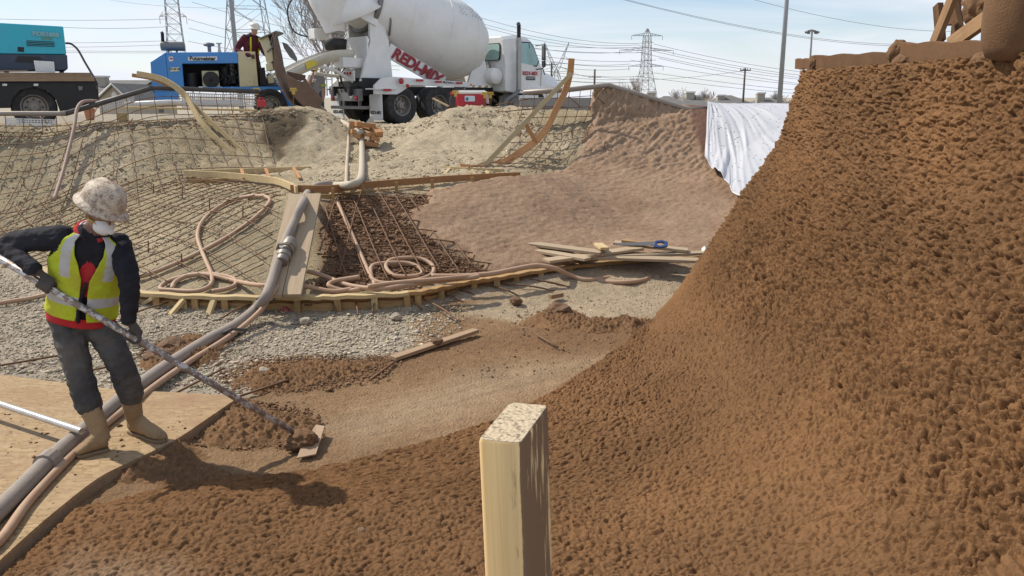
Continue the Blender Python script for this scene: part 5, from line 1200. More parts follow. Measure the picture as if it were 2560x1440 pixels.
def ppm(D): return FPX / D
# (distances from usual pylon heights of 35-45 m)
pylon(1612, 250, 420, 33.5, [(0, 4.6), (.12, 3.9), (.25, 3.2), (.36, 2.5), (.46, 2.0), (.55, 1.9), (.64, 1.8), (.73, 1.7), (.82, 1.6), (.90, 1.4), (1.0, .25)], [(.90, 8), (.69, 14), (.46, 9)], 'tall lattice pylon with three tiers of arms above the pipe edge', .17)
pylon(452, 250, 330, 47, [(0, 5), (.14, 4.4), (.28, 3.8), (.40, 3.2), (.52, 2.8), (.60, 2.6), (.68, 2.5), (.76, 2.4), (.84, 2.3), (.92, 2.1), (1.0, .4)], [(.86, 8.5), (.66, 5.0)], 'lattice pylon rising behind the muffler of the blue pump', .15)
pylon(634, 250, 190, 42, [(0, 5.6), (.12, 5.1), (.24, 4.6), (.36, 4.1), (.48, 3.6), (.60, 3.1), (.72, 2.6), (.85, 2.2), (1.0, .5)], [(.86, 8)], 'broad lattice pylon behind the man in the dark red jacket', .13, rot=.12)
# Y-shaped pylon
p = at(1390, 250, 430); root = thing('pylon', 'forked lattice pylon with two horns between truck and template', 'pylon', (p.x, 430, 1.5))
mb = MB(); lattice(mb, [(-2.7, 5), (1.5, 4), (7, 2.8), (12, 1.6), (15.5, .7)], (p.x, 430), .16, .09); mb.build('lattice_mast', GALV, root)
for s_ in (-1, 1):
    mb = MB(); L = []
    for k in range(7):
        f = k / 6; L.append((Vector((p.x + s_ * (.5 + 5.8 * f), 430, 15.5 + 13.5 * f)), .9 * (1 - f) + .12))
    for (a, w), (b, w2) in zip(L[:-1], L[1:]):
        for sx in (-1, 1):
            mb.tube([a + Vector((sx * w, 0, 0)), b + Vector((sx * w2, 0, 0))], .14, 4, False); mb.tube([a + Vector((sx * w, 0, 0)), b + Vector((-sx * w2, 0, 0))], .08, 3, False)
    mb.build('horn', GALV, root)
    mb = MB()
    mb.tube([(p.x + s_ * .8, 430, 14.5), (p.x + s_ * 9, 430, 15.0)], .12, 4, False); mb.tube([(p.x + s_ * .8, 430, 17.0), (p.x + s_ * 9, 430, 15.0)], .12, 4, False); mb.tube([(p.x + s_ * 3.0, 430, 21.5), (p.x + s_ * 7.2, 430, 20.0)], .1, 4, False); mb.tube([(p.x + s_ * 3.0, 430, 23), (p.x + s_ * 7.2, 430, 20.0)], .1, 4, False)
    mb.build('crossarm', GALV, root)
    MB().tube([(p.x + s_ * 9, 430, 15.0), (p.x + s_ * 9, 430, 12.5)], .12, 4).build('insulator', INSUL, root); MB().tube([(p.x + s_ * 7.2, 430, 20), (p.x + s_ * 7.2, 430, 17.8)], .12, 4).build('insulator', INSUL, root)
# wires: (px, py, D) -> (px, py, D), sag m
WI = [((-200, 39, 300), (430, 47, 330), 1), ((60, 62, 300), (428, 66, 330), 1), ((-200, 100, 320), (440, 101, 330), 1), ((-200, 112, 320), (440, 111, 330), 1), ((-200, 118, 330), (430, 128, 330), .5), ((-200, 122, 330), (430, 132, 330), .5),
      ((470, 48, 330), (1000, 150, 500), 3), ((472, 70, 330), (1000, 165, 500), 3), ((480, 5, 330), (1000, 110, 450), 3), ((470, 103, 330), (1000, 175, 500), 2), ((250, -5, 300), (620, 20, 190), 1),
      ((660, -10, 190), (1612, 190, 420), 6), ((675, 12, 190), (1590, 205, 420), 6), ((940, -30, 220), (1592, 112, 420), 5), ((945, -20, 220), (1592, 118, 420), 5), ((1010, -20, 240), (1634, 106, 420), 5), ((900, 10, 220), (1580, 128, 420), 5), ((1000, 60, 300), (1640, 150, 420), 5), ((1100, 95, 330), (1576, 160, 420), 4),
      ((1634, 110, 420), (2300, 190, 620), 6), ((1592, 112, 420), (2300, 200, 620), 6), ((1592, 130, 420), (2300, 205, 620), 6), ((1634, 128, 420), (2300, 210, 620), 5), ((1648, 146, 420), (2300, 225, 640), 5), ((1576, 150, 420), (2300, 222, 640), 5), ((1634, 182, 420), (2300, 240, 640), 3), ((1590, 190, 420), (2300, 246, 640), 3),
      ((1320, 110, 430), (1612, 118, 420), 1), ((1320, 120, 430), (1612, 131, 420), 1), ((1320, 140, 430), (1576, 165, 420), 2), ((1325, 155, 430), (1576, 172, 420), 2), ((1325, 176, 430), (1590, 197, 420), 2), ((1340, 196, 430), (1620, 205, 420), 1),
      ((1400, -45, 160), (2340, 108, 330), 4), ((1405, -42, 160), (2340, 112, 330), 4), ((1850, -10, 200), (2500, 70, 360), 4), ((1487, 190, 200), (1865, 176, 110), 1.0), ((1400, 165, 150), (1487, 192, 200), .6)]
for a, b, sag in WI:
    A, Bp = at(*a), at(*b); pts = [A.lerp(Bp, k / 14) - Vector((0, 0, 4 * sag * (k / 14) * (1 - k / 14))) for k in range(15)]; Dm = (a[2] + b[2]) / 2
    mb = MB(); rr = [0.00021 * p_.y for p_ in pts]; mb.tube(pts, rr, 4, False); o = mb.build('power_line', WIREM); tag(o, 'thin dark power line strung high across the sky between pylons', 'power line', 'power lines across the sky')
def upole(px, top, base, D, h_arm, wpx, label):
    a, b = at(px, top, D), at(px, base, D); root = thing('utility_pole', label, 'pole', (b.x, D, -2.6))
    MB().tube([Vector((a.x, D, -2.7)), a], [.0015 * D, .0011 * D], 8).build('shaft', POLEW, root, smooth=True)
    c = at(px, h_arm, D); L = wpx / FPX * D / 2; arm = MB().box((c.x, D - .1, c.z), (2 * L, .12, .14)).build('crossarm', POLEW, root)
    for k in (-1, -.4, .4, 1): MB().lathe([(.05, 0), (.07, .1), (.03, .25)], 6, Matrix.Translation((c.x + k * L * .92, D - .1, c.z + .06))).build('insulator', INSUL, arm)
upole(1863, 170, 270, 110, 176, 25, 'wooden utility pole standing before the grey roofed houses'); upole(1487, 173, 225, 200, 193, 30, 'slim wooden utility pole left of the tall lattice pylon'); upole(1379, 157, 225, 150, 162, 28, 'dark utility pole in front of the forked pylon')
def lpole(pts, D, r0, r1, label):
    a, b = at(*pts[0], D), at(*pts[1], D); root = thing('light_pole', label, 'pole', (b.x, D, 1.5)); d = (a - b) / (a.z - b.z)
    top = b + d * 11.0; MB().tube([b + d * (T(0, D) - .1 - b.z), top], [r0, r1], 12).build('shaft', GALV, root, smooth=True)
    MB().box(b + d * (T(0, D) + .05 - b.z), (r0 * 3.5, r0 * 3.5, .12)).build('base_plate', GALV, root); MB().box(top, (1.4, .3, .2)).build('lamp_head', GALV, root); return root
lpole([(577, 0), (590, 130)], 55, .17, .11, 'tall grey light pole rising behind the man on the pump'); lpole([(1967, 0), (1948, 262)], 45, .14, .09, 'tall pale light pole rising behind the white plastic sheet')
a, b = at(2030, 80, 130), at(2028, 150, 130); root = thing('floodlight_mast', 'distant floodlight mast with a cluster of lamps above the brown wall', 'light mast', (b.x, 130, -2.6))
MB().tube([(b.x, 130, -2.7), (a.x, 130, a.z)], [.22, .14], 8).build('shaft', GALV, root)
for k, (dx_, dz_) in enumerate(((-.95, -.05), (-.55, .12), (-.1, .2), (.3, .12), (.8, -.02), (-.6, -.15), (.55, -.15))):
    MB().box((a.x + dx_, 130 - .2, a.z + dz_), (.42, .5, .26), Euler((.3, 0, dx_ * .3)).to_matrix()).build('lamp', GREY, root, bevel=.03)
# houses
ROOF = mat_plain('shingle_roof', (0.13, 0.125, 0.115), 0.9, dirt=.4, dirtcol=(.27, .25, .22), dscale=1.2); SID = mat_plain('beige_siding', (0.42, 0.37, 0.29), .85, dirt=.25, dscale=.8); BRK = mat_plain('pale_brick', (0.40, 0.36, 0.29), .9, dirt=.35, dirtcol=(.28, .22, .17), dscale=2)
TRIM = mat_plain('white_trim', (.66, .64, .60), .6, dirt=.1); WPANE = mat_plain('dark_pane', (.05, .06, .07), .15, dirt=.1)
def house(x0, x1, ridge, eave, D, chim, label, hip=True, dep=11):
    a, b = at(x0, eave, D), at(x1, eave, D); zr = at(x0, ridge, D).z; ze = a.z; W_ = b.x - a.x; cx = (a.x + b.x) / 2; g = -2.65
    root = thing('house', label, 'house', (cx, D + dep / 2, g))
    MB().box((cx, D + dep / 2, (g + ze) / 2), (W_ - .8, dep - .8, ze - g)).build('wall', SID, root)
    k = min(W_, dep) * (.42 if hip else 0.0)
    vs = [(a.x, D, ze), (b.x, D, ze), (b.x, D + dep, ze), (a.x, D + dep, ze), (a.x + k, D + dep / 2, zr), (b.x - k, D + dep / 2, zr)]
    vs += [(v[0], v[1], v[2] - .18) for v in vs[:4]]
    r_ = MB().add(vs, [(0, 1, 5, 4), (1, 2, 5), (2, 3, 4, 5), (3, 0, 4), (0, 1, 7, 6), (1, 2, 8, 7), (2, 3, 9, 8), (3, 0, 6, 9), (6, 7, 8, 9)]).build('roof', ROOF, root)
    for cpx, ct, wm in chim:
        c = at(cpx, ct, D); co = MB().box((c.x, D + dep * .35, (c.z + ze - 1) / 2), (wm, 1.0, c.z - ze + 1)).build('chimney', BRK, r_, bevel=.05); MB().box((c.x, D + dep * .35, c.z + .08), (wm * 1.15, 1.2, .22)).build('chimney_cap', TRIM, r_)
    n = max(2, int(W_ / 4))
    for i in range(n):
        x = a.x + W_ * (i + .5) / n; w_ = MB().box((x, D + .36, (g + ze) / 2 + .2), (1.3, .12, 1.4)).build('window', TRIM, root); MB().box((x, D + .29, (g + ze) / 2 + .2), (1.05, .06, 1.15)).build('pane', WPANE, w_)
    return root
house(1640, 1735, 240, 266, 95, [(1642, 232, 1.0)], 'low grey roofed house with a chimney left end behind the bowl corner')
house(1700, 1790, 236, 266, 105, [(1741, 232, 1.1), (1762, 241, .8)], 'grey roofed house with two chimneys in the far row')
house(1785, 1905, 238, 266, 108, [(1820, 240, 1.0)], 'wide grey hip roofed house behind the dark utility pole')
house(1900, 1990, 244, 266, 115, [(1922, 234, 1.1)], 'grey roofed house beside the foot of the tall light pole')
house(1500, 1640, 244, 266, 120, [(1560, 243, 1.0)], 'low roofed house mostly hidden behind the pipe edge')
house(1960, 2130, 246, 272, 130, [], 'farther grey house partly hidden by the brown wall')
# gabled house on the left
D = 70; a, b = at(246, 246, D), at(320, 246, D); pk = at(283, 208, D); root = thing('house', 'beige gabled house with a square chimney right of the flatbed', 'house', (pk.x, D + 5, -2.0))
MB().add([(a.x, D, -2.7), (b.x, D, -2.7), (b.x, D, a.z), (pk.x, D, pk.z - .1), (a.x, D, a.z)] + [(a.x, D + 10, -2.7), (b.x, D + 10, -2.7), (b.x, D + 10, a.z), (pk.x, D + 10, pk.z - .1), (a.x, D + 10, a.z)], [(0, 1, 2, 3, 4), (9, 8, 7, 6, 5), (0, 5, 6, 1), (1, 6, 7, 2), (4, 9, 5, 0)]).build('wall', SID, root)
r_ = MB(); 
for s_, e in ((-1, a), (1, b)):
    r_.add([(pk.x, D - .35, pk.z), (e.x + s_ * .35, D - .35, e.z - .2), (e.x + s_ * .35, D + 10.3, e.z - .2), (pk.x, D + 10.3, pk.z), (pk.x, D - .35, pk.z - .2), (e.x + s_ * .35, D - .35, e.z - .4), (e.x + s_ * .35, D + 10.3, e.z - .4), (pk.x, D + 10.3, pk.z - .2)], [(0, 1, 2, 3), (7, 6, 5, 4), (0, 4, 5, 1), (1, 5, 6, 2), (2, 6, 7, 3)])
ro = r_.build('roof', ROOF, root)
lw = at(225, 240, D + 8); MB().add([(lw.x - 3, D + 3, lw.z + .2), (pk.x, D + 3, lw.z + .2), (pk.x, D + 8, pk.z + .4), (lw.x - 2, D + 8, pk.z + .4), (lw.x - 3, D + 13, lw.z + .2), (pk.x, D + 13, lw.z + .2)], [(0, 1, 2, 3), (3, 2, 5, 4), (0, 3, 4)]).build('side_roof', ROOF, root)
c = at(254, 195, D + 6); co = MB().box((c.x, D + 6, c.z - 1.2), (.95, .9, 2.6)).build('chimney', BRK, ro, bevel=.04); MB().box((c.x, D + 6, c.z + .12), (1.12, 1.05, .16)).build('chimney_cap', TRIM, ro)
w_ = MB().prism([(-.22, -.35), (.22, -.35), (.22, .2), (0, .42), (-.22, .2)], .06, frame((pk.x, D - .02, pk.z - 1.05), (1, 0, 0), (0, 0, 1))).build('gable_vent', TRIM, root)
tr_ = MB(); tr_.tube([(a.x - .3, D - .37, a.z - .25), (pk.x, D - .37, pk.z - .06), (b.x + .3, D - .37, b.z - .25)], .09, 4); tr_.build('gable_trim', TRIM, root)
house(330, 372, 236, 246, 85, [], 'small dark roofed shed house right of the gabled house', dep=8)
# bare trees
BARK = mat_plain('bare_bark', (0.29, 0.24, 0.215), 0.9, dirt=.4, dirtcol=(.26, .2, .18), dscale=3)
def bare_tree(base, H, spread, seed, label, depth=5, r0=.16, fast=.8, kids=4, minr=.011):
    rnd = random.Random(seed); root = thing('bare_tree', label, 'tree', base); tr = MB(); cr = MB()
    def grow(p, d, L, r, lv):
        n = 4 if lv > 1 else 2; pts = [p]; q = p
        for i in range(n):
            d = (d + Vector((rnd.uniform(-.13, .13), rnd.uniform(-.13, .13), .10 * fast))).normalized(); q = q + d * L / n; pts.append(q)
        (tr if lv >= depth - 0 else cr).tube(pts, [max(minr, r * (1 - .45 * i / n)) for i in range(n + 1)], 6 if lv == depth else (4 if lv > depth - 2 else 3), False)
        if lv <= 0: return
        for k in range(kids + (1 if lv == depth else 0)):
            t = rnd.uniform(.30, 1.0) if lv < depth else rnd.uniform(.3, 1); i = min(n - 1, int(t * n)); s_ = pts[i].lerp(pts[i+1], t * n - i)
            a = rnd.uniform(0, 2 * math.pi); tilt = rnd.uniform(.3, .8) * spread
            nd = (d + Vector((math.cos(a), math.sin(a), 0)) * tilt + Vector((0, 0, .25 * fast))).normalized(); grow(s_, nd, L * rnd.uniform(.62, .86), r * .46, lv - 1)
    grow(Vector(base), Vector((0, 0, 1)), H * .30, r0, depth)
    tr.build('trunk', BARK, root, smooth=True); cr.build('crown', BARK, root); return root
tb = at(795, 262, 38); bare_tree((tb.x, 38, T(0, 38)), 9.0, 1.35, 5, 'large leafless tree with dense upright twigs behind the mixer chute', depth=5, r0=.13, kids=4, minr=.007)
tb = at(860, 262, 44); bare_tree((tb.x, 44, T(0, 44)), 9.5, 0.9, 8, 'leafless tree behind the ladder of the mixer truck', depth=5, r0=.12, kids=4, minr=.008)
for k, (px, D, H, lb) in enumerate(((1692, 120, 4.6, 'small bare tree between chimneys of the far grey houses'), (1573, 130, 6.2, 'small bare tree at the foot of the tall lattice pylon'), (1945, 125, 4.0, 'low bare shrub tree beside the tall pale light pole'), (1752, 140, 4.4, 'small leafless tree peeking over the two chimney house'))):
    tb = at(px, 262, D); bare_tree((tb.x, D, -2.6), H + 4.0, 1.2, 20 + k, lb, depth=4, r0=.12, kids=4, minr=.022)
# grey block wall behind the right rebar
a, b = at(1300, 262, 21), at(1520, 262, 21); cw = MB().box(((a.x + b.x) / 2, 21.3, 1.95), (b.x - a.x, .3, 0.72)).build('block_wall', mat_plain('grey_concrete', (.27, .255, .235), .9, dirt=.5, dirtcol=(.2, .17, .14), dscale=2), bevel=.02); tag(cw, 'low grey concrete wall behind the right rebar grid', 'wall')
# ================================================================== SITE PROPS
HOSEG = mat_plain('hose_grey', (0.255, 0.215, 0.18), 0.75, dirt=.6, dirtcol=(.36, .28, .2), dscale=6, bumps=.2)
HOSEP = mat_plain('hose_pink', (0.40, 0.25, 0.155), 0.65, dirt=.7, dirtcol=(.44, .33, .22), dscale=7)
CLAMP = mat_plain('clamp_steel', (.25, .22, .19), .5, .5, dirt=.5, dirtcol=(.33, .25, .18), dscale=9)
TAPE = mat_plain('black_tape', (.04, .035, .03), .6, dirt=.3)
def gpt(px, py, r, lift=0.0):
    """a hose centre resting on the ground at that pixel"""
    p = onT(px, py, r); return Vector((p.x, p.y, p.z + lift))
def hose(name, pts, r, mat, label, n=10, seg=6):
    o = MB().tube(catmull(pts, seg), r, n).build(name, mat, smooth=True); tag(o, label, 'hose'); return o
Yc = onT(930, 366).y - .12
# plank ramp (two boards side by side)
A0, A1 = onT(665, 738, .0), on(757, 487, ZD); A0.z = .24; A1.z += .03
pk_ = thing('plank_ramp', 'dusty wide plank sloping from the edge form up to the deck form', 'plank', A0)
B0, B1 = Vector(on(740, 738, .24)), Vector(on(797, 487, ZD + .03)); M0, M1 = (A0 + B0) / 2, (A1 + B1) / 2
L0 = on(690, 738, .24); L1 = on(742, 487, ZD + .03); R0 = on(748, 738, .24); R1 = on(803, 487, ZD + .03)
P0, P1 = (on(660, 742, .24), on(750, 742, .24)); Q0, Q1 = (on(722, 488, ZD + .03), on(803, 488, ZD + .03))
PLK = mat_wood('dusty_plank', (0.42, 0.33, 0.22), (0.34, 0.25, 0.16), dust=.5, dustcol=(.42, .33, .23))
wl_ = (Q1 - Q0).length
mid0, mid1 = (P0 + P1) / 2, (Q0 + Q1) / 2; sdv = (Q1 - Q0).normalized()
board('plank', mid0 - sdv * wl_ * .245, mid1 - sdv * wl_ * .245, wl_ * .48, .045, PLK, pk_); board('plank', mid0 + sdv * wl_ * .245 + Vector((0, .03, .003)), mid1 + sdv * wl_ * .245 + Vector((0, .02, .003)), wl_ * .48, .045, PLK, pk_)
def onplank(px, py, r):
    n = (mid1 - mid0).cross(sdv).normalized();  n = n if n.z > 0 else -n; d = ray(px, py); o0 = Vector((0, 0, CH)); t = (mid0 + n * (r + .03) - o0).dot(n) / d.dot(n); return o0 + d * t
# thick grey delivery hose
R1_ = .055
gh = [on(-160, 1440, OSBZ + R1_), on(-60, 1330, OSBZ + R1_), on(40, 1235, OSBZ + R1_), on(125, 1150, OSBZ + R1_), on(200, 1085, OSBZ + R1_), on(290, 1008, OSBZ + R1_), on(380, 940, .09), on(450, 893, .075), on(520, 850, .07), on(590, 812, .08), on(640, 772, .14), Vector(on(664, 742, .30)), onplank(683, 690, R1_), onplank(700, 640, R1_), onplank(715, 600, R1_), onplank(737, 552, R1_), onplank(757, 507, R1_), at(772, 480, 11.25), at(792, 466, 11.45), at(818, 461, 11.6), at(840, 466, 11.72)]
g1 = hose('delivery_hose', gh, R1_, HOSEG, 'thick grey delivery hose running over the plank and down past the worker', 12)
for px, py in ((722, 615), (709, 640)):
    c = onplank(px, py, R1_); c2 = onplank(px - 4, py + 12, R1_); d = (c - c2).normalized(); MB().tube([c - d * .11, c - d * .10, c - d * .035, c - d * .03, c + d * .03, c + d * .035, c + d * .10, c + d * .11], [.064, .071, .071, .082, .082, .071, .071, .064], 16).build('coupling', CLAMP, g1, auto=35)
c = onplank(712, 628, R1_); MB().tube([c + Vector((-.09, 0, .02)), c + Vector((-.05, -.05, .09)), c + Vector((.06, -.03, .09)), c + Vector((.1, 0, 0))], .018, 6).build('clamp_lever', CLAMP, g1)
c = on(120, 1155, OSBZ + R1_); c2 = on(140, 1138, OSBZ + R1_); d = (c2 - c).normalized(); MB().tube([c - d * .05, c, c + d * .05], .071, 12).build('tape_wrap', HOSEG, g1)
hp2 = [at(836, 464, 11.7), on(875, 462, ZD + .07), on(898, 452, ZD + .08)] + [gpt(904, 430, .055), gpt(905, 395, .055), gpt(905, 360, .055, .05), gpt(905, 340, .055, .12), at(900, 331, Yc), at(880, 319, Yc + .5), at(850, 303, Yc + 1.3), at(820, 290, 18.8)]
hose('pump_hose', hp2, .055, mat_plain('hose_pale', (.43, .37, .28), .7, dirt=.5, dirtcol=(.5, .42, .3), dscale=4), 'pale pump hose dropping from the timber cribbing to the deck form')
hose('air_line', [on(866, 462, ZD + .03), gpt(866, 440, .03), gpt(868, 400, .03), gpt(872, 350, .03, .03), at(872, 318, Yc + .2), at(868, 310, Yc + .7)], .03, mat_plain('line_pale', (.45, .36, .26), .7, dirt=.4), 'thin pale hose hanging beside the timber cribbing')
# elbow at the pump outlet
hose('outlet_elbow', [at(790, 282, 19.6), at(805, 284, 19.3), at(820, 290, 18.85)], .085, GREY, 'grey steel outlet elbow feeding the pale pump hose')
# pink hoses
r2 = .027
def gp(px, py, lift=0): return gpt(px, py, r2 + .02, lift)
hose('air_hose', [on(-170, 1440, OSBZ + r2), on(-20, 1370, OSBZ + r2), on(70, 1255, OSBZ + r2), on(150, 1168, OSBZ + r2), on(235, 1085, OSBZ + r2), on(318, 1018, OSBZ + r2), on(400, 955, .07), on(480, 900, .05), on(545, 860, .06), on(600, 822, .10), on(650, 778, .16), on(672, 745, .26), on(690, 720, .32), on(715, 690, .34), on(760, 678, .33), on(810, 690, .31), on(855, 708, .27), on(900, 718, .26), on(960, 721, .27), on(1020, 712, .29), on(1100, 702, .29), on(1180, 694, .30), on(1190, 690, .30), on(1120, 696, .33), on(1000, 706, .32), on(920, 716, .30)], r2, HOSEP, 'pinkish air hose taped along the grey hose and looping onto the edge form')
hose('air_hose', [at(815, 466, 11.55), at(826, 480, 11.35), gp(846, 512), gp(868, 560), gp(890, 610), gp(910, 655), gp(924, 685), gp(934, 702), gp(960, 708), gp(1000, 706), gp(1050, 700), gp(1082, 684), gp(1080, 664), gp(1050, 648), gp(1010, 645), gp(975, 652), gp(965, 670), gp(985, 690), gp(1020, 693), gp(1050, 688), gp(1054, 675), gp(1020, 660), gp(960, 658), gp(930, 668), gp(928, 690), gp(935, 712), on(905, 722, .24), on(860, 726, .22), on(822, 714, .27), on(840, 702, .30), on(900, 692, .33)], r2, HOSEP, 'pinkish hose coiled in flat loops on the rebar right of the plank')
hose('air_hose', [gp(-20, 762), gp(40, 752), gp(95, 742), gp(200, 715), gp(340, 694), gp(420, 668), gp(500, 630), gp(570, 592), gp(630, 550), gp(668, 515), gp(672, 496), gp(640, 490), gp(590, 498), gp(540, 522), gp(505, 555), gp(494, 590), gp(502, 622), gp(518, 660), gp(530, 690), gp(525, 715), gp(490, 728), gp(430, 727), gp(400, 722), gp(420, 705), gp(470, 690), gp(525, 686), gp(580, 695), gp(590, 710), gp(570, 722), gp(530, 730)], r2, HOSEP, 'pinkish hose thrown in a tall loop over the rebar left of the plank')
hose('air_hose', [gp(430, 722), gp(440, 705), gp(480, 688), gp(530, 690), gp(590, 705), on(640, 712, .30), on(690, 714, .31), on(760, 716, .28), on(830, 728, .22), on(880, 722, .24)], r2, HOSEP, 'pinkish hose lying across the foot of the sloping plank')
hose('air_hose', [on(1078, 690, .30), on(1150, 690, .29), on(1230, 684, .28), on(1300, 670, .30), on(1345, 664, .30), on(1390, 672, .25), on(1430, 690, .12), on(1470, 700, .07), on(1530, 692, .07), on(1585, 678, .08), on(1588, 670, .09), on(1550, 670, .10), on(1510, 678, .09), on(1485, 693, .06), on(1500, 702, .05), on(1560, 706, .05), on(1610, 700, .05), on(1625, 688, .06), on(1605, 676, .08)], .030, mat_plain('hose_tan', (.42, .27, .17), .65, dirt=.5, dirtcol=(.45, .34, .23), dscale=6), 'tan hose looped on the floor in front of the plank pile')
for px, py in ((668, 747), (586, 832)):
    c = on(px, py, .2 if py < 800 else .09); MB().tube([c + Vector((-.11, 0, 0)), c + Vector((0, -.07, .06)), c + Vector((.12, 0, .03)), c + Vector((0, .06, -.05))], .016, 6, closed=True).build('tape_band', TAPE, g1)
# plank pile on the right
zb = .22
pr = on(1550, 655, zb); 
def pb(n_, a, b, w, label, z0=zb, z1=zb, mat=PLK, t=.035):
    o = board('loose_plank', on(*a, z0), on(*b, z1), w, t, mat); tag(o, label, 'plank'); return o
pb(0, (1322, 608), (1505, 632), .20, 'wide weathered plank at the bottom left of the plank pile', .40, .36)
pb(0, (1318, 622), (1470, 648), .16, 'plank end sticking out left under the weathered plank', .34, .32)
pb(0, (1365, 652), (1600, 620), .20, 'plank lying diagonally across the plank pile', .30, .36)
pb(0, (1500, 640), (1770, 632), .16, 'long plank on the far side of the plank pile', .30, .30)
pb(0, (1435, 640), (1772, 652), .22, 'long pale plank along the front of the plank pile', .30, .27)
pb(0, (1535, 606), (1720, 626), .18, 'thin board under the saw on the plank pile', .40, .34)
pb(0, (1555, 602), (1640, 612), .07, 'narrow batten beside the saw on the plank pile', .44, .42, WOOD)
pb(0, (1495, 610), (1512, 622), .12, 'small offcut block on the weathered plank', .43, .42, WOODY)
s0 = on(1648, 612, .42); sw = thing('hand_saw', 'hand saw with blue handle lying on the plank pile', 'saw', s0)
hd = MB(); o_ = [(-.09, -.05), (-.05, .05), (.05, .06), (.12, .02), (.10, -.05), (0, -.07)]; i_ = [(-.05, -.02), (-.03, .02), (.03, .03), (.07, .005), (.06, -.025), (0, -.035)]
Mh = frame(s0, (1, .1, 0), (0, .75, .6)); n = 6
vs = [Mh @ Vector((x, y, z)) for z in (0, .03) for x, y in o_ + i_]
fs = []
for z in (0, 12):
    for k in range(6): fs.append((z + k, z + (k+1) % 6, z + 6 + (k+1) % 6, z + 6 + k))
for k in range(6): fs += [(k, (k+1) % 6, 12 + (k+1) % 6, 12 + k), (6 + k, 6 + (k+1) % 6, 18 + (k+1) % 6, 18 + k)]
hd.add(vs, fs).build('handle', mat_plain('saw_blue', (.03, .07, .22), .4, dirt=.2), sw, bevel=.004)
MB().prism([(.05, -.03), (.05, .05), (-.52, .03), (-.52, 0)], .003, Mh @ Matrix.Translation((-.08, 0, .013))).build('blade', GREY, sw)
q = on(1762, 627, .32); mb = MB().add([q + Vector(v) for v in ((-.05, 0, -.03), (.02, .02, -.04), (.05, 0, .02), (.0, .03, .06), (-.04, .02, .03), (0, -.04, .02))], [(0, 5, 1), (1, 5, 2), (2, 5, 3), (3, 5, 4), (4, 5, 0), (0, 1, 2, 3, 4)]); o = mb.build('paper_scrap', STICK); tag(o, 'crumpled white scrap at the end of the plank pile', 'scrap')
# loose board with clod on the floor
o = board('loose_board', on(982, 896, .03), on(1190, 826, .05), .09, .035, WOODG); tag(o, 'single narrow board lying alone on the gravel floor', 'board')
def rock(px, py, r, z, label, mat, name='rock', ground_=None):
    bm = bmesh.new(); bmesh.ops.create_icosphere(bm, subdivisions=3, radius=r)
    for v in bm.verts: v.co *= 1 + .12 * float(perlin(np.array([[v.co.x / r * 4 + py, v.co.y / r * 4, v.co.z / r * 4]]))[0]) + .35 * float(perlin(np.array([[v.co.x / r * 1.3 + px, v.co.y / r * 1.3 + py, v.co.z / r * 1.3]]))[0]); v.co.z *= .65
    me = bpy.data.meshes.new(name); bm.to_mesh(me); bm.free(); p = on(px, py, z); o = link(name, me, mat); o.location = (p.x, p.y, z + r * .35); tag(o, label, 'rock'); return o
ROCKG = mat_plain('grey_rock', (.34, .29, .22), .9, dirt=.6, dirtcol=(.36, .31, .24), dscale=14, bumps=.5); CLODM = mat_plain('brown_clod', (.15, .085, .045), .95, dirt=.5, dirtcol=(.22, .13, .07), dscale=14, bumps=.5)
rock(990, 797, .06, .0, 'grey broken stone near the edge form dowels', ROCKG); rock(765, 808, .065, 0, 'pale broken stone on the gravel below the edge form', ROCKG); rock(345, 862, .09, 0, 'grey stone behind the long pole by the worker\'s knee', ROCKG)
rock(660, 932, .05, 0, 'rounded pale stone on the strip of brown crumbs', ROCKG); rock(1093, 858, .055, .05, 'brown clod resting on the lone narrow board', CLODM); rock(1290, 757, .075, 0, 'brown clod near the plank offcut on the floor', CLODM); rock(1400, 790, .14, 0, 'large brown clod in the heap on the floor', CLODM); rock(435, 880, .14, 0, 'big brown clod of spilled mix beside the grey hose', CLODM); rock(400, 905, .13, 0, 'smaller brown clod in front of the big spilled clod', CLODM); rock(905, 1335, .035, .03, 'small dark clod on the fresh brown surface below the shadow', CLODM)
o = board('offcut', on(1375, 742, .03), on(1405, 736, .03), .06, .05, WOODG); tag(o, 'short timber offcut on the bare floor right of the dowels', 'offcut')
rd = on(710, 782, .02); o = MB().add([rd + Vector(v) for v in ((-.07, 0, 0), (.07, .02, 0), (.05, .06, .03), (-.04, .07, .04), (0, .03, .07))], [(0, 1, 4), (1, 2, 4), (2, 3, 4), (3, 0, 4), (0, 1, 2, 3)]).build('red_wrapper', mat_plain('wrapper', (.32, .05, .05), .5)); tag(o, 'crumpled red wrapper at the foot of the edge form', 'litter')
# loose bars lying on the gravel
for (a, b), lb in ((((-40, 920), (200, 880)), 'thin rusty bar on the gravel behind the worker'), (((180, 935), (330, 905)), 'thin rusty bar on the gravel before the grey hose'), (((600, 990), (720, 950)), 'thin rusty bar on the brown crumbs strip'), (((435, 985), (560, 920)), 'thin rusty bar just right of the two hoses'), (((925, 950), (985, 905)), 'short rusty bar beside the lone narrow board'), (((1340, 836), (1395, 868)), 'short rusty bar on the smooth brown floor')):
    o = MB().tube([on(*a, .035), on((a[0] + b[0]) / 2, (a[1] + b[1]) / 2, .04), on(*b, .03)], .010, 6).build('loose_rebar', STEEL, smooth=True); tag(o, lb, 'rebar')
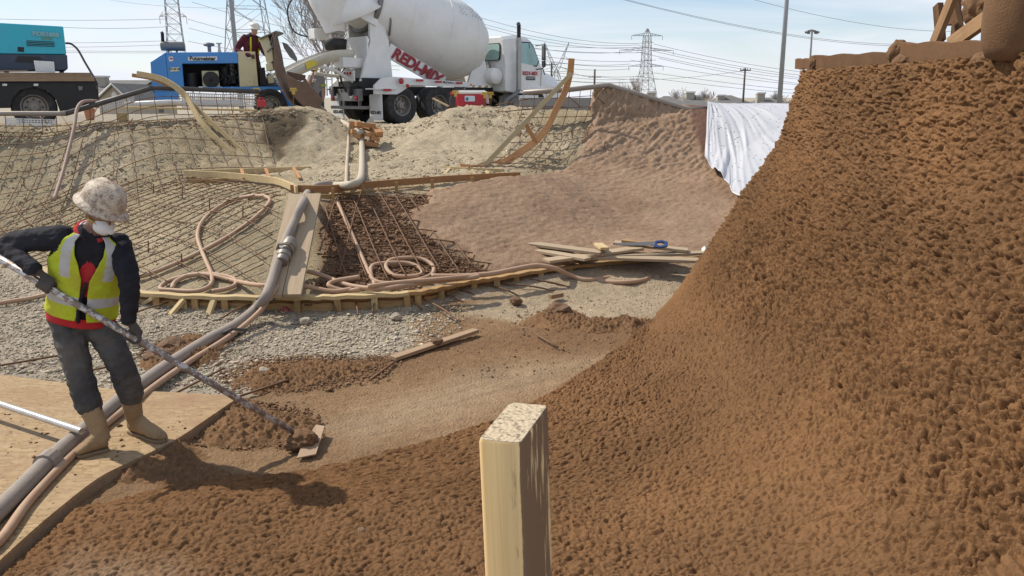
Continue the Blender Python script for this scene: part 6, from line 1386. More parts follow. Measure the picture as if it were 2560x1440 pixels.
# timber cribbing under the hose
Yc = onT(930, 366).y - .12; crib = thing('timber_cribbing', 'orange brown stack of short timbers propping the pump hose', 'cribbing', gpt(915, 350, 0))
for (a, b), Y, Y2 in (((880, 303), (880, 335)), Yc + 0.25, Yc + 0.25), (((889, 310), (936, 315)), Yc + 0.05, Yc + 0.25), (((878, 328), (912, 332)), Yc + 0.05, Yc + 0.15), (((916, 336), (953, 338)), Yc + -0.05, Yc + 0.15), (((887, 338), (905, 341)), Yc + 0.10, Yc + 0.05), (((927, 344), (948, 350)), Yc + -0.05, Yc + 0.00), (((914, 359), (946, 362)), Yc + -0.10, Yc + -0.05), (((910, 348), (912, 366)), Yc + 0.05, Yc + 0.05), (((922, 312), (950, 335)), Yc + 0.45, Yc + 0.00):
    u = (0, 1, 0) if abs(a[0] - b[0]) < 6 else (0, 0, 1); board('timber', at(*a, Y), at(*b, Y2), .14 if u[2] else .09, .085, WOODO, crib, up=u)
board('timber', at(888, 308, Yc + 0.35), at(952, 330, Yc + 0.35), .25, .04, WOODO, crib, up=(0, -.3, 1)); board('timber', at(930, 362, Yc + 0.00), at(930, 336, Yc + 0.10), .09, .09, WOODO, crib, up=(0, 1, 0)); board('timber', at(895, 345, Yc + 0.15), at(895, 325, Yc + 0.15), .09, .09, WOODO, crib, up=(0, 1, 0))
# cooler
c0 = at(1180, 270, 18.0); c0.z = T(c0.x, 18.0); cl = thing('cooler', 'red plastic cooler with white lid standing on the earth berm', 'cooler', (c0.x, c0.y, at(1180, 270, 18).z), rotz=.12)
REDC = mat_plain('cooler_red', (.50, .018, .035), .35, dirt=.15, dscale=3); WHC = mat_plain('cooler_lid', (.78, .75, .68), .4, dirt=.15)
MB().box((-.02, 0, .15), (.62, .38, .30), None, 0, (1.05, 1.05)).build('body', REDC, cl, local=True, bevel=.03)
ld = MB().box((-.02, 0, .325), (.68, .42, .06)).build('lid', WHC, cl, local=True, bevel=.025); MB().box((-.02, 0, .36), (.60, .36, .03)).build('lid_top', WHC, ld, local=True, bevel=.012)
MB().tube([(.33, -.16, .30), (.35, -.17, .10), (.35, .17, .10), (.33, .16, .30)], .014, 6).build('handle', WHC, cl, local=True)
st_ = MB().prism(rounded(.22, .12, .02), .006, frame((-.06, -.205, .20), (1, 0, 0), (0, 0, 1))).build('sticker', mat_plain('cooler_sticker', (.62, .70, .74), .4, dirt=.1), cl, local=True); MB().prism([(-.09, -.04), (-.03, -.04), (-.03, .03), (-.09, .02)], .004, frame((-.06, -.214, .20), (1, 0, 0), (0, 0, 1))).build('sticker_print', mat_plain('print_blue', (.05, .18, .30), .5), st_, local=True)
g0 = at(1133, 268, 18.1); o = thing('glove', 'dark work glove with red cuff hung on the stakes beside the cooler', 'glove', g0)
MB().prism([(-.09, -.0), (.06, -.02), (.09, .1), (.05, .26), (-.02, .28), (-.07, .2)], .07, frame(g0, (1, 0, 0), (0, 0, 1))).build('palm', mat_plain('glove_grey', (.07, .07, .075), .8, dirt=.4), o, bevel=.02); MB().prism([(-.06, .26), (.05, .26), (.06, .33), (-.06, .33)], .06, frame(g0, (1, 0, 0), (0, 0, 1))).build('cuff', REDC, o, bevel=.01)
o = board('loose_batten', at(1082, 246, 18.2), at(1122, 266, 18.0), .05, .03, WOODY); tag(o, 'short yellow batten leaning on the berm before the mixer tyre', 'batten')
# screed stakes with yellow tops
YEL = mat_plain('yellow_cap', (.55, .36, .06), .6, dirt=.4, dirtcol=(.3, .2, .1))
for (px, t, b, Y), lb in (((733, 222, 270, 17.3), 'thin screed stake with yellow clamp top before the rusted hopper'), ((641, 222, 262, 16.8), 'screed stake with yellow clamp at the end of the dark pipe'), ((1139, 228, 270, 17.6), 'screed stake with orange clamp left of the cooler'), ((1212, 232, 275, 17.7), 'screed stake with orange clamp right of the cooler'), ((1226, 232, 272, 17.8), 'second slim screed stake right of the cooler')):
    a, c = at(px, t, Y), at(px, b, Y); c.z = min(c.z, T(c.x, Y)); r_ = thing('screed_stake', lb, 'stake', c); MB().tube([c - Vector((0, 0, .1)), a], .010, 6).build('pin', STEEL, r_); MB().box(a, (.13, .05, .035)).build('clamp_plate', YEL, r_, bevel=.005); MB().box(a - Vector((0, 0, .07)), (.06, .05, .09)).build('clamp_block', YEL, r_, bevel=.005); MB().box(a - Vector((0, 0, .035)), (.16, .03, .02)).build('clamp_lug', YEL, r_)
# red fuel can, bucket, block, yellow tag
f0 = at(655, 267, 17.2); f0.z = T(f0.x, 17.2) + .0; fc = thing('fuel_can', 'small red fuel can on the berm below the pump wheel', 'can', at(655, 268, 17.2)); MB().box((0, 0, .075), (.16, .13, .15)).build('can_body', REDC, fc, local=True, bevel=.02); MB().tube([(-.05, 0, .15), (-.05, 0, .19), (.03, 0, .19), (.05, 0, .15)], .012, 6).build('handle', REDC, fc, local=True); MB().tube([(.06, 0, .15), (.10, 0, .22)], .012, 6).build('spout', BLACK, fc, local=True)
b0 = at(226, 301, 15.5); bk_ = thing('bucket', 'orange terracotta coloured bucket behind the rebar near the flatbed', 'bucket', b0); MB().lathe([(.07, 0), (.10, .20), (.11, .20), (.11, .22), (.095, .22), (.065, .02)], 20, Matrix.Translation(b0)).build('pail', mat_plain('bucket_orange', (.46, .20, .10), .6, dirt=.3), bk_, auto=40)
o = MB().box(at(306, 292, 15.6), (.16, .1, .15)).build('wood_block', WOODY, bevel=.004); tag(o, 'square timber block on the berm beside the orange bucket', 'block')
o = MB().box(at(320, 327, 14.7), (.13, .02, .05), Euler((.3, 0, .1)).to_matrix()).build('marker_tag', mat_plain('tag_yellow', (.75, .80, .04), .5, dirt=.05)); tag(o, 'bright yellow marker tag on the earth behind the rebar', 'tag')
o = MB().tube([at(310, 262, 17.0), at(420, 256, 17.4), at(600, 258, 17.6)], .06, 10).build('white_pipe', mat_plain('pvc', (.66, .64, .60), .4, dirt=.3), smooth=True); tag(o, 'white plastic pipe lying behind the perforated lath', 'pipe')
o = board('site_board', at(300, 268, 16.6), at(640, 276, 17.0), .2, .04, WOODY); tag(o, 'long pale board lying behind the dark pipe edge', 'board')
# ------------------------------------------------------------------ white plastic sheet hung over the far wall
def sheet():
    nu, nv = 90, 90; L = [at(1768, 268, 17.25), at(1860, 262, 17.1), at(1960, 262, 16.6), at(2060, 262, 16.2)]
    topP = catmull(L, 12); V = []
    low = [(1760, 422), (1775, 428), (1800, 430), (1820, 470), (1828, 505), (1860, 512), (1900, 520), (1960, 530), (2060, 540)]
    for i in range(nu):
        t = i / (nu - 1); k = t * (len(topP) - 1); j = min(int(k), len(topP) - 2); top = topP[j].lerp(topP[j+1], k - j)
        lx = np.interp(t, np.linspace(0, 1, len(low)), [p[0] for p in low]); ly = np.interp(t, np.linspace(0, 1, len(low)), [p[1] for p in low]) + 7 * math.sin(t * 23) + 4 * math.sin(t * 61)
        Yb = np.interp(t, [0, .3, .6, 1], [15.4, 14.4, 13.6, 13.2]); bot = at(lx, ly, Yb); bot.z = max(bot.z, surf(bot.x, Yb) + .14)
        for m in range(nv):
            s_ = m / (nv - 1)
            if s_ < .06: p = top + Vector((0, (.06 - s_) * 6, .02)); 
            else:
                q_ = (s_ - .06) / .94; p = top.lerp(bot, q_); p.z = max(float(pinkT(np.array([p.x]), np.array([p.y]))[0]) + .17, p.z - .10 * math.sin(math.pi * q_))
            an = math.atan2(t * 1.05 - .02, s_ + .06); q3 = np.array([[an * 6.5, s_ * 1.4, 2.2]]); r1 = float(perlin(q3)[0]); r2_ = float(perlin(q3 * np.array([2.1, 1.6, 1]) + 5)[0])
            fold = (1 - abs(r1) * 2.2) ** 2 * .55 + (1 - abs(r2_) * 2) * .4 + .6 * float(perlin(np.array([[t * 4, s_ * 4, 9.]]))[0]); amp = .055 * min(1, s_ * 5 + .15)
            p = p + Vector((0, -1, .5)).normalized() * (fold * amp)
            V.append(tuple(p))
    V = np.array(V)
    C = np.tile(np.array((.80, .80, .81)), (len(V), 1))
    m, nt, b = new_mat('plastic_sheet'); v = coords(nt)
    sp = N(nt, 'ShaderNodeTexVoronoi', Scale=11.0); nt.links.new(v, sp.inputs['Vector']); f = N(nt, 'ShaderNodeMath', operation='LESS_THAN'); nt.links.new(sp.outputs['Distance'], f.inputs[0]); f.inputs[1].default_value = .16
    nn = noise(nt, v, 2.1, 3); f2 = N(nt, 'ShaderNodeMath', operation='GREATER_THAN'); nt.links.new(nn, f2.inputs[0]); f2.inputs[1].default_value = .45; f3 = N(nt, 'ShaderNodeMath', operation='MULTIPLY'); nt.links.new(f.outputs[0], f3.inputs[0]); nt.links.new(f2.outputs[0], f3.inputs[1])
    c = mixrgb(nt, f3.outputs[0], (.50, .50, .515), (.10, .08, .07)); nt.links.new(c, b.inputs['Base Color']); b.inputs['Roughness'].default_value = .35; b.inputs['Transmission Weight'].default_value = .0; b.inputs['Subsurface Weight'].default_value = .0
    o = grid_mesh('plastic_sheet', V, nu, nv, None, m); so = o.modifiers.new('solid', 'SOLIDIFY'); so.thickness = .004
    tag(o, 'white plastic sheet draped in folds over the far bowl wall', 'plastic sheet'); return o
sheet()
# ------------------------------------------------------------------ things on top of the near wall
MUD = mat_wood('mud_board', (.16, .085, .04), (.11, .055, .025), dust=.7, dustcol=(.17, .085, .035)); MUDL = mat_wood('mud_board_light', (.36, .23, .12), (.27, .15, .07), dust=.5, dustcol=(.2, .11, .05))
MUDM = mat_plain('caked_mud', (.15, .078, .034), .95, dirt=.6, dirtcol=(.21, .115, .05), dscale=9, bumps=.6)
XW = 3.50
def wx(px, py, X=XW): d = ray(px, py); t = X / d.x; return Vector((X, d.y * t, CH + d.z * t))
fb = thing('top_form', 'mud caked form boards along the top of the brown wall', 'form', wx(2200, 170))
def longbox(name, a, b, h, w, mat, par):
    a, b = Vector(a), Vector(b); n = 14; mb = MB(); mb.sweep_rect([a.lerp(b, i / n) + Vector((0.004 * math.sin(i * 2.1), 0, .008 * math.sin(i * 1.3))) for i in range(n + 1)], (0, 0, 1), w, h); return mb.build(name, mat, par, bevel=.006)
longbox('form_board', wx(1992, 160, 3.52), wx(2050, 160, 3.52), .12, .05, MUD, fb); longbox('form_board', wx(2028, 157, 3.48), wx(2240, 151, 3.48), .155, .05, MUD, fb); longbox('form_board', wx(2236, 132, 3.42), wx(2492, 133, 3.42), .17, .06, MUD, fb)
def lump(c, r, par, sc=(1, 1, 1), name='mud_lump', amp=.45):
    bm = bmesh.new(); bmesh.ops.create_icosphere(bm, subdivisions=4, radius=1)
    P = np.array([v.co[:] for v in bm.verts]); D = 1 + amp * fbm(P + np.array(c), 2.2, 4, .65)
    me = bpy.data.meshes.new(name); bm.to_mesh(me); bm.free(); me.vertices.foreach_set('co', (P * D[:, None] * np.array(sc) * r).ravel()); o = link(name, me, MUDM, par, Matrix.Translation(pmat(par).inverted() @ Vector(c)), True); return o
lump(wx(2245, 135, 3.42), .12, fb, (.7, .8, 1)); lump(wx(2258, 160, 3.40), .12, fb, (.7, 1, .7)); lump(wx(2035, 160, 3.46), .09, fb, (.6, .7, 1.0)); lump(wx(2470, 150, 3.40), .11, fb, (.8, 1.5, .55))
for k in range(8): lump(wx(2060 + 22 * k + random.uniform(-8, 8), 146 - k * .8, 3.48), random.uniform(.012, .022), fb, (1, 1, .7), 'mud_crumb')
tf = thing('timber_brace_frame', 'mud spattered timber braces standing on top of the brown wall', 'brace frame', wx(2400, 110, 3.6))
for (a, b, X, w, t, mt) in (((2345, 12), (2352, 104), 3.72, .05, .09, MUD), ((2384, -10), (2336, 108), 3.62, .045, .10, MUDL), ((2405, 108), (2378, -10), 3.9, .05, .09, MUD), ((2370, 52), (2440, 30), 4.0, .05, .09, MUD), ((2560, -20), (2375, 112), 3.58, .05, .115, MUDL), ((2395, 0), (2385, 105), 4.1, .04, .08, MUD), ((2430, -20), (2480, 20), 3.7, .2, .04, MUD)):
    board('brace', wx(*a, X), wx(*b, X), w, t, mt, tf, up=(0, 1, .2))
lump(wx(2460, 15, 3.7), .17, tf, (.8, 1, .9))
m_ = wx(2535, 60, 3.35); dr_ = thing('mud_caked_drum', 'round mud caked container tipping over the top of the brown wall', 'container', m_)
MB().lathe([(.02, -.26), (.20, -.24), (.235, -.15), (.245, 0), (.24, .16), (.225, .3), (.2, .3)], 40, frame(m_ + Vector((.06, 0, .03)), (1, 0, .1), (0, 1, .15)), caps=False).build('shell', MUDM, dr_, smooth=True)
# ------------------------------------------------------------------ foreground stake
ZT = 2.045
tp = [on(a, b, ZT) for a, b in ((1197, 1095), (1300, 1117), (1366, 1016), (1280, 1003))]
cx_ = sum((p for p in tp), Vector()) / 4; xa = (tp[2] - tp[1] + tp[3] - tp[0]).normalized(); lx_ = ((tp[2] - tp[1]).length + (tp[3] - tp[0]).length) / 2; lyv = (tp[1] - tp[0]); ly_ = (lyv - xa * lyv.dot(xa)).length
def mat_stake():
    m, nt, b = new_mat('stake_wood'); v = coords(nt, 'Object', (1.5, 60, 60)); g = noise(nt, v, 1.4, 5, .6, .5)
    c = mixrgb(nt, ramp(nt, g, .34, .62), (.66, .46, .22), (.55, .355, .15)); o = coords(nt)
    sp = nt.nodes.new('ShaderNodeSeparateXYZ'); nt.links.new(o, sp.inputs[0])
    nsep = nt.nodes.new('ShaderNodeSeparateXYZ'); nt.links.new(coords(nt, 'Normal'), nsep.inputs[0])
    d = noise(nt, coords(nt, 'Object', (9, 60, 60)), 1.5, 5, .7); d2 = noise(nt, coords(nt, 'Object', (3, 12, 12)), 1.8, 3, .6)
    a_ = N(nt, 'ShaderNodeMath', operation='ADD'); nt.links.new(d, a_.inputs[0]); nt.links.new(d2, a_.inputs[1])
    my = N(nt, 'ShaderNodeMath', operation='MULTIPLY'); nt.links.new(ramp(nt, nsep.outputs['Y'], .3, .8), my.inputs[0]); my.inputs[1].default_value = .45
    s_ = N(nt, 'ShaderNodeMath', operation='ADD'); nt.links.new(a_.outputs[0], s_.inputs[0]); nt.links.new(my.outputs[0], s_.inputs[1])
    c = mixrgb(nt, ramp(nt, s_.outputs[0], 1.26, 1.40), c, (.15, .082, .042))  # dark brown mottling, heaviest on the right-hand side face
    en = noise(nt, o, 190, 4, .7)
    rg = N(nt, 'ShaderNodeTexWave', wave_type='RINGS', rings_direction='X', Scale=55.0, Distortion=2.5, Detail=2.0); mpr = nt.nodes.new('ShaderNodeMapping'); mpr.inputs['Location'].default_value = (0, .05, .03); nt.links.new(o, mpr.inputs[0]); nt.links.new(mpr.outputs[0], rg.inputs['Vector'])
    ce0 = mixrgb(nt, rg.outputs['Fac'], (.54, .44, .30), (.46, .36, .235)); ce = mixrgb(nt, ramp(nt, en, .5, .62), ce0, (.20, .15, .10)); c = mixrgb(nt, ramp(nt, sp.outputs['X'], -.0001, .0003), c, ce)
    nt.links.new(c, b.inputs['Base Color']); b.inputs['Roughness'].default_value = .75; b.inputs['Specular IOR Level'].default_value = .25; bump(nt, b, g, .25, .002); return m
Ls = 2.1; yv = Vector((xa.x, xa.y, 0)).normalized()
mb = MB(); mb.add([(-Ls, *q) for q in rounded(ly_, lx_, .005, 3)] + [(-.003, *q) for q in rounded(ly_, lx_, .005, 3)] + [(.0008, q[0] * .94, q[1] * .975) for q in rounded(ly_, lx_, .005, 3)], [])
n = 16; mb.f = [(i, (i+1) % n, n + (i+1) % n, n + i) for i in range(n)] + [(n + i, n + (i+1) % n, 2*n + (i+1) % n, 2*n + i) for i in range(n)] + [tuple(range(n))[::-1], tuple(range(2*n, 3*n))]; mb.mi = [0] * len(mb.f)
lean = (Vector((0.0, 0, 1)) + Vector((-.035, .02, 0))).normalized()
W = Matrix((lean, yv.cross(lean).normalized(), (yv - lean * yv.dot(lean)).normalized())).transposed().to_4x4(); W.translation = cx_
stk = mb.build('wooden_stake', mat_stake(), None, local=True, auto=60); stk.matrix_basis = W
tag(stk, 'upright timber stake with pale face and brown mottled side in the foreground', 'stake')
# ================================================================== PEOPLE
def mat_cloth(name, col, col2=None, sc=30, rough=.9):
    if name in MATS: return MATS[name]
    m, nt, b = new_mat(name); v = coords(nt); n1 = noise(nt, v, 3.0, 5, .6); n2 = noise(nt, v, 160, 2, .5)
    c = mixrgb(nt, ramp(nt, n1, .42, .72), col, col2 or tuple(min(1, x * 1.6 + .01) for x in col)); c = mixrgb(nt, .25, c, n2, 'OVERLAY'); nt.links.new(c, b.inputs['Base Color']); b.inputs['Roughness'].default_value = rough; b.inputs['Specular IOR Level'].default_value = .2; bump(nt, b, n2, .15, .002)
    MATS[name] = m; return m
SKIN = mat_plain('skin', (.21, .105, .065), .55, dirt=.2, dirtcol=(.22, .10, .06), dscale=12)
SKINL = mat_plain('skin_light', (.46, .27, .19), .55, dirt=.2, dirtcol=(.36, .17, .11), dscale=12)
def sphere(mb, c, r, M=None):
    n, k = 14, 9; vs = []; sc = r if isinstance(r, (tuple, list)) else (r, r, r)
    R = M or Matrix.Identity(3)
    for i in range(1, k):
        a = math.pi * i / k
        for j in range(n): b_ = 2 * math.pi * j / n; vs.append(Vector(c) + R @ Vector((sc[0] * math.sin(a) * math.cos(b_), sc[1] * math.sin(a) * math.sin(b_), sc[2] * math.cos(a))))
    top = len(vs); vs += [Vector(c) + R @ Vector((0, 0, sc[2])), Vector(c) - R @ Vector((0, 0, sc[2]))]
    fs = [(i*n+j, (i+1)*n+j, (i+1)*n+(j+1) % n, i*n+(j+1) % n) for i in range(k-2) for j in range(n)] + [(top, j, (j+1) % n) for j in range(n)] + [(top+1, (k-2)*n+(j+1) % n, (k-2)*n+j) for j in range(n)]
    mb.add(vs, fs)
TROWS = [(-.14, .145, .105), (-.06, .170, .125), (.06, .178, .130), (.22, .172, .125), (.42, .178, .125), (.62, .195, .130), (.80, .200, .120), (.90, .165, .098), (.98, .085, .072), (1.06, .060, .060)]
class Person:
    def __init__(s, name_label, cat, base, hip, neck, right, fwd, vox=.010, bulk=1.0):
        s.root = thing('person', name_label, cat, base); s.hip = Vector(hip); s.neck = Vector(neck); s.up = (s.neck - s.hip).normalized(); s.L = (s.neck - s.hip).length
        f = Vector(fwd); s.fwd = (f - s.up * f.dot(s.up)).normalized(); s.right = s.fwd.cross(s.up).normalized(); s.mb = MB(); s.bones = []; s.vox = vox; s.bulk = bulk
    def tp(s, t, phi, off=0.0):
        """point on the torso: t along the spine, phi 0 = front, +90 deg = the person's right"""
        hw_ = np.interp(t, [r[0] for r in TROWS], [r[1] for r in TROWS]) * s.bulk + off; hd = np.interp(t, [r[0] for r in TROWS], [r[2] for r in TROWS]) * s.bulk + off
        return s.hip + s.up * (t * s.L) + s.right * (hw_ * math.sin(phi)) + s.fwd * (hd * math.cos(phi))
    def torso(s, mi):
        n = 20; rows = np.linspace(-.14, 1.06, 26); vs = [s.tp(t, 2 * math.pi * j / n) for t in rows for j in range(n)]; m = len(rows)
        s.mb.add(vs, [(i*n+j, i*n+(j+1) % n, (i+1)*n+(j+1) % n, (i+1)*n+j) for i in range(m-1) for j in range(n)] + [tuple(range(n))[::-1], tuple(range((m-1)*n, m*n))])
        s.bones.append((s.hip - s.up * .05, s.neck - s.up * .06, .13 * s.bulk, mi))
    def limb(s, pts, radii, mis):
        pts = [Vector(p) for p in pts]
        s.mb.tube(catmull(pts, 5), [float(np.interp(i / 5, range(len(radii)), radii)) for i in range((len(pts)-1)*5+1)], 14)
        for p, r in zip(pts, radii): sphere(s.mb, p, r * .99)
        for k in range(len(pts)-1): s.bones.append((pts[k], pts[k+1], (radii[k] + radii[k+1]) / 2, mis[k]))
    def head(s, c, up, fwd, mi):
        up = Vector(up).normalized(); f = Vector(fwd); f = (f - up * f.dot(up)).normalized(); r = f.cross(up); R = Matrix((r, f, up)).transposed(); c = Vector(c); s.hc, s.hup, s.hf, s.hr = c, up, f, r
        sphere(s.mb, c + up * .02, (.076, .096, .105), R); sphere(s.mb, c - up * .06 + f * .025, (.058, .068, .062), R)
        sphere(s.mb, c + f * .098 - up * .012, (.013, .020, .016), R); s.mb.tube([c + f * .088 + up * .03, c + f * .104 - up * .008], [.009, .014], 8)
        sphere(s.mb, c + f * .082 - up * .062, (.026, .012, .010), R); sphere(s.mb, c + f * .075 - up * .095, (.028, .020, .020), R)
        sphere(s.mb, c + f * .080 + up * .035, (.052, .014, .010), R)
        for k in (-1, 1): sphere(s.mb, c + r * k * .078 - f * .01 - up * .005, (.014, .024, .034), R)
        s.limb([s.neck - s.up * .03, c - up * .06 - f * .015], [.060, .056], [mi]); s.bones.append((c - up * .08, c + up * .1, .09, mi))
    def grip(s, P, ax, wrist, rp, mi, fl=1):
        P = Vector(P); ax = Vector(ax).normalized(); w = Vector(wrist); u = w - P; u = (u - ax * u.dot(ax)).normalized(); v = ax.cross(u) * fl
        for k in (-1.5, -.5, .5, 1.5):
            s.mb.tube([w + ax * k * .013, P + u * (rp + .035) + ax * k * .020 - v * .004, P + u * (rp + .012) + ax * k * .022 + v * .006], [.020, .017, .012], 8)
            pts = []
            for a in (10, 50, 95, 140, 190, 225): a = math.radians(a); pts.append(P + (u * math.cos(a) + v * math.sin(a)) * (rp + .010) + ax * (k * .0225))
            s.mb.tube(pts, [.0115, .0115, .011, .0105, .0098, .009], 8)
        pts = [w + ax * .03 - v * .012]
        for a in (-30, -75, -120): a = math.radians(a); pts.append(P + (u * math.cos(a) + v * math.sin(a)) * (rp + .013) + ax * .047)
        s.mb.tube(pts, [.016, .0135, .012, .010], 8); s.bones.append((w, P, .05, mi))
    def open_hand(s, wrist, d, nrm, mi, curl=.35, side=1):
        w = Vector(wrist); d = Vector(d).normalized(); n = Vector(nrm); n = (n - d * n.dot(d)).normalized(); a = d.cross(n) * side
        for k in (-1.5, -.5, .5, 1.5):
            b = w + d * .085 + a * k * .019; s.mb.tube([w + a * k * .012, b], [.018, .014], 8); dd = d; q = b; pts = [b]
            for i, l in enumerate((.040, .028, .022)):
                dd = (dd + n * curl * (1 + .3 * i)).normalized(); q = q + dd * l * (1.05 - .08 * abs(k)); pts.append(q)
            s.mb.tube(pts, [.0105, .010, .0095, .0085], 8)
        q0 = w + d * .025 + a * .032; s.mb.tube([q0 - a * .01, q0 + (d * .6 + a * .8) * .035, q0 + (d * 1.0 + a * .7) * .065 + n * .012], [.015, .012, .010], 8); s.bones.append((w, w + d * .15, .05, mi))
    def build(s, mats, wr=None, zones=None):
        """union of the limbs as one continuous skin"""
        o = s.mb.build('body_tmp', None, None, local=True); r = o.modifiers.new('remesh', 'REMESH'); r.mode = 'VOXEL'; r.voxel_size = s.vox; sm = o.modifiers.new('smooth', 'SMOOTH'); sm.factor = .5; sm.iterations = 4
        dg = bpy.context.evaluated_depsgraph_get(); me = bpy.data.meshes.new_from_object(o.evaluated_get(dg)); bpy.data.objects.remove(o)
        n = len(me.vertices); V = np.empty(n * 3); me.vertices.foreach_get('co', V); V = V.reshape(-1, 3); Nn = np.empty(n * 3); me.vertices.foreach_get('normal', Nn); Nn = Nn.reshape(-1, 3)
        best = np.full(n, 1e9); idx = np.zeros(n, int)
        for a, b, r_, mi in s.bones:
            a = np.array(a); b = np.array(b); ab = b - a; t = np.clip(((V - a) @ ab) / (ab @ ab + 1e-9), 0, 1); d = np.linalg.norm(V - a - t[:, None] * ab, axis=1) / r_; m = d < best; best[m] = d[m]; idx[m] = mi
        if zones: idx = zones(V, idx)
        if wr:
            amp = np.array(wr)[idx]; Q = V * np.array([1, 1, 1.8]); V = V + Nn * (amp * (fbm(Q, 11, 3, .55) + .5 * np.abs(fbm(Q, 6, 2))))[:, None]
        base = np.array(s.root.location); me.vertices.foreach_set('co', (V - base).ravel())
        F = len(me.polygons); ls = np.empty(F, int); me.polygons.foreach_get('loop_start', ls); lv = np.empty(len(me.loops), int); me.loops.foreach_get('vertex_index', lv)
        me.materials.clear()
        me.polygons.foreach_set('material_index', idx[lv[ls]].astype(np.int32)); s.body = link('body', me, mats, s.root); me.polygons.foreach_set('use_smooth', np.ones(F, bool)); me.polygons.foreach_set('material_index', idx[lv[ls]].astype(np.int32)); return s.body
    def shell(s, name, trange, keep, off, mats, matf, nt=34, nphi=72, thick=.006, wr=.008, gapf=None):
        ts = np.linspace(*trange, nt); ps = np.linspace(0, 2 * math.pi, nphi, endpoint=False); mb = MB(); mb.v = []
        PH = []
        for t in ts:
            row_ = [float(p) for p in ps]
            if gapf:                                   # the first and last column follow the open front edge
                g_ = gapf(float(t)); row_ = [g_ + (2 * math.pi - 2 * g_) * j / (nphi - 1) for j in range(nphi)]
            PH.append(row_)
            for p in row_: mb.v.append(tuple(s.tp(float(t), p, off)))
        A = np.array(mb.v); A = A + (np.array([s.fwd[:]]) * fbm(A * np.array([1, 1, 1.5]), 9, 3)[:, None] + np.array([s.right[:]]) * fbm(A + 7, 9, 3)[:, None]) * wr * 1.6; mb.v = [tuple(x) for x in A]
        for i in range(nt - 1):
            for j in range(nphi):
                t = (ts[i] + ts[i+1]) / 2; p = (PH[i][j] + math.pi / nphi + math.pi) % (2 * math.pi) - math.pi
                if gapf and j == nphi - 1: continue
                if keep(t, p): mb.f.append((i*nphi+j, i*nphi+(j+1) % nphi, (i+1)*nphi+(j+1) % nphi, (i+1)*nphi+j)); mb.mi.append(matf(t, p))
        o = mb.build(name, mats, s.root, smooth=True); so = o.modifiers.new('solid', 'SOLIDIFY'); so.thickness = thick; so.offset = 1; return o
    def hat(s, c, up, fwd, mat, r=.14, brim=.05, visor=.0, h=.13, tiltmat=None):
        up = Vector(up).normalized(); f = Vector(fwd); f = (f - up * f.dot(up)).normalized(); M = frame(c, f.cross(up) * -1 if False else f, up.cross(f)); 
        o = bpy.data.objects.new('hard_hat', None); 
        mb = MB(); n = 40; prof = [(1.0, 0), (1.0, .12), (.985, .30), (.93, .52), (.82, .72), (.62, .88), (.35, .97), (.02, 1.0)]
        vs = []
        for pr, ph in prof:
            for j in range(n):
                a = 2 * math.pi * j / n; ridge = 1 + (.035 * max(0, math.cos(2 * a)) ** 8 if 0 < ph < .99 else 0) * 0 ; cr = .012 * math.exp(-(math.sin(a) * 6) ** 2 * pr) if ph > .4 else 0
                vs.append(M @ Vector((pr * r * 1.12 * math.cos(a), pr * r * .92 * math.sin(a), ph * h + cr)))
        fs = [(i*n+j, i*n+(j+1) % n, (i+1)*n+(j+1) % n, (i+1)*n+j) for i in range(len(prof)-1) for j in range(n)] + [tuple(range((len(prof)-1)*n, len(prof)*n))]
        k = len(vs)
        for rr, dz in ((1.0, 0.004), (1.0, -.002)):
            pass
        for e, dz in ((0, .012), (.5, .002), (1.0, -.012), (1.0, -.018), (.5, -.006), (-.1, .004)):
            for j in range(n):
                a = 2 * math.pi * j / n; ex = brim * e * (1 + visor * max(0, math.cos(a)) ** 2); vs.append(M @ Vector(((r * 1.12 + ex) * math.cos(a), (r * .92 + ex) * math.sin(a), dz - .010 * e * abs(math.sin(a)))))
        fs += [(k+i*n+j, k+i*n+(j+1) % n, k+(i+1)*n+(j+1) % n, k+(i+1)*n+j) for i in range(5) for j in range(n)]
        return mb.add(vs, fs).build('hard_hat', mat, s.root, smooth=True)
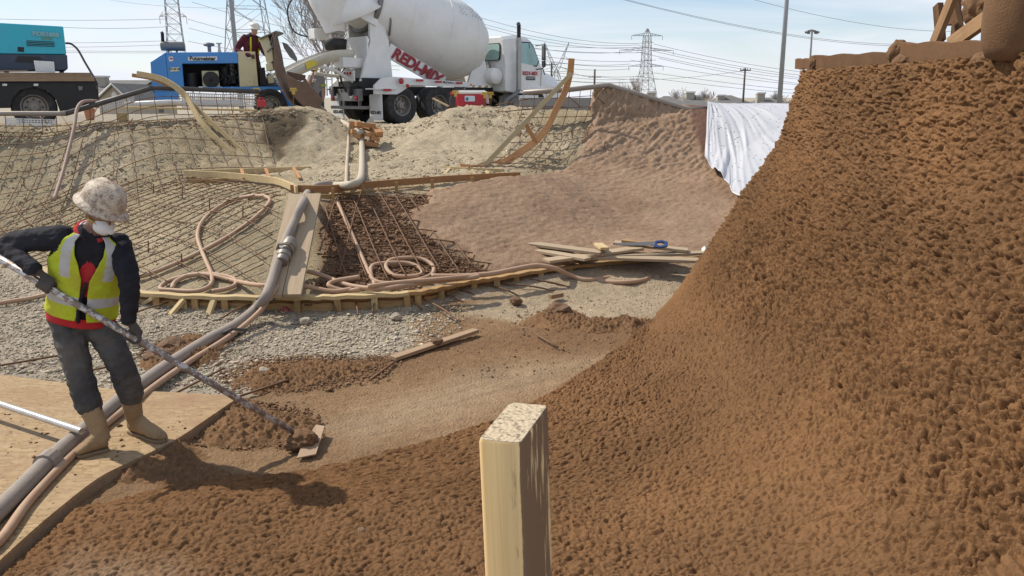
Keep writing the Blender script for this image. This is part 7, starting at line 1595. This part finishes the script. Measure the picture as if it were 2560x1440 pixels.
def boot(s, ankle, toe, top, z0, mat, sole):
    """a pull-on boot: shaft up the calf, foot, heel and sole"""
    ankle, toe, top = Vector(ankle), Vector(toe), Vector(top); f = Vector((toe.x - ankle.x, toe.y - ankle.y, 0)); Lf = f.length; f.normalize(); rt = f.cross(Vector((0, 0, 1)))
    mb = MB(); n = 16
    secs = [(-.35, .034, .10, .03), (-.22, .044, .14, .022), (0.05, .046, .15, .022), (.35, .045, .115, .022), (.62, .052, .085, .020), (.85, .050, .066, .018), (.98, .032, .048, .018), (1.03, .010, .035, .02)]
    vs = []
    for t, w, h, b in secs:
        for j in range(n):
            a = 2 * math.pi * j / n; ca, sa = math.cos(a), math.sin(a); y = w * abs(ca) ** .8 * (1 if ca > 0 else -1); z = b + (h - b) * (.5 + .5 * abs(sa) ** .8 * (1 if sa > 0 else -1)); vs.append(Vector((ankle.x, ankle.y, z0)) + f * (t * Lf) + rt * y + Vector((0, 0, z)))
    m = len(secs); mb.add(vs, [(i*n+j, i*n+(j+1) % n, (i+1)*n+(j+1) % n, (i+1)*n+j) for i in range(m-1) for j in range(n)] + [tuple(range(n))[::-1], tuple(range((m-1)*n, m*n))])
    a0 = Vector((ankle.x, ankle.y, z0 + .07)) - f * .03; mid = a0.lerp(top, .45); mb.tube(catmull([a0, a0.lerp(top, .2), mid, top], 4), [float(np.interp(k / 12, [0, .2, .5, 1], [.050, .050, .058, .070])) for k in range(13)], 16)
    o = mb.build('boot_tmp', None, None, local=True); r = o.modifiers.new('r', 'REMESH'); r.mode = 'VOXEL'; r.voxel_size = .008; sm = o.modifiers.new('s', 'SMOOTH'); sm.iterations = 3
    dg = bpy.context.evaluated_depsgraph_get(); me = bpy.data.meshes.new_from_object(o.evaluated_get(dg)); bpy.data.objects.remove(o); me.materials.clear(); 
    nv = len(me.vertices); V = np.empty(nv * 3); me.vertices.foreach_get('co', V); V = V.reshape(-1, 3); Nn = np.empty(nv * 3); me.vertices.foreach_get('normal', Nn); V = V + Nn.reshape(-1, 3) * (fbm(V * np.array([1, 1, 2.2]), 13, 3) * .007)[:, None]; me.vertices.foreach_set('co', (V - np.array(s.root.location)).ravel())
    b = link('boot', me, mat, s.root, None, True)
    sl = MB(); poly = [(-.37, -.030), (-.37, .030), (-.1, .040), (.2, .036), (.6, .050), (.9, .044), (1.04, .012), (1.04, -.012), (.9, -.044), (.6, -.050), (.2, -.036), (-.1, -.040)]
    sl.prism([(x * Lf, y * 1.05) for x, y in poly], .022, frame((ankle.x, ankle.y, z0 + .002), f, -rt)); sl.prism([(x * Lf, y) for x, y in poly[:4] + poly[-2:]], .03, frame((ankle.x, ankle.y, z0 + .001), f, -rt)) if False else None
    sl.build('sole', sole, b, bevel=.003); return b
# ------------------------------------------------------------------ worker with long-handled tool
JACK = mat_cloth('jacket_black', (.016, .016, .021), (.034, .032, .036)); JEAN = mat_cloth('jeans_dark', (.062, .060, .060), (.15, .135, .115)); GLV = mat_cloth('glove_dark', (.055, .050, .048), (.12, .10, .085)); REDC2 = mat_cloth('red_fleece', (.42, .022, .028), (.50, .05, .05)); LIME = mat_cloth('vest_lime', (.47, .57, .03), (.40, .33, .04)); SILV = mat_cloth('reflective_tape', (.50, .50, .48), (.38, .34, .28)); DIRTY = mat_cloth('vest_dusty', (.36, .30, .03), (.20, .17, .04)); DENW = mat_cloth('white_collar', (.6, .6, .62))
YW = 5.05
tool0, tool1 = at(-60, 612, 4.80), on(752, 1090, .085)
def tool_at(px):
    best = min(range(401), key=lambda k: abs((lambda q: 1280 + FPX * q.x / (q.y * CP - (q.z - CH) * SP))(tool0.lerp(tool1, k / 400)) - px)); return tool0.lerp(tool1, best / 400)
tax = (tool1 - tool0).normalized()
hipc = at(205, 785, YW + .02); nck = at(232, 572, YW - .02); fwdw = Vector((.42, -.90, 0))
b0 = on(300, 1110, OSBZ)
W1 = Person('worker in lime vest and speckled hard hat dragging a long pole tool', 'person', (b0.x, b0.y, OSBZ), hipc, nck, None, fwdw, .0085, 1.04)
W1.torso(0)
rs = W1.tp(.86, math.radians(90), -.03); ls = W1.tp(.86, math.radians(-90), -.03)
g1_, g2_ = tool_at(112), tool_at(330)
rel = at(22, 612, YW - .05); rwr = at(84, 672, 4.84); lel = at(322, 700, YW - .12); lwr = at(322, 798, YW - .12)
W1.limb([rs, rel, rwr], [.082, .066, .047], [0, 0]); W1.limb([ls, lel, lwr], [.080, .064, .047], [0, 0])
W1.grip(g1_, tax, rwr, .022, 3, 1); W1.grip(g2_, tax, lwr, .022, 3, -1)
rh = W1.tp(-.06, math.radians(90), -.085); lh = W1.tp(-.06, math.radians(-90), -.085)
rkn = at(196, 925, YW - .10); lkn = at(298, 905, YW + .0); ran = on(246, 1126, OSBZ) + Vector((0, .02, .10)); lan = on(352, 1086, OSBZ) + Vector((0, .02, .10))
W1.limb([rh, rkn, rkn.lerp(ran, .54)], [.106, .084, .082], [1, 1]); W1.limb([lh, lkn, lkn.lerp(lan, .54)], [.106, .084, .082], [1, 1])
hd = at(252, 536, YW - .06); hup = Vector((.42, -.16, .86)); hfw = Vector((.72, -.52, -.42))
W1.head(hd, hup, hfw, 2)
hipz = W1.hip
def zones(V, idx):
    d = V - np.array(W1.hip); t = d @ np.array(W1.up) / W1.L; lat = d @ np.array(W1.right); f = d @ np.array(W1.fwd)
    m = (idx == 0) & (t > .30) & (t < .70) & (np.abs(lat + .01) < .10 * np.clip((.74 - t) * 4, 0, 1)) & (f > 0); idx[m] = 4
    idx[(idx == 0) & (t < -.02) & (np.abs(lat) < .2)] = 1
    return idx
W1.build([JACK, JEAN, SKIN, GLV, REDC2], [.016, .017, 0, .006, .008], zones)
def vkeep(t, p):
    a = abs(p)
    if t > .56 and abs(a - math.pi / 2) < min(.75, (t - .56) * 3.6): return False
    return True
_VT = fbm(np.array([[t * 3.5, p * 1.2, 4.4] for t in np.linspace(0, 1, 50) for p in np.linspace(-math.pi, math.pi, 100)]), 1.6, 3).reshape(50, 100)
def vmat(t, p):
    a = abs(p)
    if .20 < t < .30: return 1
    if t > .50 and .42 < a < .72: return 1
    return 0
W1.shell('safety_vest', (.03, .97), vkeep, .026, [LIME, SILV, DIRTY], vmat, nt=70, nphi=170, gapf=lambda t: .10 + .84 * max(0, t - .50) + .5 * max(0, .16 - t))
W1.shell('fleece_hem', (-.06, .05), lambda t, p: abs(p) > .03, .018, [REDC2], lambda t, p: 0, nt=8)
MB().tube([W1.neck - W1.up * .035 + (W1.right * math.cos(a) * .085 + W1.fwd * math.sin(a) * .080) + W1.up * (.012 - .03 * math.sin(a)) for a in np.linspace(math.radians(-250), math.radians(70), 20)], .026, 10).build('collar', REDC2, W1.root, smooth=True)
MB().tube([W1.neck - W1.up * .01 + (W1.right * math.cos(a) * .066 + W1.fwd * math.sin(a) * .066) + W1.up * (.014 - .02 * math.sin(a)) for a in np.linspace(0, 2 * math.pi, 20)], .014, 8).build('shirt_collar', DENW, W1.root, smooth=True)
zp = MB(); zp.tube([W1.tp(t, .045 + .05 * math.sin(t * 9), .034) for t in np.linspace(.02, .48, 14)], .011, 6).build('vest_zip', JACK, W1.root, smooth=True)
def mat_hat():
    m, nt, b = new_mat('speckled_hat'); v = coords(nt); n1 = noise(nt, v, 28, 5, .7); n2 = noise(nt, v, 75, 3, .6); n3 = noise(nt, v, 9, 4, .6)
    c = mixrgb(nt, ramp(nt, n1, .46, .60), (.46, .37, .27), (.22, .15, .10)); c = mixrgb(nt, ramp(nt, n2, .55, .66), c, (.60, .53, .43)); c = mixrgb(nt, ramp(nt, n3, .55, .75), c, (.33, .24, .17)); nt.links.new(c, b.inputs['Base Color']); b.inputs['Roughness'].default_value = .65; bump(nt, b, n1, .5, .004); return m
hatu = Vector((.46, -.06, .88)); W1.hat(hd + hup.normalized() * .066 - hfw.normalized() * .012, hatu, hfw, mat_hat(), .136, .032, .25, .150)
# dust mask with straps, head scarf
Mm = frame(hd + W1.hf * .074 - W1.hup * .045, -W1.hr, W1.hup); msk = MB(); msk.lathe([(.064, -.028), (.063, -.010), (.050, .022), (.032, .042), (.018, .050), (.002, .052)], 20, Mm, caps=False)
mo_ = msk.build('dust_mask', mat_cloth('mask_white', (.70, .69, .67), (.62, .60, .57)), W1.root, smooth=True); MB().lathe([(.018, 0), (.018, .012), (.002, .014)], 14, Mm @ Matrix.Translation((.012, -.005, .046))).build('valve', STICK, mo_)
for k in (-1, 1): MB().tube([hd + W1.hf * .07 + W1.hr * .055 * k - W1.hup * .03, hd + W1.hf * .02 + W1.hr * .082 * k - W1.hup * .02, hd - W1.hf * .06 + W1.hr * .065 * k - W1.hup * .005], .0045, 6).build('mask_strap', mat_plain('strap_yellow', (.65, .48, .04), .5), mo_, smooth=True)
sphere(sc_ := MB(), hd - W1.hf * .075 + W1.hup * .02, (.05, .035, .05), Matrix((W1.hr, W1.hf, W1.hup)).transposed()); sc_.build('head_scarf', REDC2, W1.root, smooth=True)
BOOT = mat_cloth('boot_tan', (.33, .225, .125), (.17, .11, .06)); SOLE = mat_plain('boot_sole', (.22, .15, .085), .85, dirt=.5)
boot(W1, on(250, 1130, OSBZ), on(188, 1144, OSBZ), ran.lerp(rkn, .56), OSBZ, BOOT, SOLE); boot(W1, on(350, 1088, OSBZ), on(412, 1106, OSBZ), lan.lerp(lkn, .56), OSBZ, BOOT, SOLE)
# the tool: pole and blade
def mat_pole():
    m, nt, b = new_mat('worn_pole'); v = coords(nt); n1 = noise(nt, v, 26, 5, .7); c = mixrgb(nt, ramp(nt, n1, .48, .56), (.22, .16, .125), (.52, .50, .48)); nt.links.new(c, b.inputs['Base Color']); b.inputs['Roughness'].default_value = .45; b.inputs['Metallic'].default_value = .3; return m
POLE = mat_pole(); tl_ = thing('placing_tool', 'long worn metal pole with a flat blade loaded with brown mix', 'tool', tool1)
MB().tube([tool0, tool0.lerp(tool1, .5), tool1], .022, 12).build('pole', POLE, tl_, smooth=True)
bl = [on(742, 1146, .035), on(790, 1136, .035), on(812, 1066, .075), on(790, 1062, .075), on(752, 1120, .05)]
bcen = on(778, 1108, .05); bn = (bl[1] - bl[0]).cross(bl[2] - bl[0]).normalized(); bn = bn if bn.z > 0 else -bn
MB().add([p + bn * .004 for p in bl] + [p - bn * .006 for p in bl], [tuple(range(5)), tuple(range(5, 10))[::-1]] + [(i, (i+1) % 5, 5 + (i+1) % 5, 5 + i) for i in range(5)]).build('blade', mat_plain('blade_dusty', (.36, .25, .16), .7, .2, dirt=.5, dirtcol=(.26, .15, .08), dscale=9), tl_, bevel=.002)
MB().tube([tool1 - tax * .05, bcen + Vector((0, 0, .02))], [.022, .014], 8).build('socket', CLAMP, tl_)
lump(on(756, 1100, .07), .085, tl_, (1.15, 1.0, .75), 'mix_load', .7); lump(on(735, 1112, .05), .05, tl_, (1.2, 1, .7), 'mix_load', .7)
sp_ = thing('steel_pipe', 'whitish steel pipe end resting on the grey hose by the worker', 'pipe', on(200, 1075, .18)); pa, pb_ = on(204, 1078, .21), on(-60, 990, .23)
pp = MB(); pd = (pb_ - pa); pp.tube([pa + pd * .01, pa, pa, pb_], [.014, .014, .0225, .0225], 14, caps=False); pp.build('tube', mat_plain('pipe_white', (.55, .53, .50), .35, .4, dirt=.5, dirtcol=(.33, .26, .2), dscale=9), sp_, auto=40)
# ------------------------------------------------------------------ man on the pump
YM = 21.75
hip = at(628, 150, YM); nk = at(630, 87, YM); M1 = Person('man in dark red jacket and white hard hat leaning over the pump', 'person', (hip.x, YM, hip.z - .9), hip, nk, None, (.75, -.65, 0), .016, 1.22)
MAR = mat_cloth('jacket_maroon', (.085, .018, .026), (.12, .03, .04)); M1.torso(0)
rs = M1.tp(.84, math.radians(90), -.02); ls = M1.tp(.84, math.radians(-90), -.02)
M1.limb([rs, at(594, 124, YM - .15), at(622, 138, YM - .40)], [.09, .075, .055], [0, 0]); M1.limb([ls, at(657, 125, YM - .1), at(668, 140, YM - .25)], [.09, .072, .05], [0, 0])
M1.open_hand(at(626, 138, YM - .40), (1, -.2, -.4), (0, -.3, -1), 3, .4, 1); M1.open_hand(at(668, 140, YM - .25), (.6, -.3, -.8), (1, 0, 0), 3, .4, -1)
M1.limb([M1.tp(-.05, math.radians(90), -.08), at(636, 200, YM - .02), at(640, 235, YM)], [.12, .09, .07], [1, 1]); M1.limb([M1.tp(-.05, math.radians(-90), -.08), at(650, 200, YM + .1), at(652, 235, YM + .12)], [.12, .09, .07], [1, 1])
hd1 = at(636, 74, YM - .05); M1.head(hd1, (.18, -.1, .97), (.86, -.45, -.25), 2); M1.build([MAR, mat_cloth('trousers_brown', (.05, .035, .03), (.09, .06, .05)), SKINL, GLV], [.014, .012, 0, 0])
WHAT = mat_plain('white_hat', (.66, .63, .55), .5, dirt=.4, dirtcol=(.4, .33, .24), dscale=14)
M1.hat(hd1 + Vector((.18, -.1, .97)).normalized() * .045, (.18, -.1, .97), (.86, -.45, -.2), WHAT, .128, .03, .8, .135)
M1.shell('hood_collar', (.88, 1.0), lambda t, p: abs(p) > .5, .03, [JACK], lambda t, p: 0, nt=6, nphi=32); M1.shell('safety_braces', (.25, .90), lambda t, p: .42 < abs(p) < .60, .022, [LIME], lambda t, p: 0, nt=16, nphi=64)
for k in (-1, 1): sphere(eb := MB(), hd1 + M1.hf * .088 + M1.hr * .032 * k + M1.hup * .012, .011); eb.build('eye', INK, M1.root, smooth=True)
# ------------------------------------------------------------------ man by the hopper
YN = 24.9; gz = T(-6, YN)
hip = at(793, 232, YN); nk = at(790, 186, YN); M2 = Person('man in grey shirt, sunglasses and yellow brimmed hat behind the hopper', 'person', (hip.x, YN, gz), hip, nk, None, (-.25, -.97, 0), .016, 1.12)
SHRT = mat_cloth('shirt_grey', (.25, .25, .265), (.36, .35, .34)); M2.torso(0); rs = M2.tp(.84, math.radians(90), -.02); ls = M2.tp(.84, math.radians(-90), -.02)
M2.limb([rs, at(771, 214, YN - .2), at(779, 190, YN - .28)], [.085, .06, .042], [0, 2]); M2.limb([ls, at(809, 217, YN - .05), at(810, 240, YN - .1)], [.085, .06, .042], [0, 2])
M2.open_hand(at(779, 190, YN - .28), (.25, .1, 1), (.7, .6, 0), 2, .45, 1); M2.open_hand(at(810, 240, YN - .1), (-.05, -.1, -1), (-1, 0, 0), 2, .35, -1)
for ph, dx_ in ((90, -.10), (-90, .12)): 
    h_ = M2.tp(-.05, math.radians(ph), -.08); M2.limb([h_, Vector((hip.x + dx_, YN - .06, gz + .50)), Vector((hip.x + dx_ * 1.1, YN, gz + .08))], [.115, .085, .065], [1, 1])
hd2 = at(786, 178, YN - .06); M2.head(hd2, (0, -.05, 1), (-.3, -.95, -.05), 2); M2.build([SHRT, mat_cloth('jeans_blue', (.05, .085, .15), (.09, .13, .2)), SKINL], [.012, .010, 0])
M2.hat(hd2 + Vector((0, 0, .055)), (0, -.05, 1), (-.3, -.95, 0), mat_plain('straw_yellow', (.58, .44, .16), .7, dirt=.3), .125, .055, .1, .10)
gl = MB()
for k in (-1, 1): gl.box(hd2 + M2.hf * .098 + M2.hr * .033 * k + M2.hup * .014, (.052, .02, .030), Matrix((M2.hr, M2.hf, M2.hup)).transposed())
gl.build('sunglasses', INK, M2.root, bevel=.006)
M2.shell('shirt_print', (.55, .74), lambda t, p: abs(p) < .35 and fbm(np.array([[t * 9, p * 3, 1]]), 2, 2)[0] > -.05, .012, [STICK], lambda t, p: 0, nt=12, nphi=60, wr=0)
ba = ls.lerp(at(809, 217, YN - .05), .75); bb = ls.lerp(at(809, 217, YN - .05), .98); MB().tube([ba, bb], [.082, .078], 14).build('arm_band', LIME, M2.root, smooth=True)
for s_, dx_ in ((-1, -.11), (1, .13)): boot(M2, (hip.x + dx_, YN, gz), (hip.x + dx_ - .03, YN - .17, gz), (hip.x + dx_, YN, gz + .22), gz, BOOT, SOLE)
